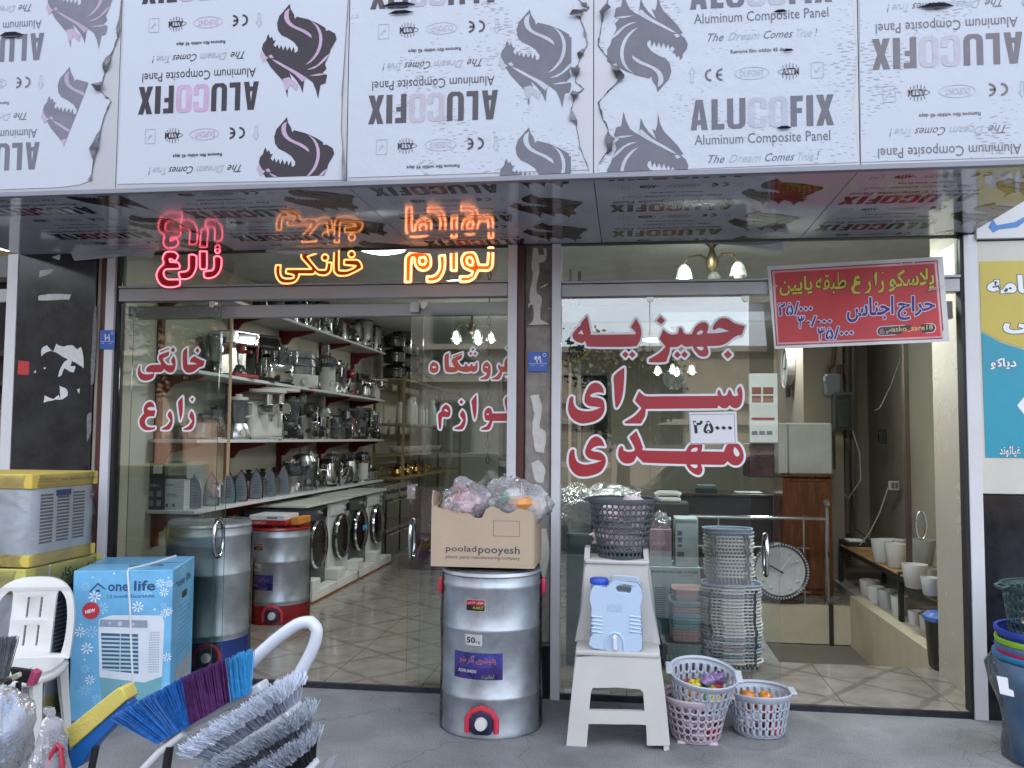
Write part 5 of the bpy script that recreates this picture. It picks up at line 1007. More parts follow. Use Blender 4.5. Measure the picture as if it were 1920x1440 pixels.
# things standing on the shop floor behind the left glass
galv = M('galvanised', (.5, .53, .58), .42, .7, var=.3, vs=4, bump=.2, bs=9)
wrap = glassy('plastic_wrap', (.95, .96, .97), 1.35, .1, bump=.6, bs=9, cover=.05, ccol=(.75, .78, .82))
dwrap = glassy('drum_wrap', (.97, .98, .98), 1.22, .12, bump=.6, bs=9)
def arcmap(vf, r, a0, off=.002):
    "wrap flat artwork (x = arc length from a0, y = height) round a drum"
    return [((r+off)*cos(a0+x/r), (r+off)*sin(a0+x/r), y) for x, y in vf[0]], vf[1]
def drum(lab, loc, r, h, basem=None, labels=True, knob_a=None, wrapm=True, lid=True, handles=False):
    t = thing('washing_drum', lab, 'washing tub', loc); zb = h*.2
    prof = [(r, 0), (r*1.01, .012), (r, .025)]
    def rib(z): return [(r, z-.014), (r*1.018, z-.006), (r*1.018, z+.006), (r, z+.014)]
    P = [(r*1.015, 0), (r*1.02, .012), (r*.995, .03)]+rib(zb*1.2)+rib(h*.665)+[(r, h-.07), (r*1.02, h-.06), (r*1.02, h-.045), (r, h-.035), (r, h-.004)]
    if basem: MB().lathe([(r*1.02, 0), (r*1.03, .015), (r*1.015, .03), (r*1.015, zb)], n=40).build('base', basem, t); P = [(r, zb)]+P[3:]
    MB().lathe(P, n=44).build('tub', galv, t)
    MB().lathe([(r*1.0, h-.003), (r*1.03, h+.004), (r*1.02, h+.02), (r*.9, h+.022), (r*.4, h+.03), (0, h+.03)], n=40).build('lid', redm if basem and lid else galv, t)
    A = -pi/2
    if labels:
        la = lambda vf, m_, nm, off=.002: MB().add(*arcmap(vf, r, A, off)).build(nm, m_, t, smooth=60)
        def lrect(x0, y0, x1, y1, k=8):
            return [(x0+(x1-x0)*i/k, y) for y in (y0, y1) for i in range(k+1)], [(i, i+1, k+2+i, k+1+i) for i in range(k)]
        s = r/.27
        la(lrect(-.145*s, h*.79, -.035*s, h*.865), M('label_white', (.7, .7, .72), .4), 'motor_label'); la(lrect(-.142*s, h*.828, -.038*s, h*.862), M('label_red', (.5, .02, .06), .4), 'motor_label', .0028); la(lrect(-.142*s, h*.793, -.038*s, h*.828), M('label_black', (.02, .02, .02), .4), 'motor_label', .0028)
        la(text(fa('موتور خارجی'), -.135*s, h*.834, .09*s, h*.024), vinyl_w, 'motor_lettering', .0034); la(text('AART', -.105*s, h*.804, .06*s, h*.018, bold=.02), M('label_yellow', (.6, .55, .05), .4), 'motor_lettering', .0034)
        la(lrect(-.145*s, h*.575, -.05*s, h*.645), M('label_white', (.7, .7, .72)), 'weight_label'); la(text('50', -.138*s, h*.59, .05*s, h*.038, bold=.03), inkb, 'weight_lettering', .0028); la(text('kg', -.085*s, h*.585, .025*s, h*.025), inkb, 'weight_lettering', .0028)
        la(lrect(-.22*s, h*.365, .06*s, h*.53), M('label_blue', (.06, .06, .32), .3, var=.6, vs=12), 'name_label'); la(lrect(-.22*s, h*.365, .06*s, h*.44), M('label_violet', (.05, .03, .2), .3, var=.5, vs=14), 'name_label', .0026)
        la(text(fa('پتوشوی آذر شو'), -.185*s, h*.452, .21*s, h*.062, bold=.03), vinyl_w, 'name_outline', .0032); la(text(fa('پتوشوی آذر شو'), -.185*s, h*.452, .21*s, h*.062, bold=.012), vinyl_r, 'name_lettering', .0038)
        la(text('AZAR SHOO', -.19*s, h*.405, .11*s, h*.02, bold=.03), vinyl_w, 'name_lettering', .0034); la(text(fa('گیربکسی دار'), -.055*s, h*.372, .07*s, h*.03), M('label_yellow', (.6, .55, .05)), 'name_lettering', .0034)
    if knob_a is not None:
        T = Matrix.Rotation(A+knob_a, 4, 'Z') @ Matrix.Translation((r, 0, h*.1)) @ Matrix.Rotation(pi/2, 4, 'Y')
        sc_ = r/.27; k_ = MB().lathe([(.06*sc_, -.01), (.06*sc_, .012), (.05*sc_, .016)], n=24, T=T, pw=5).build('switch_plate', M('switch_navy', (.02, .02, .06), .4), t); MB().lathe([(.035*sc_, .01), (.03*sc_, .04), (0, .042)], n=18, T=T).build('dial', wp, k_)
        kk = r*.045/.27*2
        arch = [(-.075*sc_, -.05*sc_), (-.075*sc_, .02*sc_), (-.05*sc_, .06*sc_), (0, .08*sc_), (.05*sc_, .06*sc_), (.075*sc_, .02*sc_), (.075*sc_, -.05*sc_)]
        a_ = A+knob_a; rr = r+.012
        MB().tube([((rr)*cos(a_+x/r), rr*sin(a_+x/r), h*.1+y) for x, y in arch], .016*sc_, 8).build('switch_guard', M('guard_red', (.5, .03, .06), .4), t)
    if handles:
        for s_ in (-1, 1): MB().box(-.013, .013, -.03, .03, h-.115, h-.03, .011, seg=2, T=Matrix.Translation((s_*(r+.016), -.02, 0))).build('handle', M('guard_red', (.5, .03, .06)), t)
    if wrapm:
        rnd = random.Random(3); W = MB(); n_ = 48; vs = []; Z = [0, .03, h*.2, h*.45, h*.7, h-.03, h+.035, h+.045]
        for z in Z:
            for i in range(n_):
                a = 2*pi*i/n_; q = r*(1.05+rnd.uniform(-.012, .022)) if z < h else r*(1.0 if z < h+.04 else .5); vs.append((q*cos(a), q*sin(a), z))
        W.add(vs, [(j*n_+i, j*n_+(i+1) % n_, (j+1)*n_+(i+1) % n_, (j+1)*n_+i) for j in range(len(Z)-1) for i in range(n_)]); W.build('plastic_wrap', dwrap, t, smooth=60)
    return t
q = at(497, 1172, Z=FZ); R_ = 58*mpp(q); drum('galvanised washing drum with red base and lid inside the shop', (q.x, q.y+R_, FZ), R_, at(497, 985, Y=q.y+R_).z-FZ-.02, M('base_red', (.32, .012, .018), .3, coat=.3), True, .22)
dz_ = at(497, 985, Y=q.y+R_).z+.015
q2 = Vector((q.x, q.y+R_, 0))
carton('thin_box', 'thin red and white boxed tray lying on the red drum lid', q2.x-.17, q2.x+.13, q2.y-.2, q2.y+.12, dz_+.005, dz_+.045, redm, [(text('TOPCO', .12, .35, .34, .4, shear=.3), wht, 'lettering')]); carton('thin_box', 'thin white box on top of the red tray box', q2.x-.17, q2.x+.12, q2.y-.2, q2.y+.1, dz_+.046, dz_+.085, cwh, [(sq(.5,.3,.3,.4), gp, 'printed_picture')]); carton('thin_box', 'thin orange box beside the red tray box', q2.x+.131, q2.x+.2, q2.y-.1, q2.y+.16, dz_+.005, dz_+.06, M('carton_orange', (.5, .2, .03), .5))
q = at(365, 1252, Z=FZ); R_ = 76*mpp(q); drum('galvanised washing drum in clear wrap behind the left glass door', (q.x, q.y+R_*.6, FZ), R_, .88, M('base_blue', (.02, .05, .25), .35), False, .45, True, False)
carton('brown_carton', 'brown printed carton between the two drums', at(441, 1100, Y=1.3).x, at(458, 1100, Y=1.3).x, 1.3, 1.9, FZ, at(450, 1050, Y=1.3).z, M('brown_carton', (.3, .19, .1), .8), [(joinvf(sq(.3,.45,.25,.12), sq(.65,.45,.25,.12), sq(.3,.3,.25,.1)), inkb, 'printed_picture')])
b = MB()
for i in range(26):
    z = 2.62-i*.055; b.tube([(.0+.012*cos(2*pi*j/10)*(1 if i % 2 else 0), .012*cos(2*pi*j/10)*(0 if i % 2 else 1), z+.03*sin(2*pi*j/10)) for j in range(10)], .004, 5, closed=True)
q = at(917, 600, Y=1.0); o = b.build('hanging_chain', M('chain_steel', (.12, .12, .12), .4, .7), origin=(0, 0, 0)); o.location = (q.x, q.y, .1); tag(o, 'dark steel chain hanging behind the right sidelight', 'chain')
# deep background of the left shop: framed dark cabinet and red goods seen through the right sidelight
t = thing('display_cabinet', 'tall dark glazed cabinet at the rear of the appliance shop', 'cabinet', (-.95, 6.4, FZ))
MB().box(-.75, .75, 0, .4, 0, 2.35, .01).build('case', M('cab_frame', (.12, .12, .11), .4), t); MB().box(-.7, -.01, -.012, 0, 1.2, 2.3).build('pane', dgl, t); MB().box(.01, .7, -.012, 0, 1.2, 2.3).build('pane', dgl, t); MB().box(-.74, .74, -.02, 0, 1.08, 1.16, .004).build('rail', M('rail_pale', (.35, .36, .32), .4), t)
t = thing('drawer_chest', 'glossy dark red drawer chest behind the right sidelight', 'chest', (at(808, 960, Y=4.4).x, 4.4, FZ)); MB().box(-.25, .25, 0, .5, 0, .86, .01).build('case', M('chest_red', (.06, .008, .012), .15, coat=.5), t)
for i in range(3): d = MB().box(-.23, .23, -.015, 0, .06+i*.27, .3+i*.27, .006).build('drawer', M('chest_red', (.06, .008, .012)), t); MB().cyl((0, -.03, .22+i*.27), (0, -.015, .22+i*.27), .015, n=10).build('handle', chrome, d)
# ------------------------------------------------------------------ homeware shop: column, meters, cabinet, fridge, railing
c0, c1 = at(1508, 850, Y=4.2).x, at(1582, 850, Y=4.2).x
wall('shop_column', 'brownish plaster column carrying the gas meter in the homeware shop', M('column_brown', (.3, .26, .21), .6, var=.06), (c0, c1, 4.2, 6.0, -.1, CEIL))
wall('shop_column', 'pale flat pilaster right of the gas meter column', beige, (c1+.3, c1+.75, 5.2, 6, -1.7, CEIL))
P = lambda x, y, Y: at(x, y, Y=Y)
def pbox(px0, py0, px1, py1, Y, d, bev=.004):
    a, b = P(px0, py1, Y), P(px1, py0, Y); return MB().box(a.x, b.x, Y, Y+d, a.z, b.z, bev)
def pthing(name, lab, cat, px_, py_, Y): q = P(px_, py_, Y); return thing(name, lab, cat, (q.x, q.y, q.z))
t = pthing('breaker_box', 'grey electricity meter box with glass front hanging on the column', 'meter box', 1582, 808, 4.05)
pbox(1565, 735, 1598, 806, 4.05, .14).build('case', M('meter_grey', (.09, .1, .11), .4), t, world=True); pbox(1573, 748, 1592, 800, 4.04, .008).build('meter', M('meter_pale', (.28, .32, .34), .3), t, world=True); pbox(1568, 740, 1596, 803, 4.025, .006, .001).build('cover', glassy('meter_cover', (.6, .65, .65), 1.5, .05), t, world=True)
t = pthing('gas_meter', 'small grey gas meter on brass pipes above the meter box', 'gas meter', 1561, 745, 4.1)
pbox(1547, 700, 1578, 742, 4.1, .1, .02).build('case', M('gas_grey', (.2, .23, .25), .4), t, world=True); pbox(1545, 706, 1549, 715, 4.1, .05).build('dial', wp, t, world=True)
pi_ = MB()
pi_.tube([P(1553, 700, 4.15), P(1553, 690, 4.15), P(1562, 684, 4.15), P(1566, 640, 4.15), P(1568, 560, 4.15)], .022, 8).tube([P(1572, 700, 4.15), P(1574, 686, 4.15), P(1585, 684, 4.15), P(1590, 720, 4.15)], .02, 8); pi_.build('pipe', M('pipe_brown', (.1, .06, .04), .5), t, world=True)
for i, (cc, pts) in enumerate((('white', [(1598,806),(1612,850),(1614,900),(1590,935),(1582,925)]), ('black', [(1580,810),(1592,850),(1598,930),(1602,990),(1628,1010)]), ('grey', [(1700,640),(1672,720),(1650,765),(1640,770)]), ('pale', [(1665,915),(1650,960),(1630,1000),(1612,1022)]))):
    b = MB().tube([P(x, y, 4.1 if i < 2 else 3.6) for x, y in smoothc(pts, 1)], .006, 6); tag(b.build('loose_cable', M('cable_'+cc, {'white': (.5, .5, .45), 'black': (.02, .02, .02), 'grey': (.2, .2, .2), 'pale': (.35, .33, .3)}[cc], .5)), '%s loose cable hanging on the homeware shop wall' % cc, 'cable')
tag(pbox(1648, 805, 1663, 832, 4.0, .03).build('wall_box', blk), 'small black box on the beige wall', 'wall box')
t = pthing('wall_socket', 'white double wall socket above the pot shelves', 'socket', 1676, 918, 3.9); pbox(1666, 902, 1686, 919, 3.9, .02).build('plate', wp, t, world=True); pbox(1672, 905, 1677, 916, 3.895, .006, .001).build('outlet', gp, t, world=True); pbox(1679, 905, 1684, 916, 3.895, .006, .001).build('outlet', gp, t, world=True)
b = MB()
for x in (1588, 1600): b.tube([P(x, 640, 4.3), P(x, 1000, 4.3)], .03, 8)
tag(b.build('conduit', M('conduit', (.14, .12, .1), .5)), 'vertical brown conduits beside the gas meter column', 'pipe')
# wall clock on the column's left side
q = at(1476, 690, X=c0-.05); t = thing('wall_clock', 'white rimmed wall clock seen edge on at the column', 'clock', (c0-.045, q.y, q.z)); T = Matrix.Rotation(-pi/2, 4, 'Y')
rc = 38*mpp(q)
MB().lathe([(rc, -.04), (rc*1.02, .0), (rc*.98, .04), (rc*.9, .03)], n=36, T=T, cap=False).build('rim', M('clock_rim', (.4, .4, .4), .3, .5), t); MB().lathe([(0, .02), (rc*.92, .02)], n=36, T=T, cap=False).build('face', M('clock_face', (.5, .55, .52), .15, coat=.6), t); MB().box(-.026, -.022, -.01, .01, 0, rc*.7).box(-.026, -.022, 0, rc*.5, -.01, .01).build('hand', blk, t)
MB().box(-.02, .02, -.05, .05, -rc-.1, -rc, .01).build('pendulum', blk, t)
# cabinet + fridge
YC = 3.5
a = P(1470, 1105, YC); b_ = P(1560, 893, YC)
t = thing('wooden_cabinet', 'brown varnished cabinet behind the stair railing', 'cabinet', (a.x, YC, FZ)); wood = M('varnished_wood', (.16, .055, .022), .25, var=.4, vs=3, stretch=(8, 8, 1), coat=.4)
MB().box(a.x, b_.x, YC, YC+.55, FZ, b_.z-.012, .015).build('carcass', wood, t, world=True); MB().box(a.x+.03, b_.x-.03, YC-.02, YC, FZ+.06, b_.z-.05, .008).build('door_panel', wood, t, world=True); MB().box(a.x-.015, b_.x+.015, YC-.03, YC+.57, b_.z-.011, b_.z+.012, .008).build('top_board', wood, t, world=True)
fz0 = b_.z+.013; fa_ = P(1459, 893, YC); fb_ = P(1560, 793, YC)
t = thing('small_fridge', 'small white fridge standing on the brown cabinet', 'fridge', ((fa_.x+fb_.x)/2, YC, fz0)); MB().box(fa_.x+.1, fb_.x, YC, YC+.5, fz0, fb_.z, .015).build('cabinet', M('fridge_white', (.5, .52, .5), .35), t, world=True)
MB().box(fa_.x, fa_.x+.095, YC-.002, YC+.5, fz0+.005, fb_.z-.003, .01).build('door', M('fridge_white', (.5, .52, .5)), t, world=True); MB().box(fb_.x, fb_.x+.04, YC+.05, YC+.4, fz0+.05, fb_.z-.08).build('condenser', blk, t, world=True)
# railing
RY = HY1+.06
rail = thing('stair_railing', 'chrome tube railing along the far side of the stairwell', 'railing', (P(1550, 1118, RY).x, RY, FZ))
xr = P(1550, 1000, RY).x; xl = P(1255, 1000, RY).x; ztop = P(1500, 972, RY).z
MB().cyl((xr, RY, FZ), (xr, RY, ztop+.1), .02, n=12).lathe([(0, .1), (.03, .12), (.03, .15), (0, .18)], (xr, RY, ztop), n=14).build('post', chrome, rail, world=True)
MB().cyl((xl, RY, FZ), (xl, RY, ztop+.08), .02, n=12).build('post', chrome, rail, world=True)
MB().cyl((xl, RY, ztop), (xr, RY, ztop), .018, n=12).build('handrail', chrome, rail, world=True)
for z in (.53, .33, .14): MB().cyl((xl, RY, z), (xr-.15, RY, z), .008, n=8).build('cross_bar', chrome, rail, world=True)
for x in (xr-.2, xr-.95, xr-1.3): MB().cyl((x, RY, FZ), (x, RY, ztop), .01, n=8).build('baluster', chrome, rail, world=True)
# big silver clock leaning on the railing
cc = P(1462, 1070, RY-.06); rc = 53*mpp(cc)
t = thing('round_clock', 'large round silver clock with raised numerals leaning by the stairwell', 'clock', (cc.x, cc.y, cc.z)); T = Matrix.Rotation(pi/2, 4, 'X') @ Matrix.Translation((0, 0, 0))
silver = M('clock_silver', (.62, .63, .65), .4, .25, var=.15)
MB().lathe([(rc, -.03), (rc*1.0, .02), (rc*.94, .045), (rc*.88, .03), (rc*.85, .02)], n=48, T=T, cap=False).build('rim', M('clock_dark_rim', (.12, .12, .14), .3, .8), t); MB().lathe([(rc*.86, .022), (rc*.3, .012), (0, .012)], n=48, T=T, cap=False).build('face', silver, t); MB().lathe([(0, -.028), (rc, -.028)], n=40, T=T, cap=False).build('back', blk, t)
d = MB()
for i in range(60):
    a = 2*pi*i/60; d.box(-.006, .006, -.05, -.04, rc*.91, rc*.97, T=Matrix.Rotation(a, 4, 'Y'))
d.build('rim_pattern', silver, t)
for s_, x, z in (('12', 0, .62), ('3', .64, 0), ('6', 0, -.64), ('9', -.64, 0)):
    hgt = rc*.2; vf = text(s_, rc*x-hgt*.5, rc*z-hgt*.5, hgt*(1 if len(s_) > 1 else .6), hgt, bold=.02)
    MB().flat(vf, frame((0, -.03, 0), (1, 0, 0), (0, 0, 1))).build('numeral', vinyl_w, t, smooth=0)
d = MB()
for i in (1, 2, 4, 5, 7, 8, 10, 11):
    a = 2*pi*i/12; d.lathe([(.018, 0), (0, .02)], (rc*.68*sin(a), 0, rc*.68*cos(a)), n=4, T=Matrix.Translation((0, -.025, 0)))
d.build('hour_stud', silver, t); MB().box(-.005, .005, -.036, -.034, -.03, rc*.6, T=Matrix.Rotation(radians(35), 4, 'Y')).build('hand', vinyl_w, t); MB().box(-.006, .006, -.04, -.038, -.03, rc*.62, T=Matrix.Rotation(radians(-62), 4, 'Y')).build('hand', blk, t)
# desk with papers behind the display
t = pthing('sales_desk', 'dark sales desk behind the window display', 'desk', 1330, 1000, 4.2); t.location.z = FZ
a, b_ = P(1235, 940, 4.2).x, P(1450, 940, 4.2).x; dz = P(1340, 925, 4.2).z
MB().box(a, b_, 4.2, 4.8, FZ, dz-.03, .01).build('front', M('desk_dark', (.03, .022, .02), .4), t, world=True); MB().box(a-.03, b_+.03, 4.15, 4.85, dz-.03, dz, .006).build('top', M('desk_top', (.06, .04, .035), .25), t, world=True)
carton('paper_sheet', 'loose white papers on the sales desk', P(1372, 0, 4.3).x, P(1420, 0, 4.3).x, 4.25, 4.5, dz+.001, dz+.012, paper, cat='paper'); carton('book', 'thick dark book lying on the sales desk', P(1300, 0, 4.3).x, P(1338, 0, 4.3).x, 4.25, 4.45, dz+.001, dz+.05, M('book_teal', (.04, .09, .09), .5), cat='book'); carton('book', 'thinner grey book on top of the dark book', P(1302, 0, 4.3).x, P(1336, 0, 4.3).x, 4.26, 4.44, dz+.051, dz+.08, M('book_grey', (.3, .3, .3), .5), cat='book')
# leaflets on a standing board behind the sliding door
a, b_ = P(1405, 830, 2.2), P(1458, 700, 2.2)
t = thing('leaflet_board', 'white board with brown printed leaflets behind the sliding glass door', 'board', ((a.x+b_.x)/2, 2.2, a.z)); MB().box(a.x, b_.x, 2.2, 2.23, a.z, b_.z, .003).build('board', cwh, t, world=True)
for x0, y0, x1, y1, c in ((1410,726,1427,738,0),(1431,726,1450,738,0),(1410,742,1427,754,0),(1431,742,1450,754,0),(1409,783,1452,787,1),(1410,808,1420,814,2),(1424,808,1434,814,2),(1438,808,1448,814,2)): pbox(x0, y0, x1, y1, 2.194, .004, 0).build('printed_picture', [M('leaf_brown', (.2, .07, .05), .5), M('leaf_red', (.3, .05, .05), .5), gp][c], t, world=True)
b = pbox(1405, 832, 1452, 895, 2.25, .4); tag(b.build('patterned_box', M('box_maroon', (.035, .012, .016), .3, var=.7, vs=14)), 'dark maroon patterned box under the leaflet board', 'box')
# dark round clock high behind the left of the lettered window
q = P(1068, 640, 1.6); t = thing('round_clock', 'dark round wall clock with gold rim at the left of the lettered window', 'clock', (q.x, q.y, q.z)); T = Matrix.Rotation(pi/2, 4, 'X'); rc = 42*mpp(q)
MB().lathe([(rc, -.02), (rc, .02), (rc*.9, .03)], n=40, T=T, cap=False).build('rim', M('rim_gold', (.25, .18, .06), .3, .6), t); MB().lathe([(0, .01), (rc*.92, .01)], n=40, T=T, cap=False).build('face', M('face_dark', (.01, .012, .014), .3), t)
d = MB()
for i in range(12): d.box(-.006, .006, -.02, -.014, rc*.72, rc*.86, T=Matrix.Rotation(2*pi*i/12, 4, 'Y'))
d.build('hour_mark', gold, t)
strip('pale_post', 'pale vertical post behind the lettered window', P(1066, 700, 2).x, P(1071, 700, 2).x, M('cream_edge', (.3, .26, .22)), 2.0, 2.03, FZ, 2.9)
strip('grey_post', 'grey green vertical post behind the lettered window', P(1083, 700, 2.1).x, P(1089, 700, 2.1).x, M('post_green', (.12, .15, .14), .5), 2.1, 2.13, FZ, 2.9)
# pot shelves
PX = 2.1
zu, zl = at(1690, 1080, X=PX).z, at(1690, 1190, X=PX).z
t = thing('pot_rack', 'black steel rack with wooden slats holding white plant pots', 'rack', (PX+.2, 2.2, .1)); bs = M('black_steel', (.02, .02, .022)); slat = M('pine_slat', (.33, .2, .09), .6, var=.25)
for z in (zu, zl):
    for x in (PX, PX+.4): MB().box(x, x+.03, 1.14, 4.0, z-.045, z-.006).build('side_rail', bs, t, world=True)
    b = MB()
    for i in range(19): b.box(PX-.002, PX+.432, 1.16+i*.149, 1.285+i*.149, z-.005, z+.008, .002)
    b.build('slat_deck', slat, t, world=True)
for y in (1.16, 2.05, 3.95):
    for x in (PX-.004, PX+.402): MB().box(x, x+.036, y, y+.036, .102, zu+.02).build('post', bs, t, world=True)
potm = [M('pot_white', (.6, .6, .6), .35, var=.04), M('pot_grey', (.42, .43, .44), .35, var=.04)]
def pot(lab, px_, py_, wpx, z, hk=1.0, m_=0, ribs=0):
    q = at(px_, py_, Z=z); r = wpx*mpp(q)/2; h = 2*r*hk; q.y += r*.8; q.x += r*.15
    t = thing('plant_pot', lab, 'plant pot', (q.x, q.y, z), group='white plant pots on the stair shelves'); n_ = 32
    b = MB(); vs = []; prof = [(.68, 0), (.75, .04), (.95, .75), (1.0, .97), (1.0, 1.0), (.94, 1.0), (.9, .7), (.6, .1), (0, .09)]
    for a_, zz in prof:
        for i in range(n_):
            w_ = 1+(.025*cos(i*2*pi/n_*ribs+zz*ribs*.3) if ribs and 0 < zz < .95 and a_ > .66 else 0); vs.append((r*a_*w_*cos(2*pi*i/n_), r*a_*w_*sin(2*pi*i/n_), h*zz))
    b.add(vs, [(j*n_+i, j*n_+(i+1) % n_, (j+1)*n_+(i+1) % n_, (j+1)*n_+i) for j in range(len(prof)-1) for i in range(n_)]+[tuple(range(n_-1, -1, -1))]); b.build('pot_body', potm[m_], t)
zp_ = lambda x, y: (1440+x/2.571, 860+y/2.571)
for lab, x, y, w_, z, hk, m_, rb in (('tall ribbed white pot at the far end of the upper shelf',557,505,105,'u',1.05,0,0),('white fluted pot second on the upper shelf',622,530,105,'u',1.1,0,14),('wide white pot behind the two on the upper shelf',600,470,125,'u',.6,0,0),('large twisted grey pot in the middle of the upper shelf',745,515,140,'u',.85,1,22),('white pot with a small dark mark on the upper shelf',716,630,120,'u',.95,0,0),('small white pot nearest on the upper shelf',790,664,90,'u',.95,0,0),('white pot half hidden behind the nearest upper pot',800,600,70,'u',.9,0,0),
   ('wide white pot at the far end of the lower shelf',495,705,95,'l',1.2,0,0),('ribbed white pot second on the lower shelf',523,745,82,'l',1.5,0,18),('plain grey pot third on the lower shelf',578,770,88,'l',1.5,1,0),('white pot fourth on the lower shelf by the black post',640,808,82,'l',1.7,0,0),('grey pot right of the black rack post',720,720,75,'l',1.0,1,0),('white pot fifth on the lower shelf',714,855,65,'l',1.8,0,0),('white pot nearest on the lower shelf',775,880,74,'l',1.6,0,0)):
    a, b_ = zp_(x, y); pot(lab, a, b_, w_/2.571, zu+.009 if z == 'u' else zl+.009, hk, m_, rb)
q = zp_(445, 420); o = at(*q, Z=zu+.02); carton('black_box', 'flat black box with white sheet at the far end of the upper shelf', PX+.02, PX+.38, o.y, o.y+.3, zu+.009, zu+.05, cbk); carton('white_sheet', 'white sheet lying on the flat black box', PX+.05, PX+.2, o.y+.02, o.y+.2, zu+.051, zu+.07, paper, cat='paper')
# black bin with blue lid
q = Vector((2.03, .8, 0))
t = thing('pedal_bin', 'black bin with blue lid beside the return wall', 'bin', (q.x, q.y+.12, FZ)); MB().lathe([(.07, 0), (.08, .01), (.1, .3), (.105, .31)], n=20, pw=4).build('body', blk, t); MB().lathe([(.11, .31), (.11, .335), (.08, .36), (0, .365)], n=20, pw=4).build('lid', M('lid_blue', (.06, .13, .4), .4), t)
strip('stair_post', 'thin dark steel post at the corner of the stairwell', P(1554, 1150, 3.0).x, P(1562, 1150, 3.0).x, M('black_steel', (.02, .02, .022)), 2.98, 3.02, -.9, FZ+.02)
b = MB(); rnd = random.Random(5)
for i in range(40):
    x = rnd.uniform(1.1, 1.8); b.tube([(x, 4.8, -1.6), (x+rnd.uniform(-.1, .1), 4.75, -1.6+rnd.uniform(.2, .6)), (x+rnd.uniform(-.25, .25), 4.7, -1.6+rnd.uniform(.4, .95))], [.008, .012, .002], 4)
tag(b.build('reed_ornament', M('reed_dark', (.05, .06, .05), .6)), 'dark reed shapes standing on the lower floor below the stairs', 'ornament')
wall('lower_wall', 'pale wall of the lower floor below the stair beam', stw, (HX0-.3, 3.2, 5.9, 6.0, -1.7, -.12))
# ================================================================== goods standing on the pavement
def slab(outer, holes, fr, d, m=0, B=None):
    "plate of thickness d with holes; outline in the frame's axes"
    o, ux, uy = fr; nn = ux.cross(uy).normalized()*d; B = B or MB()
    v, f = fill(outer, holes); a = [o+ux*p[0]+uy*p[1] for p in v]; k = len(a)
    fs = [tuple(q) for q in f]+[tuple(k+i for i in reversed(q)) for q in f]; s_ = 0
    for c in [outer, *holes]:
        n_ = len(c); fs += [(s_+i, s_+(i+1) % n_, k+s_+(i+1) % n_, k+s_+i) for i in range(n_)]; s_ += n_
    B.add(a+[q+nn for q in a], fs, m)
    return B
def bevel(o, w_, seg=2, ang=40):
    md = o.modifiers.new('bevel', 'BEVEL'); md.width = w_; md.segments = seg; md.limit_method = 'ANGLE'; md.angle_limit = radians(ang); return o
def weld(o):
    bm = bmesh.new(); bm.from_mesh(o.data); bmesh.ops.remove_doubles(bm, verts=bm.verts, dist=1e-5); bmesh.ops.recalc_face_normals(bm, faces=bm.faces); bm.to_mesh(o.data); bm.free(); return o
def hole_pts(kind, n=14):
    P_ = []
    for i in range(n):
        a = 2*pi*i/n; x, y = cos(a), sin(a)
        if kind == 'circ': P_.append((x*.74, y*.74))
        elif kind == 'bone': P_.append((x*(.36+.22*abs(y)**1.5)*1.1 if abs(y) < .97 else x*.5, y*.84))
        elif kind == 'heart': P_.append((x*.76, .66*y-.16*(1-abs(x)) if y > 0 else .78*y*(1-.15*abs(x))))
        elif kind == 'slot': P_.append((max(-.8, min(.8, x*1.3)), max(-.6, min(.6, y))))
    return P_
def perf(name, mat, parent, r0, r1, z0, z1, nth, nz, kind, th=.0028, sx=1, sy=1, pw=0, stag=False):
    hp = hole_pts(kind); M_ = len(hp); B = MB(); vs = []; fs = []
    def S(u, v):
        a = 2*pi*u/nth; r = r0+(r1-r0)*v/nz; x, y = cos(a), sin(a)
        if pw: q = (abs(x)**pw+abs(y)**pw)**(-1/pw); x *= q; y *= q
        return (r*x*sx, r*y*sy, z0+(z1-z0)*v/nz)
    for j in range(nz):
        for i in range(nth):
            off = .5 if stag and j % 2 else 0; b = len(vs)
            for k in range(M_):
                a = 2*pi*k/M_; x, y = cos(a), sin(a); q = max(abs(x), abs(y)); vs.append(S(i+off+.5+.5*x/q, j+.5+.5*y/q))
            for x, y in hp: vs.append(S(i+off+.5+.5*x, j+.5+.5*y))
            fs += [(b+k, b+(k+1) % M_, b+M_+(k+1) % M_, b+M_+k) for k in range(M_)]
    B.add(vs, fs); o = B.build(name, mat, parent, smooth=50)
    weld(o); md = o.modifiers.new('shell', 'SOLIDIFY'); md.thickness = th; md.offset = 0; return o
def blob(B, c, rx, ry, rz, seed, am=.25, m=0, n=14, k=9):
    "crumpled lump"
    rnd = random.Random(seed); ph = [(rnd.uniform(1, 5), rnd.uniform(1, 5), rnd.uniform(0, 6)) for _ in range(5)]; vs = []; fs = []
    for j in range(k+1):
        t_ = pi*j/k
        for i in range(n):
            a = 2*pi*i/n; d = 1+am*sum(sin(p_[0]*a+p_[1]*t_*2+p_[2]) for p_ in ph)/3+rnd.uniform(-am, am)*.25
            vs.append((c[0]+rx*d*sin(t_)*cos(a), c[1]+ry*d*sin(t_)*sin(a), c[2]+rz*d*cos(t_)))
    fs = [(j*n+i, j*n+(i+1) % n, (j+1)*n+(i+1) % n, (j+1)*n+i) for j in range(k) for i in range(n)]
    B.add(vs, fs, m); return B
bagm = glassy('thin_bag', (.9, .92, .95), 1.45, .1, bump=1.2, bs=14, cover=.28, ccol=(.75, .75, .8))
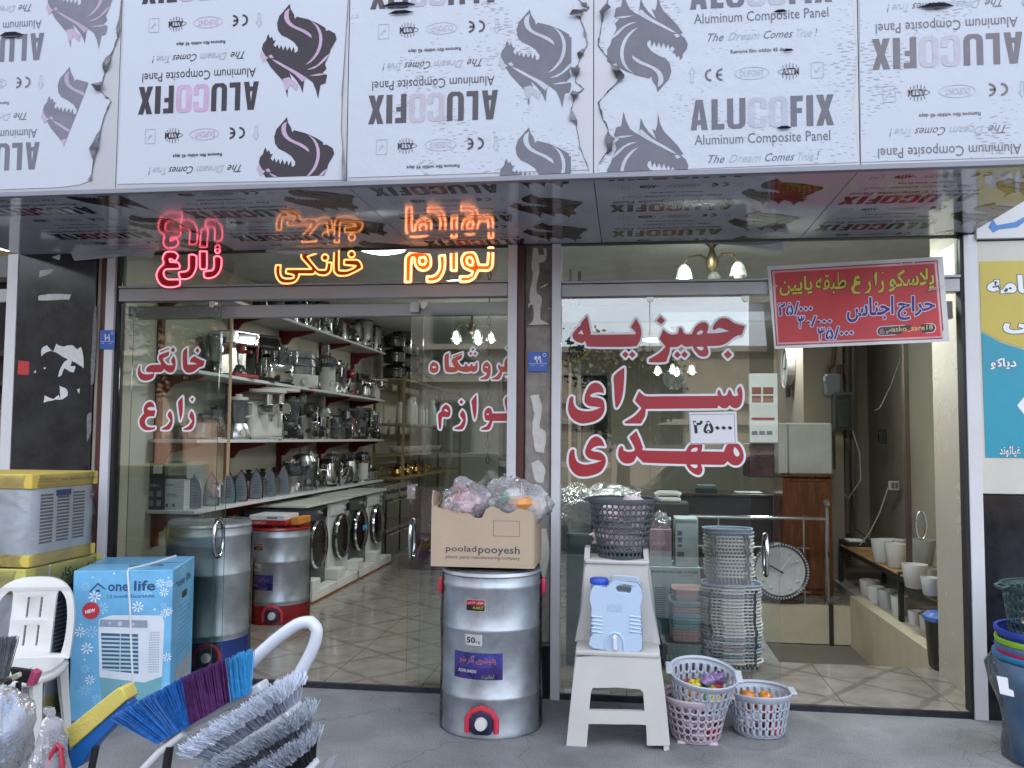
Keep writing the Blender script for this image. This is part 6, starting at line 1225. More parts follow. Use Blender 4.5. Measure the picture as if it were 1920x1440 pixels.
# ------------------------------------------------------------------ the drum with its carton
q = at(907, 1386, Z=0); R_ = 96*mpp(q); DC = Vector((q.x-.005, q.y+R_, 0)); H_ = at(907, 1066, Y=DC.y).z-.01
dr = drum('galvanised washing drum with red side handles standing on the pavement under a carton', (DC.x, DC.y, 0), R_, H_, None, True, .36*-.5, True, False, True); dr.rotation_euler.z = radians(9)
kraft = M('kraft_board', (.42, .33, .24), .8, var=.06, vs=4, bump=.15, bs=60); DT = H_+.046
yb = DC.y-R_*.78; a = at(808, 1066, Y=yb); b_ = at(1000, 1070, Y=yb); zt = at(900, 956, Y=yb).z
t = thing('open_carton', 'open kraft carton full of bagged plastic toys on the pavement drum', 'carton', ((a.x+b_.x)/2, yb+.18, DT)); wx = (b_.x-a.x)/2; hh = zt-DT
rnd = random.Random(2); top = [(-wx+2*wx*i/26, hh+(.012*sin(i*.9)+rnd.uniform(-.006, .008))-(.03 if 8 <= i <= 13 else 0)) for i in range(27)]
slab([(-wx, 0)]+[(wx, 0)]+top[::-1], [], frame((0, -.18, 0), (1, 0, 0), (0, 0, 1)), .006).build('front_panel', kraft, t)
slab([(-wx, 0), (wx, 0), (wx, hh), (-wx, hh)], [], frame((0, .18, 0), (1, 0, 0), (0, 0, 1)), .006).build('back_panel', kraft, t)
for s_ in (-1, 1): slab([(-.179, 0), (.174, 0), (.174, hh+.02), (.05, hh+.05), (-.06, hh+.02), (-.179, hh-.01)], [], frame((s_*(wx-.0035)+.003, 0, 0), (0, 1, 0), (0, 0, 1)), .006).build('side_panel', kraft, t)
slab([(-.02, 0), (.3, .0), (.24, .07), (.1, .09), (.05, .06)], [], frame((-wx+.002, -.17, hh), (0, 1, 0), (-.25, 0, 1)), .005).build('flap', kraft, t)
MB().box(-wx+.005, wx-.005, -.17, .17, .001, .008).build('bottom', kraft, t)
fr = frame((0, -.1868, 0), (1, 0, 0), (0, 0, 1)); px_ = 2*wx/1350
MB().flat(text('poolad', -wx+200*px_, .235*hh+.0, 405*px_, .098*hh*1.4, bold=.012), fr).build('lettering', M('kraft_ink', (.05, .05, .075), .7), t, smooth=0); MB().flat(text('pooyesh', -wx+630*px_, .21*hh, 545*px_, .12*hh*1.4, bold=.012), fr).build('lettering', M('kraft_ink', (.05, .05, .075)), t, smooth=0)
MB().flat(text('plastic parts manufacturing company', -wx+200*px_, .13*hh, 975*px_, .075*hh), fr).build('lettering', M('kraft_ink', (.05, .05, .075)), t, smooth=0)
x0, x1, z0, z1 = -wx+825*px_, -wx+1170*px_, .55*hh, .82*hh; MB().flat(fill([(x0, z0), (x1, z0), (x1, z1), (x0, z1)], [[(x0+.0018, z0+.0018), (x1-.0018, z0+.0018), (x1-.0018, z1-.0018), (x0+.0018, z1-.0018)]]), fr).build('printed_square', M('kraft_ink', (.05, .05, .075)), t, smooth=0)
# bagged toys: left bag pink, right bag pale with orange and green pieces
cx0 = (a.x+b_.x)/2
pk = M('toy_pink', (.5, .07, .12), .35); pkp = M('toy_pale_pink', (.6, .28, .32), .35); org = M('toy_orange', (.62, .26, .07), .35); grn = M('toy_green', (.06, .35, .14), .35)
t = thing('toy_bag', 'clear bag of pink plastic toys bulging from the left half of the carton', 'bag', (cx0-.11, yb+.15, zt-.03))
MB().lathe([(.07, 0), (.08, .1), (.06, .17), (.02, .19), (0, .19)], (-.02, .02, -.04), n=18).build('toy', pk, t)
T = Matrix.Translation((.035, -.07, .05)) @ Matrix.Rotation(radians(65), 4, 'X'); MB().lathe([(.05, -.05), (.058, .04), (.05, .045), (0, .045)], n=20, T=T).build('toy', pkp, t); MB().box(.02, .06, -.1, -.06, -.06, .03, .01).build('toy', org, t); MB().lathe([(.03, 0), (.05, .02), (.03, .09), (0, .1)], (.09, .0, -.05), n=14).build('toy', pk, t); MB().lathe([(.04, 0), (.05, .04), (.02, .1), (0, .1)], (-.1, 0, -.06), n=14).build('toy', pk, t)
blob(MB(), (0, .0, .03), .16, .14, .13, 4, .2, n=26, k=16).build('bag', bagm, t, smooth=60)
t = thing('toy_bag', 'clear bag with orange and green plastic toys bulging from the right half of the carton', 'bag', (cx0+.15, yb+.15, zt-.03))
b = MB(); b.lathe([(0, -.04), (.06, -.025), (.072, 0), (.06, .03), (0, .045)], (.04, -.06, .06), n=20).lathe([(0, -.03), (.03, -.01), (.03, .02), (0, .03)], (.115, -.05, .05), n=12); b.build('toy', org, t)
MB().box(.05, .13, -.03, .0, .1, .12, .01).build('toy', grn, t); MB().lathe([(.02, 0), (.035, .03), (.01, .07), (0, .07)], (-.06, -.03, .06), n=12).build('toy', grn, t); MB().lathe([(.03, 0), (.04, .04), (0, .06)], (-.13, .02, .03), n=12).build('toy', grn, t); blob(MB(), (.0, .03, .06), .08, .07, .07, 14, .2).build('toy', wp, t)
blob(MB(), (0, 0, .05), .17, .14, .13, 9, .22, n=26, k=16).build('bag', bagm, t, smooth=60)
# ------------------------------------------------------------------ step stool
YS = at(1150, 1403, Z=0).y; z7 = lambda x, y: (1040+x/2.667, 880+y/2.667)
def onp(pts, Y): return [(lambda q: (q.x, q.z))(at(*z7(*p), Y=Y)) for p in pts]
stm = M('stool_plastic', (.5, .49, .47), .45, var=.06, vs=3, bump=.08, bs=30)
o = at(1150, 1392, Y=YS); t = thing('step_stool', 'tall cream plastic two step stool holding a hamper and a water can', 'step stool', (o.x, YS, 0))
fo = onp([(58,1393),(72,1250),(90,1080),(105,960),(315,950),(525,943),(545,1080),(565,1260),(577,1393),(520,1394),(462,1393),(458,1310),(445,1292),(310,1290),(180,1288),(168,1300),(160,1393),(105,1394)], YS)
mn = min(p[1] for p in fo); fo = [(x-o.x, max(z-mn, 0) if z-mn > .012 else 0) for x, z in fo]
ho = [(x-o.x, z-mn) for x, z in onp([(180,1130),(190,1112),(310,1110),(430,1120),(443,1135),(450,1228),(310,1224),(172,1222)], YS)]
zst = max(p[1] for p in fo); xl, xr_ = [p[0] for p in fo if p[1] > zst-.05][0], [p[0] for p in fo if p[1] > zst-.05][-1]
def lean(o_, k): # lean a plate backward with height
    for v in o_.data.vertices: v.co.y += k*v.co.z
    return o_
bevel(lean(slab(smoothc(fo, 2), [ho], frame((0, .0, 0), (1, 0, 0), (0, 0, 1)), -.028).build('lower_front', stm, t), .1), .008)
D1, D2 = .23, .47     # depth of the lower step, of the foot print
for s_, xa_, xb_ in ((-1, fo[0][0], xl), (1, [p for p in fo if p[1] == 0][-1][0] if 0 else .27, xr_)):
    bx = fo[0][0] if s_ < 0 else max(p[0] for p in fo)
    sd = slab([(.0, 0), (.07, 0), (.09, zst*.78), (D2-.11, zst*.78), (D2-.07, 0), (D2, 0), (D2-.03, zst), (D2-.06, 2.05*zst), (D1+.03, 2.05*zst), (D1, zst), (.045, zst)], [], frame((0, 0, 0), (0, 1, 0), (0, 0, 1)), .024*1).build('side', stm, t)
    top_x = onp([(150, 470)], YS+.27)[0][0]-o.x if s_ < 0 else onp([(470, 470)], YS+.27)[0][0]-o.x
    for v in sd.data.vertices: f_ = min(1.2, v.co.z/zst); v.co.x = (bx+(( xl if s_ < 0 else xr_)-bx)*f_ if f_ <= 1 else 0)-(v.co.x*s_) if f_ <= 1 else ((xl if s_ < 0 else xr_)+(top_x-(xl if s_ < 0 else xr_))*(v.co.z-zst)/(1.05*zst))-v.co.x*s_
    
    for v in sd.data.vertices: v.co.y += .1*min(v.co.z, zst)*max(0, 1-v.co.y/D2)+.004
    bevel(sd, .006)
MB().box(xl-.004, xr_+.004, .035, D1+.03, zst-.024, zst+.004, .01, seg=2).build('lower_step', stm, t)
yt = YS+D1+.03
ut = [(x-o.x, z-mn) for x, z in onp([(110, 905), (130, 700), (150, 520), (152, 470), (310, 472), (468, 470), (472, 520), (498, 700), (520, 890)], yt)]
zt2 = max(p[1] for p in ut); ut = [(x, max(z, zst+.002)) for x, z in ut]
bevel(slab(ut, [], frame((0, D1+.03, 0), (1, 0, 0), (0, 0, 1)), -.025).build('upper_front', stm, t), .008)
x0, x1 = min(p[0] for p in ut if p[1] > zt2-.02), max(p[0] for p in ut if p[1] > zt2-.02)
MB().box(x0-.002, x1+.002, D1+.015, D1+.26, zt2-.02, zt2+.006, .012, seg=2).build('upper_step', stm, t)
for x in (-.11, .11): MB().tube([(x-.01, D1+.022, zst+.06), (x-.004, D1+.026, zst+.3)], [.012, .004], 8, sq=.5).build('rib', stm, t)
STX, STZ1, STZ2, STY = o.x, zst, zt2, YS
# jerrycan on the lower step
jm = M('can_plastic', (.44, .56, .72), .38, var=.03, bump=.08, bs=25); YJ = YS+.045; jo = at(1153, 1238, Y=YJ)
t = thing('water_can', 'pale blue plastic water can with dark blue cap on the lower stool step', 'water can', (jo.x, YJ, STZ1+.005))
jp = onp([(180,650),(200,630),(262,634),(282,608),(300,604),(415,612),(436,640),(441,690),(428,740),(432,770),(424,790),(436,806),(426,826),(438,846),(428,862),(441,885),(441,945),(425,960),(300,955),(195,944),(176,925),(176,890),(190,868),(180,850),(192,832),(180,814),(192,796),(180,776),(186,740),(176,700)], YJ)
jz = min(p[1] for p in jp); jp = [(x-jo.x, z-jz) for x, z in jp]
hp_ = [(x-jo.x, z-jz) for x, z in onp([(305,640),(320,628),(372,630),(384,642),(378,668),(315,662)], YJ)]
bevel(slab(jp, [hp_], frame((0, .16, 0), (1, 0, 0), (0, 0, 1)), .16).build('body', jm, t), .014, 3, 30)
jj = lambda x, y: (lambda q: (q[0]-jo.x, q[1]-jz))(onp([(x, y)], YJ)[0])
for s_ in (0, 1):
    for k in range(5):
        a1, a2 = jj(185+190*s_ if s_ else 185, 782+k*19+(0)), jj(240 if not s_ else 432, 790+k*19)
        MB().tube([(a1[0], -.002, a1[1]), (a2[0], .002, a2[1])], .005, 6).build('rib', jm, t)
c = jj(220, 632); MB().lathe([(.03, 0), (.045, .004), (.047, .01), (.047, .024), (.043, .032), (0, .034)], (c[0], .07, c[1]-.002), n=12).build('cap', M('cap_blue', (.02, .08, .5), .4), t)
q2_ = [jj(*p) for p in ((254,946),(258,905),(272,874),(298,864),(325,872),(342,900),(348,955))]; MB().tube([(x, -.001, z) for x, z in q2_], .006, 8).build('tap_arch', jm, t)
c = jj(300, 885); MB().tube([(c[0], .03, c[1]), (c[0], -.004, c[1]), (c[0], -.012, c[1]-.005), (c[0]+.002, -.012, jj(300, 945)[1])], .011, 10).build('tap', M('tap_white', (.66, .7, .76), .35), t)
c = jj(262, 760); d = jj(338, 725); MB().flat(text('KISE', c[0], c[1], d[0]-c[0], d[1]-c[1], bold=.02), frame((0, -.0012, 0), (1, 0, 0), (0, 0, 1))).build('emboss_shade', M('can_shade', (.36, .48, .66), .4), t, smooth=0)  # flat letters; shading of the raised name put into a darker blue
# hamper on the top
def hamper(lab, loc, r0, r1, h, mat, filler, kind='heart'):
    t = thing('laundry_hamper', lab, 'hamper', loc)
    perf('wall', mat, t, r0, r1*.985, .012, h-.02, 34, 9, kind)
    MB().lathe([(0, .002), (r0*.99, .002), (r0*1.01, .014)], n=40).build('floor', mat, t); MB().lathe([(r1*.97, h-.03), (r1*1.02, h-.026), (r1*1.05, h-.004), (r1*1.045, h), (r1*.985, h-.002)], n=44, cap=False).build('rim', mat, t)
    for s_ in (-1, 1): MB().tube([(s_*r1*1.0, -.05, h-.004), (s_*r1*1.12, -.045, h-.012), (s_*r1*1.14, 0, h-.014), (s_*r1*1.12, .045, h-.012), (s_*r1*1.0, .05, h-.004)], .008, 6).build('handle', mat, t)
    B = MB(); rnd = random.Random(6)
    for i in range(12): blob(B, (rnd.uniform(-.5, .5)*r1, rnd.uniform(-.5, .5)*r1, .06+h*.75*(i/12)), r1*.42, r1*.42, .05, i, .3)
    B.build('filling', filler, t, smooth=60); return t
hq = at(1166, 1056, Y=STY+D1+.06); rb = 45*mpp(hq); rt = 63*mpp(hq)
hamper('dark grey openwork hamper with heart shaped holes on the stool top', (hq.x, STY+D1+.135, STZ2+.006), rb, rt, at(1166, 935, Y=STY+D1+.13).z-STZ2, M('hamper_grey', (.075, .09, .1), .4, var=.08), M('wrapped_pink', (.7, .56, .6), .3, var=.2, vs=25, coat=.5))
# three openwork baskets
def basket(lab, px0, px1, pyr, pyb, Yf, mat, kind, h, tilt=(0, 0), nz=4, nth=26, fillc=None, z0=0, bowl=False):
    q = at((px0+px1)/2, pyr, Y=Yf); r1 = (px1-px0)/2*mpp(q); r0 = r1*(.78 if not bowl else .72)
    t = thing('openwork_basket', lab, 'basket', (q.x, Yf, z0)); t.rotation_euler = (tilt[0], tilt[1], 0)
    perf('wall', mat, t, r0, r1*.97, .015, h-.028, nth, nz, kind)
    MB().lathe([(0, .004), (r0*.96, .004), (r0*1.0, .018)], n=36).build('floor', mat, t)
    MB().lathe([(r1*.96, h-.034), (r1*.985, h-.03), (r1*1.05, h-.008), (r1*1.055, h), (r1*1.03, h+.004), (r1*.97, h-.006)], n=44, cap=False).build('rim', mat, t)
    for s_ in (-1, 1): MB().box(s_*r1*1.02-.018, s_*r1*1.02+.018, -.06, .06, h-.008, h+.004, .004).build('grip', mat, t)
    if bowl:
        for i in range(4): a_ = pi/4+pi/2*i; MB().box(r0*.9*cos(a_)-.025, r0*.9*cos(a_)+.025, r0*.9*sin(a_)-.025, r0*.9*sin(a_)+.025, -.02, .012, .008).build('foot', mat, t)
    if fillc:
        rnd = random.Random(int(px0))
        for k, (cc, top) in enumerate(fillc):
            B = MB()
            for i in range(7): blob(B, (rnd.uniform(-.6, .6)*r0, rnd.uniform(-.6, .6)*r0, .03+rnd.random()*h*top), .04, .04, .03, i+k*9, .35, n=9, k=6)
            B.build('packet', cc, t, smooth=60)
    return t
pk1 = [M('packet_red', (.45, .02, .03), .3, coat=.5, var=.4, vs=40), M('packet_yellow', (.6, .45, .03), .3, coat=.5, var=.3, vs=40), M('packet_green', (.05, .3, .1), .3, coat=.5, var=.3, vs=40), M('packet_purple', (.2, .12, .28), .3, coat=.5, var=.3, vs=40), M('packet_silver', (.6, .62, .66), .2, coat=.5, var=.3, vs=40), M('packet_orange', (.6, .2, .03), .3, coat=.5, var=.3, vs=40), M('packet_dark', (.08, .03, .05), .3, coat=.5, var=.3, vs=40)]
bgrey = M('basket_grey_blue', (.42, .46, .54), .4, var=.05); bpink = M('basket_pink', (.5, .41, .48), .4, var=.05)
gq = at(1305, 1400, Z=0); YB = gq.y+.13
basket('pale pink openwork basket with round holes under the tilted basket', 1243, 1366, 1300, 1400, YB, bpink, 'circ', at(1305, 1300, Y=YB).z, nz=5, nth=24, fillc=[(pk1[4], .6), (pk1[3], .5), (pk1[0], .5), (bagm, .7)], bowl=True)
basket('grey blue openwork basket tilted inside the pink basket', 1250, 1374, 1245, 1330, YB-.005, bgrey, 'bone', .195, (radians(12), radians(5)), 3, 26, [(pk1[1], .45), (pk1[0], .4), (pk1[2], .4), (pk1[3], .6), (pk1[5], .3)], at(1305, 1300, Y=YB).z-.07)
gq = at(1425, 1388, Z=0); YB2 = gq.y+.125
basket('grey blue openwork basket standing alone beside the pink basket', 1364, 1482, 1290, 1388, YB2, bgrey, 'bone', at(1423, 1292, Y=YB2).z, (0, 0), 4, 26, [(pk1[6], .5), (pk1[4], .6), (pk1[0], .5), (pk1[5], .75), (pk1[1], .4)])
# ------------------------------------------------------------------ coolers
def louvres(B, X, y0, y1, z0, z1, n_, m=0):
    for k in range(n_):
        z = z0+(z1-z0)*(k+.5)/n_; h = (z1-z0)/n_*.3; B.box(X, X+.002, y0, y1, z-h, z+h, 0, m)
cw = M('cooler_white', (.58, .62, .68), .4, var=.04); cyel = M('carton_yellow', (.6, .45, .09), .7, var=.08); slm = M('louvre_shade', (.17, .15, .15), .7, var=.15)
def cooler(lab, x1, y0, y1, z0, z1, wd, lower):
    t = thing('air_cooler', lab, 'air cooler', (x1-wd/2, (y0+y1)/2, z0)); h = z1-z0; L_ = y1-y0; hx = wd/2; hy = L_/2
    bt = h*.16
    MB().box(-hx+.012, hx-.012, -hy+.012, hy-.012, .01, h-.01, .02, seg=2).build('body', cw, t)
    for a_, b2, nm in ((0, bt*.8, 'bottom_tray'), (h-bt, h, 'top_tray')): MB().box(-hx, hx, -hy, hy, a_, b2, .004).build(nm, cyel if not lower or nm == 'bottom_tray' else M('carton_lime', (.5, .47, .12), .6), t)
    for a_, b2 in ((.16, .34), (.40, .58), (.64, .82)):
        B = MB(); louvres(B, hx-.0125, -hy+L_*a_, -hy+L_*b2, h*.22, h*.78, 15 if not lower else 20); B.build('louvre', slm, t)
    B = MB(); louvres(B, 0, 0, 1, 0, 1, 1) if 0 else None
    MB().box(hx-.0115, hx-.0095, -hy+L_*.38, -hy+L_*.6, h*.74, h*.81).build('badge', M('badge_navy', (.03, .05, .2), .4), t)
    fr = frame((hx+.0012, -hy, 0), (0, 1, 0), (0, 0, 1))
    if not lower: MB().flat(text(fa('مجهز به سیستم آبرسانی جدید'), L_*.42, h*.9, L_*.55, h*.055), fr).build('lettering', inkb, t, smooth=0); MB().flat(joinvf(text(fa('حفظ هوای پاک'), L_*.08, h*.93, L_*.28, h*.025), fill(rrect(L_*.08, h*.865, L_*.36, h*.915, .01), [rrect(L_*.083, h*.868, L_*.357, h*.912, .009)])), fr).build('lettering', inkb, t, smooth=0)
    else:
        MB().flat(text(fa('زیبا و پرکار'), L_*.42, h*.875, L_*.52, h*.085, bold=.03), fr).build('lettering', M('ink_green', (.02, .06, .03), .6), t, smooth=0)
        MB().box(hx-.0115, hx+.001, -hy+L_*.5, hy-.01, h*.72, h*.835).build('banner', M('badge_navy', (.03, .05, .2)), t); MB().flat(text(fa('مهر آذر'), L_*.54, h*.745, L_*.36, h*.07, bold=.02), frame((hx+.0024, -hy, 0), (0, 1, 0), (0, 0, 1))).build('lettering', M('ink_orange', (.6, .3, .1), .5), t, smooth=0)
    MB().tube([(hx+.004, -hy+L_*.27, 0), (hx+.006, -hy+L_*.27, h), (0, -hy+L_*.3, h+.006)], .006, 6).build('strap', wp, t) if lower else None
    rnd = random.Random(8); B = MB(); n_ = 40; vs = []
    for z in [k*h/7 for k in range(8)]:
        for i in range(n_):
            a_ = 2*pi*i/n_; x, y = cos(a_), sin(a_); q_ = (abs(x)**8+abs(y)**8)**(-1/8); g = rnd.uniform(.004, .022); vs.append((x*q_*(hx+g), y*q_*(hy+g), z+rnd.uniform(-.005, .005)))
    B.add(vs, [(j*n_+i, j*n_+(i+1) % n_, (j+1)*n_+(i+1) % n_, (j+1)*n_+i) for j in range(7) for i in range(n_)]); B.build('plastic_wrap', wrap, t, smooth=60)
    return t
cooler('larger wrapped white air cooler with lime top tray behind the plastic chair', -3.06, -.96, -.3, 0, .805, .7, True)
cooler('upper wrapped white air cooler with yellow trays stacked on the larger cooler', -3.06, -.94, -.37, .812, at(155, 882, Y=-.37).z, .55, False)
# cooler carton with snowflakes
p0, p1, pb = at(155, 1065, Z=.78), at(325, 1068, Z=.78), at(363, 1041, Z=.78)
W_, D_ = (p1-p0).length, (pb-p1).length*.93; rz_ = radians(16); bc = p1+Vector((-cos(rz_)*W_/2-sin(rz_)*D_/2, -sin(rz_)*W_/2+cos(rz_)*D_/2, 0))
t = thing('cooler_carton', 'light blue cooler carton printed with snowflakes beside the wrapped coolers', 'carton', (bc.x, bc.y, 0), rz_); sky_ = M('carton_sky', (.15, .43, .7), .45, var=.25, vs=2.4, coat=.3)
MB().box(-W_/2, W_/2, -D_/2, D_/2, 0, .78, .004).build('carton_body', sky_, t)
ff = frame((-W_/2, -D_/2-.0008, 0), (1, 0, 0), (0, 0, 1)); U = W_/800.; zz = lambda y: .78-(y-215)*U*1.02
def fx(x): return (x-18)*U*1.02
def flake(x, y, r):
    L_ = []
    for k in range(8):
        a_ = pi/4*k+.2; d = (cos(a_), sin(a_)); n_ = (-d[1], d[0]); L_.append(fill([(x+d[0]*r*.25-n_[0]*r*.06, y+d[1]*r*.25-n_[1]*r*.06), (x+d[0]*r-n_[0]*r*.15, y+d[1]*r-n_[1]*r*.15), (x+d[0]*r*1.05, y+d[1]*r*1.05), (x+d[0]*r+n_[0]*r*.15, y+d[1]*r+n_[1]*r*.15), (x+d[0]*r*.25+n_[0]*r*.06, y+d[1]*r*.25+n_[1]*r*.06)]))
    return L_
fl_a, fl_b = [], []
for x, y, r, w_ in ((190,425,48,1),(530,515,45,1),(85,710,42,1),(145,845,46,1),(175,1100,38,1),(705,325,36,1),(735,400,36,1),(775,935,36,1),(745,575,36,1),(775,330,30,1),(600,385,45,0),(250,520,50,0),(175,710,50,0),(115,340,36,0),(210,290,28,0),(135,1010,36,0),(140,1180,44,0),(240,1260,44,0),(735,510,26,0),(780,1180,44,0),(775,560,34,1)): (fl_a if w_ else fl_b).extend(flake(fx(x), zz(y), r*U))
for x, y, r in ((335,240,8),(170,268,7),(665,540,9),(90,650,6),(130,935,7),(765,280,7)): fl_a.append(ring(fx(x), zz(y), r*U, r*U, r*U*.99, 10))
MB().flat(joinvf(*fl_b), ff).build('snowflake', M('flake_pale', (.3, .55, .76), .45), t, smooth=0); MB().flat(joinvf(*fl_a), frame((-W_/2, -D_/2-.0014, 0), (1, 0, 0), (0, 0, 1))).build('snowflake', M('flake_white', (.72, .78, .84), .45), t, smooth=0)
navy = M('carton_navy', (.02, .06, .16), .5); f2 = frame((-W_/2, -D_/2-.002, 0), (1, 0, 0), (0, 0, 1)); f3 = frame((-W_/2, -D_/2-.0026, 0), (1, 0, 0), (0, 0, 1)); f4 = frame((-W_/2, -D_/2-.0032, 0), (1, 0, 0), (0, 0, 1))
MB().flat(joinvf(text('one', fx(290), zz(385), 165*U, 58*U, bold=.02), text('life', fx(495), zz(385), 172*U, 86*U, bold=.02), text('12 month Guarantee', fx(290), zz(440), 378*U, 28*U), fill([(fx(145), zz(385)), (fx(210), zz(312)), (fx(272), zz(362)), (fx(268), zz(372)), (fx(210), zz(328)), (fx(150), zz(395))]), fill([(fx(200), zz(390)), (fx(228), zz(390)), (fx(228), zz(370)), (fx(200), zz(370))])), f2).build('lettering', navy, t, smooth=0)
st_ = [(fx(165)+(75 if i % 2 else 66)*U*cos(2*pi*i/40), zz(540)+(75 if i % 2 else 66)*U*sin(2*pi*i/40)) for i in range(40)]
MB().flat(fill(st_), f2).build('new_badge', M('badge_red', (.45, .03, .05), .45), t, smooth=0)
vf = text('NEW', 0, 0, 80*U, 30*U, bold=.04); c_, s_ = cos(.22), sin(.22); MB().flat(([(fx(125)+x*c_-y*s_, zz(565)+x*s_+y*c_) for x, y in vf[0]], vf[1]), f3).build('badge_lettering', vinyl_w, t, smooth=0)
# printed picture of the cooler
pol = lambda c: [(fx(x), zz(y)) for x, y in c]
for nm, c, m_, f_ in (('picture', [(230,610),(330,580),(720,590),(745,640),(740,1090),(600,1135),(250,1080),(228,700)], M('pic_white', (.6, .65, .72), .45), f2), ('picture', [(255,1080),(600,1135),(740,1095),(730,1280),(640,1330),(280,1300)], M('pic_teal', (.16, .36, .42), .45), f2), ('picture', [(238,612),(610,628),(615,690),(232,672)], M('pic_grey', (.25, .29, .38), .45), f3), ('picture', [(250,722),(540,740),(555,1062),(270,1022)], M('pic_dark', (.03, .1, .16), .45), f3), ('picture', [(412,1150),(422,1150),(432,1285),(420,1285)], M('pic_dark', (.03, .1, .16)), f3)): MB().flat(fill(pol(c)), f_).build(nm, m_, t, smooth=0)
L_ = [fill(pol([(255+k*1.6, 745+k*33), (545+k*1.4, 762+k*33), (545+k*1.4, 776+k*33), (255+k*1.6, 760+k*33)])) for k in range(9)]+[ring(fx(x), zz(y), r*U, r*U, r*U*.98, 14) for x, y, r in ((315, 645, 10), (395, 650, 20), (500, 658, 12))]+[fill(pol([(398, 730), (406, 730), (412, 1040), (404, 1040)]))]
MB().flat(joinvf(*L_), f4).build('picture', M('pic_slat', (.42, .52, .6), .45), t, smooth=0)
L_ = [rect(fx(632+i*12), zz(735+j*20), fx(632+i*12+6), zz(735+j*20-10)) for i in range(7) for j in range(17)]; MB().flat(joinvf(*L_), f3).build('picture', M('pic_grey', (.25, .29, .38)), t, smooth=0)
fs_ = frame((W_/2+.001, -D_/2, 0), (0, 1, 0), (0, 0, 1)); MB().flat(joinvf(text('one life', D_*.22, .665, D_*.6, .05, bold=.01), fill([(D_*.1, .675), (D_*.16, .71), (D_*.21, .675), (D_*.16, .695)]), *[rect(D_*.3, .55-i*.026, D_*(.82 if i % 3 else .7), .553-i*.026) for i in range(11)]), fs_).build('lettering', navy, t, smooth=0)
MB().flat(fill(rrect(D_*.42, .585, D_*.66, .625, .012)), fs_).build('hand_hole', blk, t, smooth=0)
L_ = [rect(D_*.25, .02+i*.021, D_*.9, .036+i*.021) for i in range(10)]; MB().flat(joinvf(*L_), fs_).build('picture', M('pic_hatch', (.4, .38, .36), .6), t, smooth=0)
ft = frame((-W_/2, -D_/2, .7812), (1, 0, 0), (0, 1, 0)); MB().flat(joinvf(text('one life', W_*.46, D_*.25, W_*.36, D_*.2, bold=.01)), ft).build('lettering', navy, t, smooth=0); MB().flat(rect(.002, D_*.5, W_-.002, D_*.515), ft).build('flap_gap', blk, t, smooth=0)
sx_ = fx(450)-W_/2
MB().tube([(fx(540)-W_/2, -D_/2-.004, .02), (fx(500)-W_/2, -D_/2-.005, .3), (sx_+.01, -D_/2-.005, .62), (sx_-.005, -D_/2-.005, .77), (sx_-.003, -D_/2+.004, .786), (fx(560)-W_/2, -.06, .787), (fx(640)-W_/2, D_/2-.01, .785)], .0055, 6, sq=.5).build('strap', M('strap_white', (.62, .66, .7), .4), t)
# ------------------------------------------------------------------ plastic chair
chm = M('chair_plastic', (.6, .6, .59), .4, var=.08, vs=4)
cq = at(22, 1250, Y=-1.2); t = thing('plastic_chair', 'white plastic garden chair with slotted back in front of the coolers', 'chair', (cq.x, -1.2, 0), radians(14)); t.scale = (.9, .9, .9); SH = cq.z/.9
def bend(o_, k, lean_=0):
    for v in o_.data.vertices: v.co.y += -k*v.co.x**2+lean_*(v.co.z-SH)
    return o_
bo = smoothc([(-.235,0),(-.24,.12),(-.235,.24),(-.2,.35),(-.12,.415),(0,.43),(.12,.415),(.2,.35),(.235,.24),(.24,.12),(.235,0),(.2,0),(-.2,0)], 3)
hl = smoothc([(.115,.02),(.115,.2),(.118,.34),(.14,.355),(.175,.31),(.195,.22),(.195,.1),(.18,.02)], 3)
SL = [[(x-.006, z), (x+.006, z), (x+.006, z+.11), (x-.006, z+.11)] for x in (-.035, .035) for z in (.06, .21)]
b = slab(bo, [hl, [(-x, z) for x, z in hl][::-1], *SL], frame((0, .2, SH), (1, 0, 0), (0, 0, 1)), -.022).build('backrest', chm, t); bend(b, .9, .2); bevel(b, .006)
so_ = smoothc([(-.2,.2),(-.235,.05),(-.24,-.1),(-.2,-.22),(0,-.25),(.2,-.22),(.24,-.1),(.235,.05),(.2,.2)], 3)
sl_ = [[(x-.005, -.12), (x+.005, -.12), (x+.005, -.02), (x-.005, -.02)] for x in (-.12, -.04, .04, .12)]
bevel(slab(so_, sl_, frame((0, 0, SH-.012), (1, 0, 0), (0, 1, 0)), .018).build('seat', chm, t), .006)
rimp = [(x, y, SH-.03) for x, y in so_]; MB().tube(rimp, .022, 8, closed=True, sq=.9).build('seat_rim', chm, t, smooth=60)
for x, y in ((-.2, -.19), (.2, -.19), (-.19, .17), (.19, .17)):
    k = 1.18; MB().tube([(x, y, SH-.02), (x*1.06, y*1.06, SH*.6), (x*k, y*k, 0)], [.034, .03, .022], 4).build('leg', chm, t)
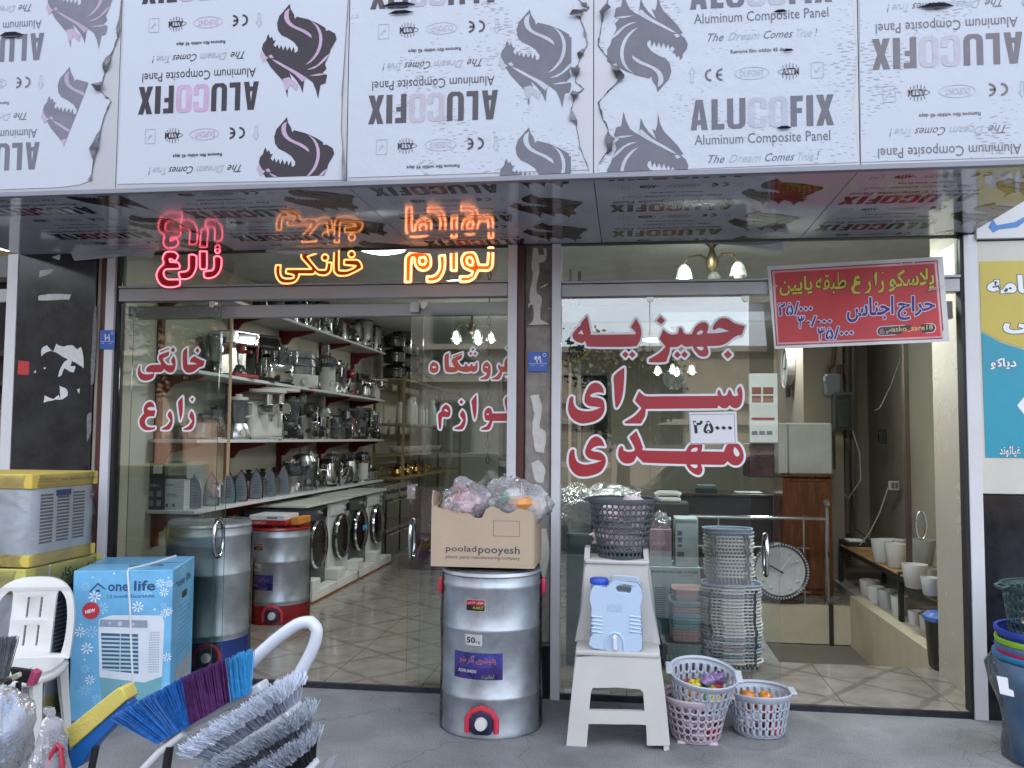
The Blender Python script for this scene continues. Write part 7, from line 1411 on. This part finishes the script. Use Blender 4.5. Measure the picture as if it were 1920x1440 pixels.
# ------------------------------------------------------------------ tub stack at the right edge
TX, TY = 2.02, -.62
def tub(lab, r0, r1, z0, z1, mat):
    t = thing('plastic_tub', lab, 'tub', (TX, TY, z0), group='plastic tubs stacked at the right edge'); h = z1-z0
    MB().lathe([(0, 0), (r0, 0), (r0*1.01, .01), (r1*.97, h-.03)], n=36, cap=False).build('wall', mat, t); MB().lathe([(r1*.97, h-.03), (r1*1.03, h-.028), (r1*1.05, h-.01), (r1*1.04, h), (r1*.98, h-.004)], n=40, cap=False).build('rim', mat, t); return t
tub('large sky blue tub at the bottom of the wrapped stack', .2, .262, .0, .5, M('tub_sky', (.03, .2, .42), .4, var=.2))
tub('red tub nested in the sky blue tub', .19, .246, .12, .515, M('tub_red', (.42, .02, .06), .4))
tub('steel blue tub nested above the red tub', .185, .25, .16, .54, M('tub_steel', (.1, .14, .3), .4))
tub('lime green tub nested above the steel blue tub', .185, .25, .2, .57, M('tub_lime', (.25, .5, .03), .4))
tub('royal blue tub on top of the tub stack', .185, .252, .24, .615, M('tub_royal', (.03, .06, .4), .4))
hamper('dark teal openwork hamper standing in the tub stack at the right edge', (TX, TY, .33), .17, .225, .49, M('hamper_teal', (.03, .065, .07), .4), M('filling_brown', (.3, .25, .22), .5, var=.7, vs=20))
t = thing('wrapping_bag', 'torn clear bag with white paper label pulled round the tub stack', 'bag', (TX, TY, 0)); B = MB(); n_ = 48; vs = []; rnd = random.Random(12)
for r, z in ((.235, 0), (.24, .06), (.235, .15), (.25, .25), (.285, .36), (.3, .43), (.275, .47)):
    for i in range(n_): a_ = 2*pi*i/n_; g = r*(1+.035*sin(5*a_+z*18)+rnd.uniform(-.012, .012)); vs.append((g*cos(a_), g*sin(a_), z))
B.add(vs, [(j*n_+i, j*n_+(i+1) % n_, (j+1)*n_+(i+1) % n_, (j+1)*n_+i) for j in range(6) for i in range(n_)]); B.build('bag_film', glassy('tub_bag', (.93, .95, .97), 1.4, .12, bump=1.0, bs=10, cover=.1, ccol=(.7, .72, .76)), t, smooth=60)
lb = [(lambda q: (q.x-TX, q.y-TY, q.z))(at(1840+x/3.69, 1050+y/3.69, Y=TY-.27)) for x, y in ((105,800),(182,815),(190,890),(222,905),(228,948),(130,925))]; MB().add(lb, [tuple(range(6))]).build('paper_label', paper, t)
# ================================================================== window display of the homeware shop
crk = glassy('crinkled_wrap', (.75, .82, .84), 1.5, .12, bump=1.6, bs=22, cover=.3, ccol=(.45, .55, .58))
def wcarton(name, lab, px0, px1, pyt, Y, d, z0, mat, marks=(), cat='box', z1=None):
    a, b = at(px0, pyt, Y=Y), at(px1, pyt, Y=Y); return carton(name, lab, a.x, b.x, Y, Y+d, z0, z1 or a.z, mat, marks, cat)
Y1 = .62
a = wcarton('wrapped_cooler', 'tall teal grey wrapped appliance behind the left of the lettered window', 1062, 1212, 1000, Y1, .4, FZ, M('wrapped_teal', (.12, .19, .2), .4, var=.3), [(joinvf(sq(.1,.3,.8,.02), sq(.1,.25,.8,.02), sq(.1,.2,.8,.02)), gp, 'louvre'), (text('930w', .3, .55, .14, .03), vinyl_w, 'lettering')])
zt_ = at(1100, 1000, Y=Y1).z
t = thing('wrapped_bundle', 'pale crinkled plastic bundle lying on the wrapped appliance behind the window', 'bundle', (at(1137, 950, Y=.8).x, .82, zt_)); blob(MB(), (0, 0, .14), .25, .17, .15, 21, .2, n=30, k=18).build('bundle_wrap', crk, t, smooth=70); blob(MB(), (0, 0, .13), .2, .13, .11, 22, .15).build('bundle_core', M('bundle_core', (.3, .42, .42), .6, var=.3), t)
b = MB(); blob(b, (0, 0, .12), .19, .14, .13, 31, .25, n=24, k=14); o = b.build('wrapped_bundle', crk, None, origin=(0, 0, 0)); o.location = (at(1085, 915, Y=1.1).x, 1.1, zt_+.02); tag(o, 'smaller crinkled plastic bundle behind the pale bundle at the left jamb', 'bundle')
Y2 = .95
cc_ = wcarton('cooler_carton', 'white evaporative cooler carton with printed grille behind the stool', 1218, 1313, 1062, Y2, .35, FZ, M('carton_pale_blue', (.55, .63, .66), .5, var=.05), [(text('EVAPORATIVE AIR COOLER', .04, .93, .92, .028, bold=.02), inkb, 'lettering'), (text('High Efficiency', .58, .895, .3, .02), inkb, 'lettering'), (joinvf(*[sq(x, .35+k*.024, .22, .011) for x in (.1, .4, .7) for k in range(18)]), M('print_grey', (.16, .19, .2), .5), 'printed_grille')])
zc = at(1260, 1062, Y=Y2).z
wcarton('pink_carton', 'pink and white jar carton standing on the cooler carton', 1218, 1259, 992, Y2+.02, .22, zc+.001, M('carton_pink', (.5, .3, .36), .5), [(text('SLOW JAR', .15, .55, .6, .09), M('print_white', (.7, .7, .7)), 'lettering'), (sq(0, 0, 1, .4), cwh, 'printed_band')])
wcarton('mixer_carton', 'tall pale mixer carton with black capital lettering beside the pink carton', 1266, 1309, 972, Y2+.02, .24, zc+.001, M('carton_pale_blue', (.55, .63, .66)), [(text('KENWOOD', .05, .9, .88, .06, bold=.02), inkb, 'lettering'), (joinvf(sq(.1, .64, .2, .1), sq(.1, .5, .2, .1), sq(.1, .4, .2, .06), sq(.08, .2, .3, .1)), gp, 'printed_picture'), (sq(.55, .08, .3, .22), paper, 'label')])
bq_ = at(1238, 965, Y=Y2+.1); b = MB(); blob(b, (0, 0, .04), .07, .06, .06, 41, .3, n=18, k=12); o = b.build('clear_bag', bagm, None, origin=(0, 0, 0)); o.location = (bq_.x, Y2+.1, at(1240, 992, Y=Y2+.02).z+.0); tag(o, 'small crumpled clear bag on the pink carton', 'bag')
tq = at(1252, 940, Y=1.9); t = thing('desk_telephone', 'white desk telephone on a stand behind the cartons', 'telephone', (tq.x, 1.9, tq.z)); MB().box(-.1, .1, -.08, .08, 0, .03, .012, seg=2).build('base', wp, t); MB().tube([(-.1, 0, .05), (-.07, 0, .065), (.07, 0, .065), (.1, 0, .05)], .02, 8).build('handset', wp, t); MB().box(-.16, .16, -.14, .14, FZ-tq.z, -.002, .01).build('stand', M('desk_dark', (.03, .022, .02)), t)
# coloured storage boxes
def stack_lab(what, i, n_): return '%s, %s from the top' % (what, nth[n_-1-i])
sq0, sq1 = at(1256, 1200, Y=.68).x, at(1318, 1200, Y=.68).x; z = FZ
bl = M('bin_blue', (.28, .46, .56), .45, var=.06); pn_ = M('bin_pink', (.62, .38, .38), .45, var=.06)
def bin_(lab, x0, x1, y0, y1, z, h, mat):
    t = thing('storage_box', lab, 'storage box', ((x0+x1)/2, (y0+y1)/2, z), group='stacked pastel storage boxes'); wx, wy = (x1-x0)/2, (y1-y0)/2
    MB().lathe([(.86, 0), (.9, .01), (.97, h-.012)], n=28, pw=7, sx=wx, sy=wy).build('box', mat, t); MB().lathe([(.97, h-.012), (1.02, h-.01), (1.02, h), (.95, h)], n=28, pw=7, sx=wx, sy=wy).build('rim', mat, t); d = MB()
    for i in range(9): d.box(-wx*.8+i*wx*.19, -wx*.8+i*wx*.19+wx*.12, -wy*.985-.002, -wy*.95, h*.35, h*.55)
    d.build('slot_row', M('slot_pale', (.55, .55, .55), .5), t); return t
H_b = (at(1290, 1150, Y=1.1).z-FZ)/7
cols_ = [pn_, pn_, bl, bl, bl, pn_, bl]
for i, m_ in enumerate(cols_): bin_(stack_lab('%s slotted storage box in the pastel stack' % ('pink' if m_ is pn_ else 'blue'), i, 8), sq0, sq1, .66, .93, FZ+.16+i*.036, .042, m_)
bin_('larger pink storage box on top of the pastel stack', sq0+.02, sq1-.005, .68, .92, FZ+.16+7*.036, .08, pn_)
bin_('wide grey blue storage box under the pastel stack', sq0-.05, sq1+.0, .64, .935, FZ, .155, M('bin_grey', (.3, .36, .38), .4))
tq = at(1230, 1235, Y=.8); t = thing('teal_bucket', 'teal bucket beside the pastel storage boxes behind the stool', 'bucket', (tq.x, 1.0, FZ)); MB().lathe([(0, .0), (.09, 0), (.12, .26), (.125, .265), (.11, .25), (.08, .01)], n=28, cap=False).build('body', M('bucket_teal', (.03, .3, .3), .35), t); MB().tube([(-.12, 0, .25), (-.08, -.06, .14), (.08, -.06, .14), (.12, 0, .25)], .004, 6).build('handle', wp, t)
# tall stacks of trays and small baskets
q = at(1376, 1262, Z=FZ); TYc = q.y+.16; twx = 57*mpp(at(1376, 1180, Y=TYc-.1)); ztop = at(1376, 1098, Y=TYc-.12).z; N1 = 24; pitch = (ztop-FZ-.06)/(N1-1)
cream = M('tray_cream', (.8, .77, .75), .45, var=.05); grb = M('tray_grey_blue', (.36, .41, .52), .45, var=.05); dark_in = M('slot_shade', (.2, .19, .2), .6)
def tray_proto(name, cat, mat, wx, wy, h, pw, handle, lab, loc, grp):
    t = thing(name, lab, cat, loc, group=grp)
    B = MB().lathe([(.0, 0), (.80, 0), (.84, .008), (.93, h-.008)], n=40, pw=pw, sx=wx, sy=wy, cap=False); B.build('wall', mat, t)
    MB().lathe([(.925, h-.008), (1.0, h-.006), (1.015, h-.002), (1.01, h+.003), (.96, h+.004), (.925, h-.002)], n=40, pw=pw, sx=wx, sy=wy, cap=False).build('rim', mat, t)
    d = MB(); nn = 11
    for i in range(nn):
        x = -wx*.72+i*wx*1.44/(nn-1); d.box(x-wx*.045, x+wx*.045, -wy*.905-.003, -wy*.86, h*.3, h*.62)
    d.build('slot_row', dark_in if not handle else blk, t)  # dark blocks put the shade of the open slots into colour
    if handle: MB().tube([(-.07, -wy*.97, h-.004), (-.06, -wy*1.08, h-.006), (.06, -wy*1.08, h-.006), (.07, -wy*.97, h-.004)], .005, 6).build('handle', mat, t)
    return t
pro = {}
for i in range(N1):
    blue_ = i in (N1-1, N1-4, 4, 5, 2, 7); m_ = grb if blue_ else cream; lab = stack_lab('%s handled tray in the tall tray stack' % ('grey blue' if blue_ else 'cream'), i, N1); z = FZ+i*pitch; dx = random.uniform(-.006, .006)
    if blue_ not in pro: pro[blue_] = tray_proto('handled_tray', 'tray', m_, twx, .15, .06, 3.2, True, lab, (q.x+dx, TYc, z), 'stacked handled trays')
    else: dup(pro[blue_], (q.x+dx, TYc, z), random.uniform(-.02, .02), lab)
wx2 = 46*mpp(at(1364, 1040, Y=TYc)); zb = FZ+(N1-1)*pitch+.045; zt3 = at(1364, 992, Y=TYc-.08).z; N2 = 14; p2 = (zt3-zb-.07)/(N2-1); pro = {}
for i in range(N2):
    blue_ = i >= N2-2; m_ = grb if blue_ else cream; lab = stack_lab('%s small basket stacked on the handled trays' % ('grey blue' if blue_ else 'cream'), i, N2); z = zb+i*p2; x = at(1364, 1040, Y=TYc).x+random.uniform(-.006, .006)+.012*(1-i/N2)
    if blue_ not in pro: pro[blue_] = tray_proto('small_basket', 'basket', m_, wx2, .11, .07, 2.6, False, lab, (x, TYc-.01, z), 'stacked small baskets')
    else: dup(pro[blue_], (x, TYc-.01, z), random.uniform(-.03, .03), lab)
# ================================================================== brooms and mops in the foreground
YB0 = -2.45
def fib(B, p, q_, r, rnd, m=0):
    d = (q_-p).normalized(); x = d.orthogonal().normalized(); y = d.cross(x); k = len(B.v)
    a0 = rnd.uniform(0, 6)
    vs = []
    for c, rr in ((p, r), (q_, r*.55)):
        for i in range(3): an = a0+2*pi*i/3; vs.append(c+(x*cos(an)+y*sin(an))*rr)
    B.add(vs, [(0, 1, 4, 3), (1, 2, 5, 4), (2, 0, 3, 5), (3, 4, 5)], m)
FP = lambda x, y, Y=YB0: at(x, y, Y=Y)
def pole(parent, pts, r, mat, name='pole'):
    MB().tube(pts, r, 10).build(name, mat, parent, world=True, smooth=60)
polem = M('pole_white', (.6, .62, .66), .3, coat=.3); pblk = M('pole_black', (.015, .015, .017), .3)
# blue purple broom
o = FP(380, 1360); t = thing('floor_broom', 'upturned broom with blue and purple bristles on a pale bar', 'broom', (o.x, YB0, 0)); rnd = random.Random(1)
bm_ = [M('bristle_blue', (.012, .12, .42), .4, var=.5, vs=60), M('bristle_purple', (.09, .025, .12), .4, var=.5, vs=60), M('bristle_sky', (.04, .3, .62), .4, var=.3, vs=60)]
segs = [((300, 1392), (362, 1356), (222, 1338), (352, 1268), 0, 'blue', 900), ((362, 1356), (440, 1310), (352, 1268), (437, 1232), 1, 'purple', 800), ((437, 1312), (466, 1300), (437, 1232), (465, 1225), 2, 'sky blue', 320)]
for (b0, b1, t0, t1, mi, nm, cnt) in segs:
    B = MB()
    for i in range(cnt):
        s_ = rnd.random(); d = rnd.uniform(-.03, .03)
        p = FP(b0[0]+(b1[0]-b0[0])*s_, b0[1]+(b1[1]-b0[1])*s_)+Vector((0, d*.6, 0)); e = FP(t0[0]+(t1[0]-t0[0])*s_+rnd.uniform(-3, 3), t0[1]+(t1[1]-t0[1])*s_+rnd.uniform(-4, 5))+Vector((0, d*1.6, 0)); fib(B, p, e, .0021, rnd)
    B.build('bristles', bm_[mi], t, world=True, smooth=0)
c0_, c1_ = FP(292, 1398), FP(480, 1296)
B = MB(); ax = (c1_-c0_).normalized(); up_ = ax.cross(Vector((0, 1, 0))).normalized()*-1
B.prism([(0, -.016), ((c1_-c0_).length, -.016), ((c1_-c0_).length, .012), (0, .012)], (c0_+Vector((0, .035, 0)), ax, up_), .07); bevel(B.build('bar', polem, t, world=True), .006)
pole(t, [FP(345, 1375), FP(300, 1410)+Vector((0, 0, 0)), FP(262, 1450)], .013, polem, 'clamp'); pole(t, [FP(318, 1398), FP(312, 1440), (FP(300, 1440).x, YB0+.05, 0)], .014, pblk)
# white bent tube handle
t = thing('bent_handle', 'thick white bent plastic tube handle looping up behind the grey brushes', 'handle', (FP(540, 1200).x, -2.3, 0)); pts = [FP(x, y, -2.3) for x, y in smoothc([(420,1300),(465,1248),(510,1205),(555,1172),(582,1166),(594,1182),(588,1212),(570,1248),(540,1300),(500,1360)], 4)][:-7]
MB().tube(pts, .0205, 14).build('tube', M('tube_white', (.6, .63, .7), .3, coat=.2, var=.04), t, world=True, smooth=60); pole(t, [FP(545, 1285, -2.3), FP(530, 1330, -2.28), (FP(520, 1400, -2.2).x, -2.2, 0)], .018, polem)
# grey push brooms
def push(lab, c, dl, wdir, nrm, len_, wid, hb, mats, seed, nl=34, nw=9):
    rnd = random.Random(seed); t = thing('push_broom', lab, 'broom', (c.x, c.y, 0), group='grey push brooms')
    L_, W__, N_ = dl.normalized(), wdir.normalized(), nrm.normalized(); tips = MB(); low = MB()
    for i in range(nl):
        for j in range(nw):
            u = (i+.5)/nl-.5+rnd.uniform(-.006, .006); v = (j+.5)/nw-.5+rnd.uniform(-.02, .02); p = c+L_*u*len_+W__*v*wid; spl = L_*u*.06+W__*v*.1
            h = hb*(1+rnd.uniform(-.05, .05))
            for k in range(6):
                jt = Vector((rnd.gauss(0, 1), rnd.gauss(0, 1), rnd.gauss(0, 1)))*.0035; e = p+N_*h*.62+spl*.7+jt; fib(low, p+jt*.5, e, .0016, rnd)
                for q_ in range(4):
                    j2 = Vector((rnd.gauss(0, 1), rnd.gauss(0, 1), rnd.gauss(0, .5)))*.01; fib(tips, e-N_*h*.06+j2*.3, e+N_*h*rnd.uniform(.22, .4)+j2+spl*.4, .0027, rnd)
    low.build('bristles', mats[0], t, world=True, smooth=0); tips.build('bristle_tips', mats[1], t, world=True, smooth=0)
    B = MB(); T = Matrix.Translation(c-N_*.012) @ Matrix(((L_.x, W__.x, N_.x, 0), (L_.y, W__.y, N_.y, 0), (L_.z, W__.z, N_.z, 0), (0, 0, 0, 1))); B.box(-len_/2, len_/2, -wid/2, wid/2, -.012, .012, .006, T=T); B.build('block', polem, t, world=True)
    pole(t, [c-N_*.02, c-N_*.08, (c.x+.02, c.y+.12, 0)], .012, polem)
    return t
g1 = [M('brist_grey', (.3, .34, .43), .6, var=.3, vs=50), M('brist_pale', (.56, .61, .72), .7, var=.15, vs=50)]; g2 = [M('brist_mid', (.14, .16, .2), .6, var=.3, vs=50), M('brist_midtip', (.33, .37, .44), .7, var=.2, vs=50)]; g3 = [M('brist_black', (.012, .012, .016), .5), M('brist_paletip', (.3, .33, .4), .7, var=.3, vs=50)]
dl0 = FP(572, 1290)-FP(398, 1402); wd0 = Vector((.55, .83, .12)); nr0 = dl0.cross(wd0)*(1 if dl0.cross(wd0).z > 0 else -1)
nr0 = nr0+Vector((0, -.25, .0))*nr0.length; wd0 = nr0.cross(dl0)
push('topmost pale grey fluffy push broom beside the blue broom', FP(478, 1368, -2.43), dl0, wd0, nr0, .30, .12, .075, g1, 3, 36, 11)
push('middle darker grey push broom under the topmost one', FP(500, 1418, -2.45), dl0+Vector((.0, 0, -.02)), wd0, nr0, .30, .10, .07, g2, 4)
push('lowest push broom with black bristles and pale tips', FP(520, 1468, -2.5), dl0, wd0, nr0, .26, .09, .075, g3, 5)
# yellow blue wiper
t = thing('floor_wiper', 'slanted floor wiper with yellow foam on a blue holder', 'wiper', (FP(190, 1360).x, YB0, 0))
def pxprism(name, pts, Y, d, mat, par, bv=.004):
    v = [at(x, y, Y=Y) for x, y in pts]; bevel(MB().prism([(q_.x, q_.z) for q_ in v], frame((0, Y+d, 0), (1, 0, 0), (0, 0, 1)), d).build(name, mat, par, world=True), bv)
pxprism('foam', [(124,1366),(220,1290),(229,1291),(238,1312),(130,1406)], -2.43, .07, M('foam_yellow', (.6, .5, .12), .7, var=.08, bump=.3, bs=120), t); pxprism('holder', [(129,1407),(238,1313),(243,1322),(222,1352),(178,1398),(152,1436),(132,1446)], -2.42, .05, M('holder_blue', (.015, .12, .4), .35), t)
pole(t, [FP(180, 1400), FP(172, 1440), (FP(165, 1440).x, YB0+.1, 0)], .012, pblk)
# mop, brush and dustpan in bags at the left edge
t = thing('string_mop', 'pale blue string mop head in a clear bag at the lower left corner', 'mop', (FP(8, 1380).x, -2.4, 0)); B = MB(); rnd = random.Random(11); mc = FP(5, 1345, -2.4)
for i in range(150):
    a_ = rnd.uniform(0, 2*pi); u = rnd.uniform(-.2, 1); r = .062*(1-u*u*.5); p = mc+Vector((0, 0, .075))+Vector((cos(a_)*.02, sin(a_)*.02, 0)); p2 = mc+Vector((cos(a_)*r, sin(a_)*r, .05*u+.02)); p3 = mc+Vector((cos(a_)*r*1.1, sin(a_)*r*1.1, -.13+.03*rnd.random())); B.tube([p, p2, p2.lerp(p3, .5)+Vector((rnd.uniform(-.008, .008), rnd.uniform(-.008, .008), 0)), p3], .0055, 5)
B.build('strings', M('mop_blue', (.36, .46, .62), .9, var=.15, vs=40, bump=.6, bs=200), t, world=True, smooth=60); pole(t, [mc+Vector((0, 0, -.1)), (mc.x, mc.y+.05, 0)], .011, polem)
B = MB(); blob(B, (mc.x-.0, mc.y, mc.z-.04), .1, .09, .13, 51, .16, n=26, k=16); B.build('bag', bagm, t, world=True, smooth=70)
t = thing('hand_brush', 'dark grey bristle brush standing at the left edge above the mop', 'brush', (FP(5, 1250).x, -2.3, 0)); B = MB(); rnd = random.Random(13)
for i in range(420): s_ = rnd.random(); d = rnd.uniform(-.02, .02); fib(B, FP(-30+s_*42, 1270, -2.3)+Vector((0, d*.6, 0)), FP(-34+s_*64+rnd.uniform(-2, 2), 1200+rnd.uniform(-4, 6)-s_*4, -2.3)+Vector((0, d, 0)), .0021, rnd)
B.build('bristles', M('brush_dark', (.11, .12, .14), .5, var=.4, vs=50), t, world=True, smooth=0); c0_ = FP(-32, 1274, -2.3); c1_ = FP(14, 1272, -2.3); MB().box(c0_.x, c1_.x, -2.33, -2.27, c0_.z-.02, c0_.z+.004, .006).build('block', pblk, t, world=True); pole(t, [(c0_.x+.03, -2.3, c0_.z-.01), (c0_.x+.03, -2.25, 0)], .011, pblk)
t = thing('dustpan', 'black dustpan with pink edge at the left behind the mop bag', 'dustpan', (FP(45, 1270).x, -2.2, 0)); pxprism('pan', [(18,1252),(62,1258),(58,1284),(24,1276)], -2.2, .02, pblk, t, .002); pxprism('pan_edge', [(59,1256),(70,1262),(60,1287),(48,1286)], -2.205, .03, M('pan_pink', (.42, .06, .14), .35), t, .002); pxprism('grip', [(8,1272),(33,1261),(36,1270),(14,1283)], -2.22, .02, M('grip_cream', (.55, .52, .42), .4), t); pole(t, [FP(35, 1280, -2.19), (FP(30, 1280, -2.15).x, -2.15, 0)], .01, pblk)
t = thing('bagged_brush', 'dark violet brush set with a red handle inside a knotted clear bag', 'brush', (FP(95, 1400).x, -2.5, 0)); pxprism('brush_block', [(88,1372),(104,1362),(116,1390),(120,1460),(60,1460)], -2.5, .04, M('violet_dark', (.03, .02, .06), .35, var=.4), t, .006); MB().tube([FP(84, 1450, -2.53), FP(96, 1415, -2.53), FP(108, 1396, -2.53), FP(114, 1402, -2.53), FP(118, 1450, -2.53)], .008, 8).build('handle', M('handle_red', (.4, .03, .06), .35), t, world=True); pole(t, [FP(95, 1455, -2.49), (FP(95, 1455, -2.49).x, -2.45, 0)], .012, pblk)
B = MB(); prof = [(92, 1326, 9), (93, 1336, 12), (95, 1343, 8), (98, 1352, 22), (100, 1375, 26), (95, 1410, 34), (90, 1450, 42), (88, 1490, 46)]; n_ = 28; vs = []; rnd = random.Random(17)
for x, y, r in prof:
    c = FP(x, y, -2.5)
    for i in range(n_): a_ = 2*pi*i/n_; g = r*mpp(c)*(1+.08*sin(4*a_+y*.1)+rnd.uniform(-.05, .05)); vs.append((c.x+g*cos(a_), c.y+g*.7*sin(a_), c.z))
B.add(vs, [(j*n_+i, j*n_+(i+1) % n_, (j+1)*n_+(i+1) % n_, (j+1)*n_+i) for j in range(len(prof)-1) for i in range(n_)]); B.build('bag', bagm, t, world=True, smooth=70)
t = thing('clear_bag', 'tip of a clear plastic bag beside the lowest push broom', 'bag', (FP(620, 1430, -2.4).x, -2.4, 0)); q0 = [FP(x, y, -2.4) for x, y in ((590,1470),(606,1428),(634,1412),(622,1440),(612,1475))]; MB().add(q0+[q_+Vector((.004, .03, 0)) for q_ in q0], [(0, 1, 2, 3, 4), (9, 8, 7, 6, 5)]+[(i, (i+1) % 5, 5+(i+1) % 5, 5+i) for i in range(5)]).build('bag_film', bagm, t, world=True)
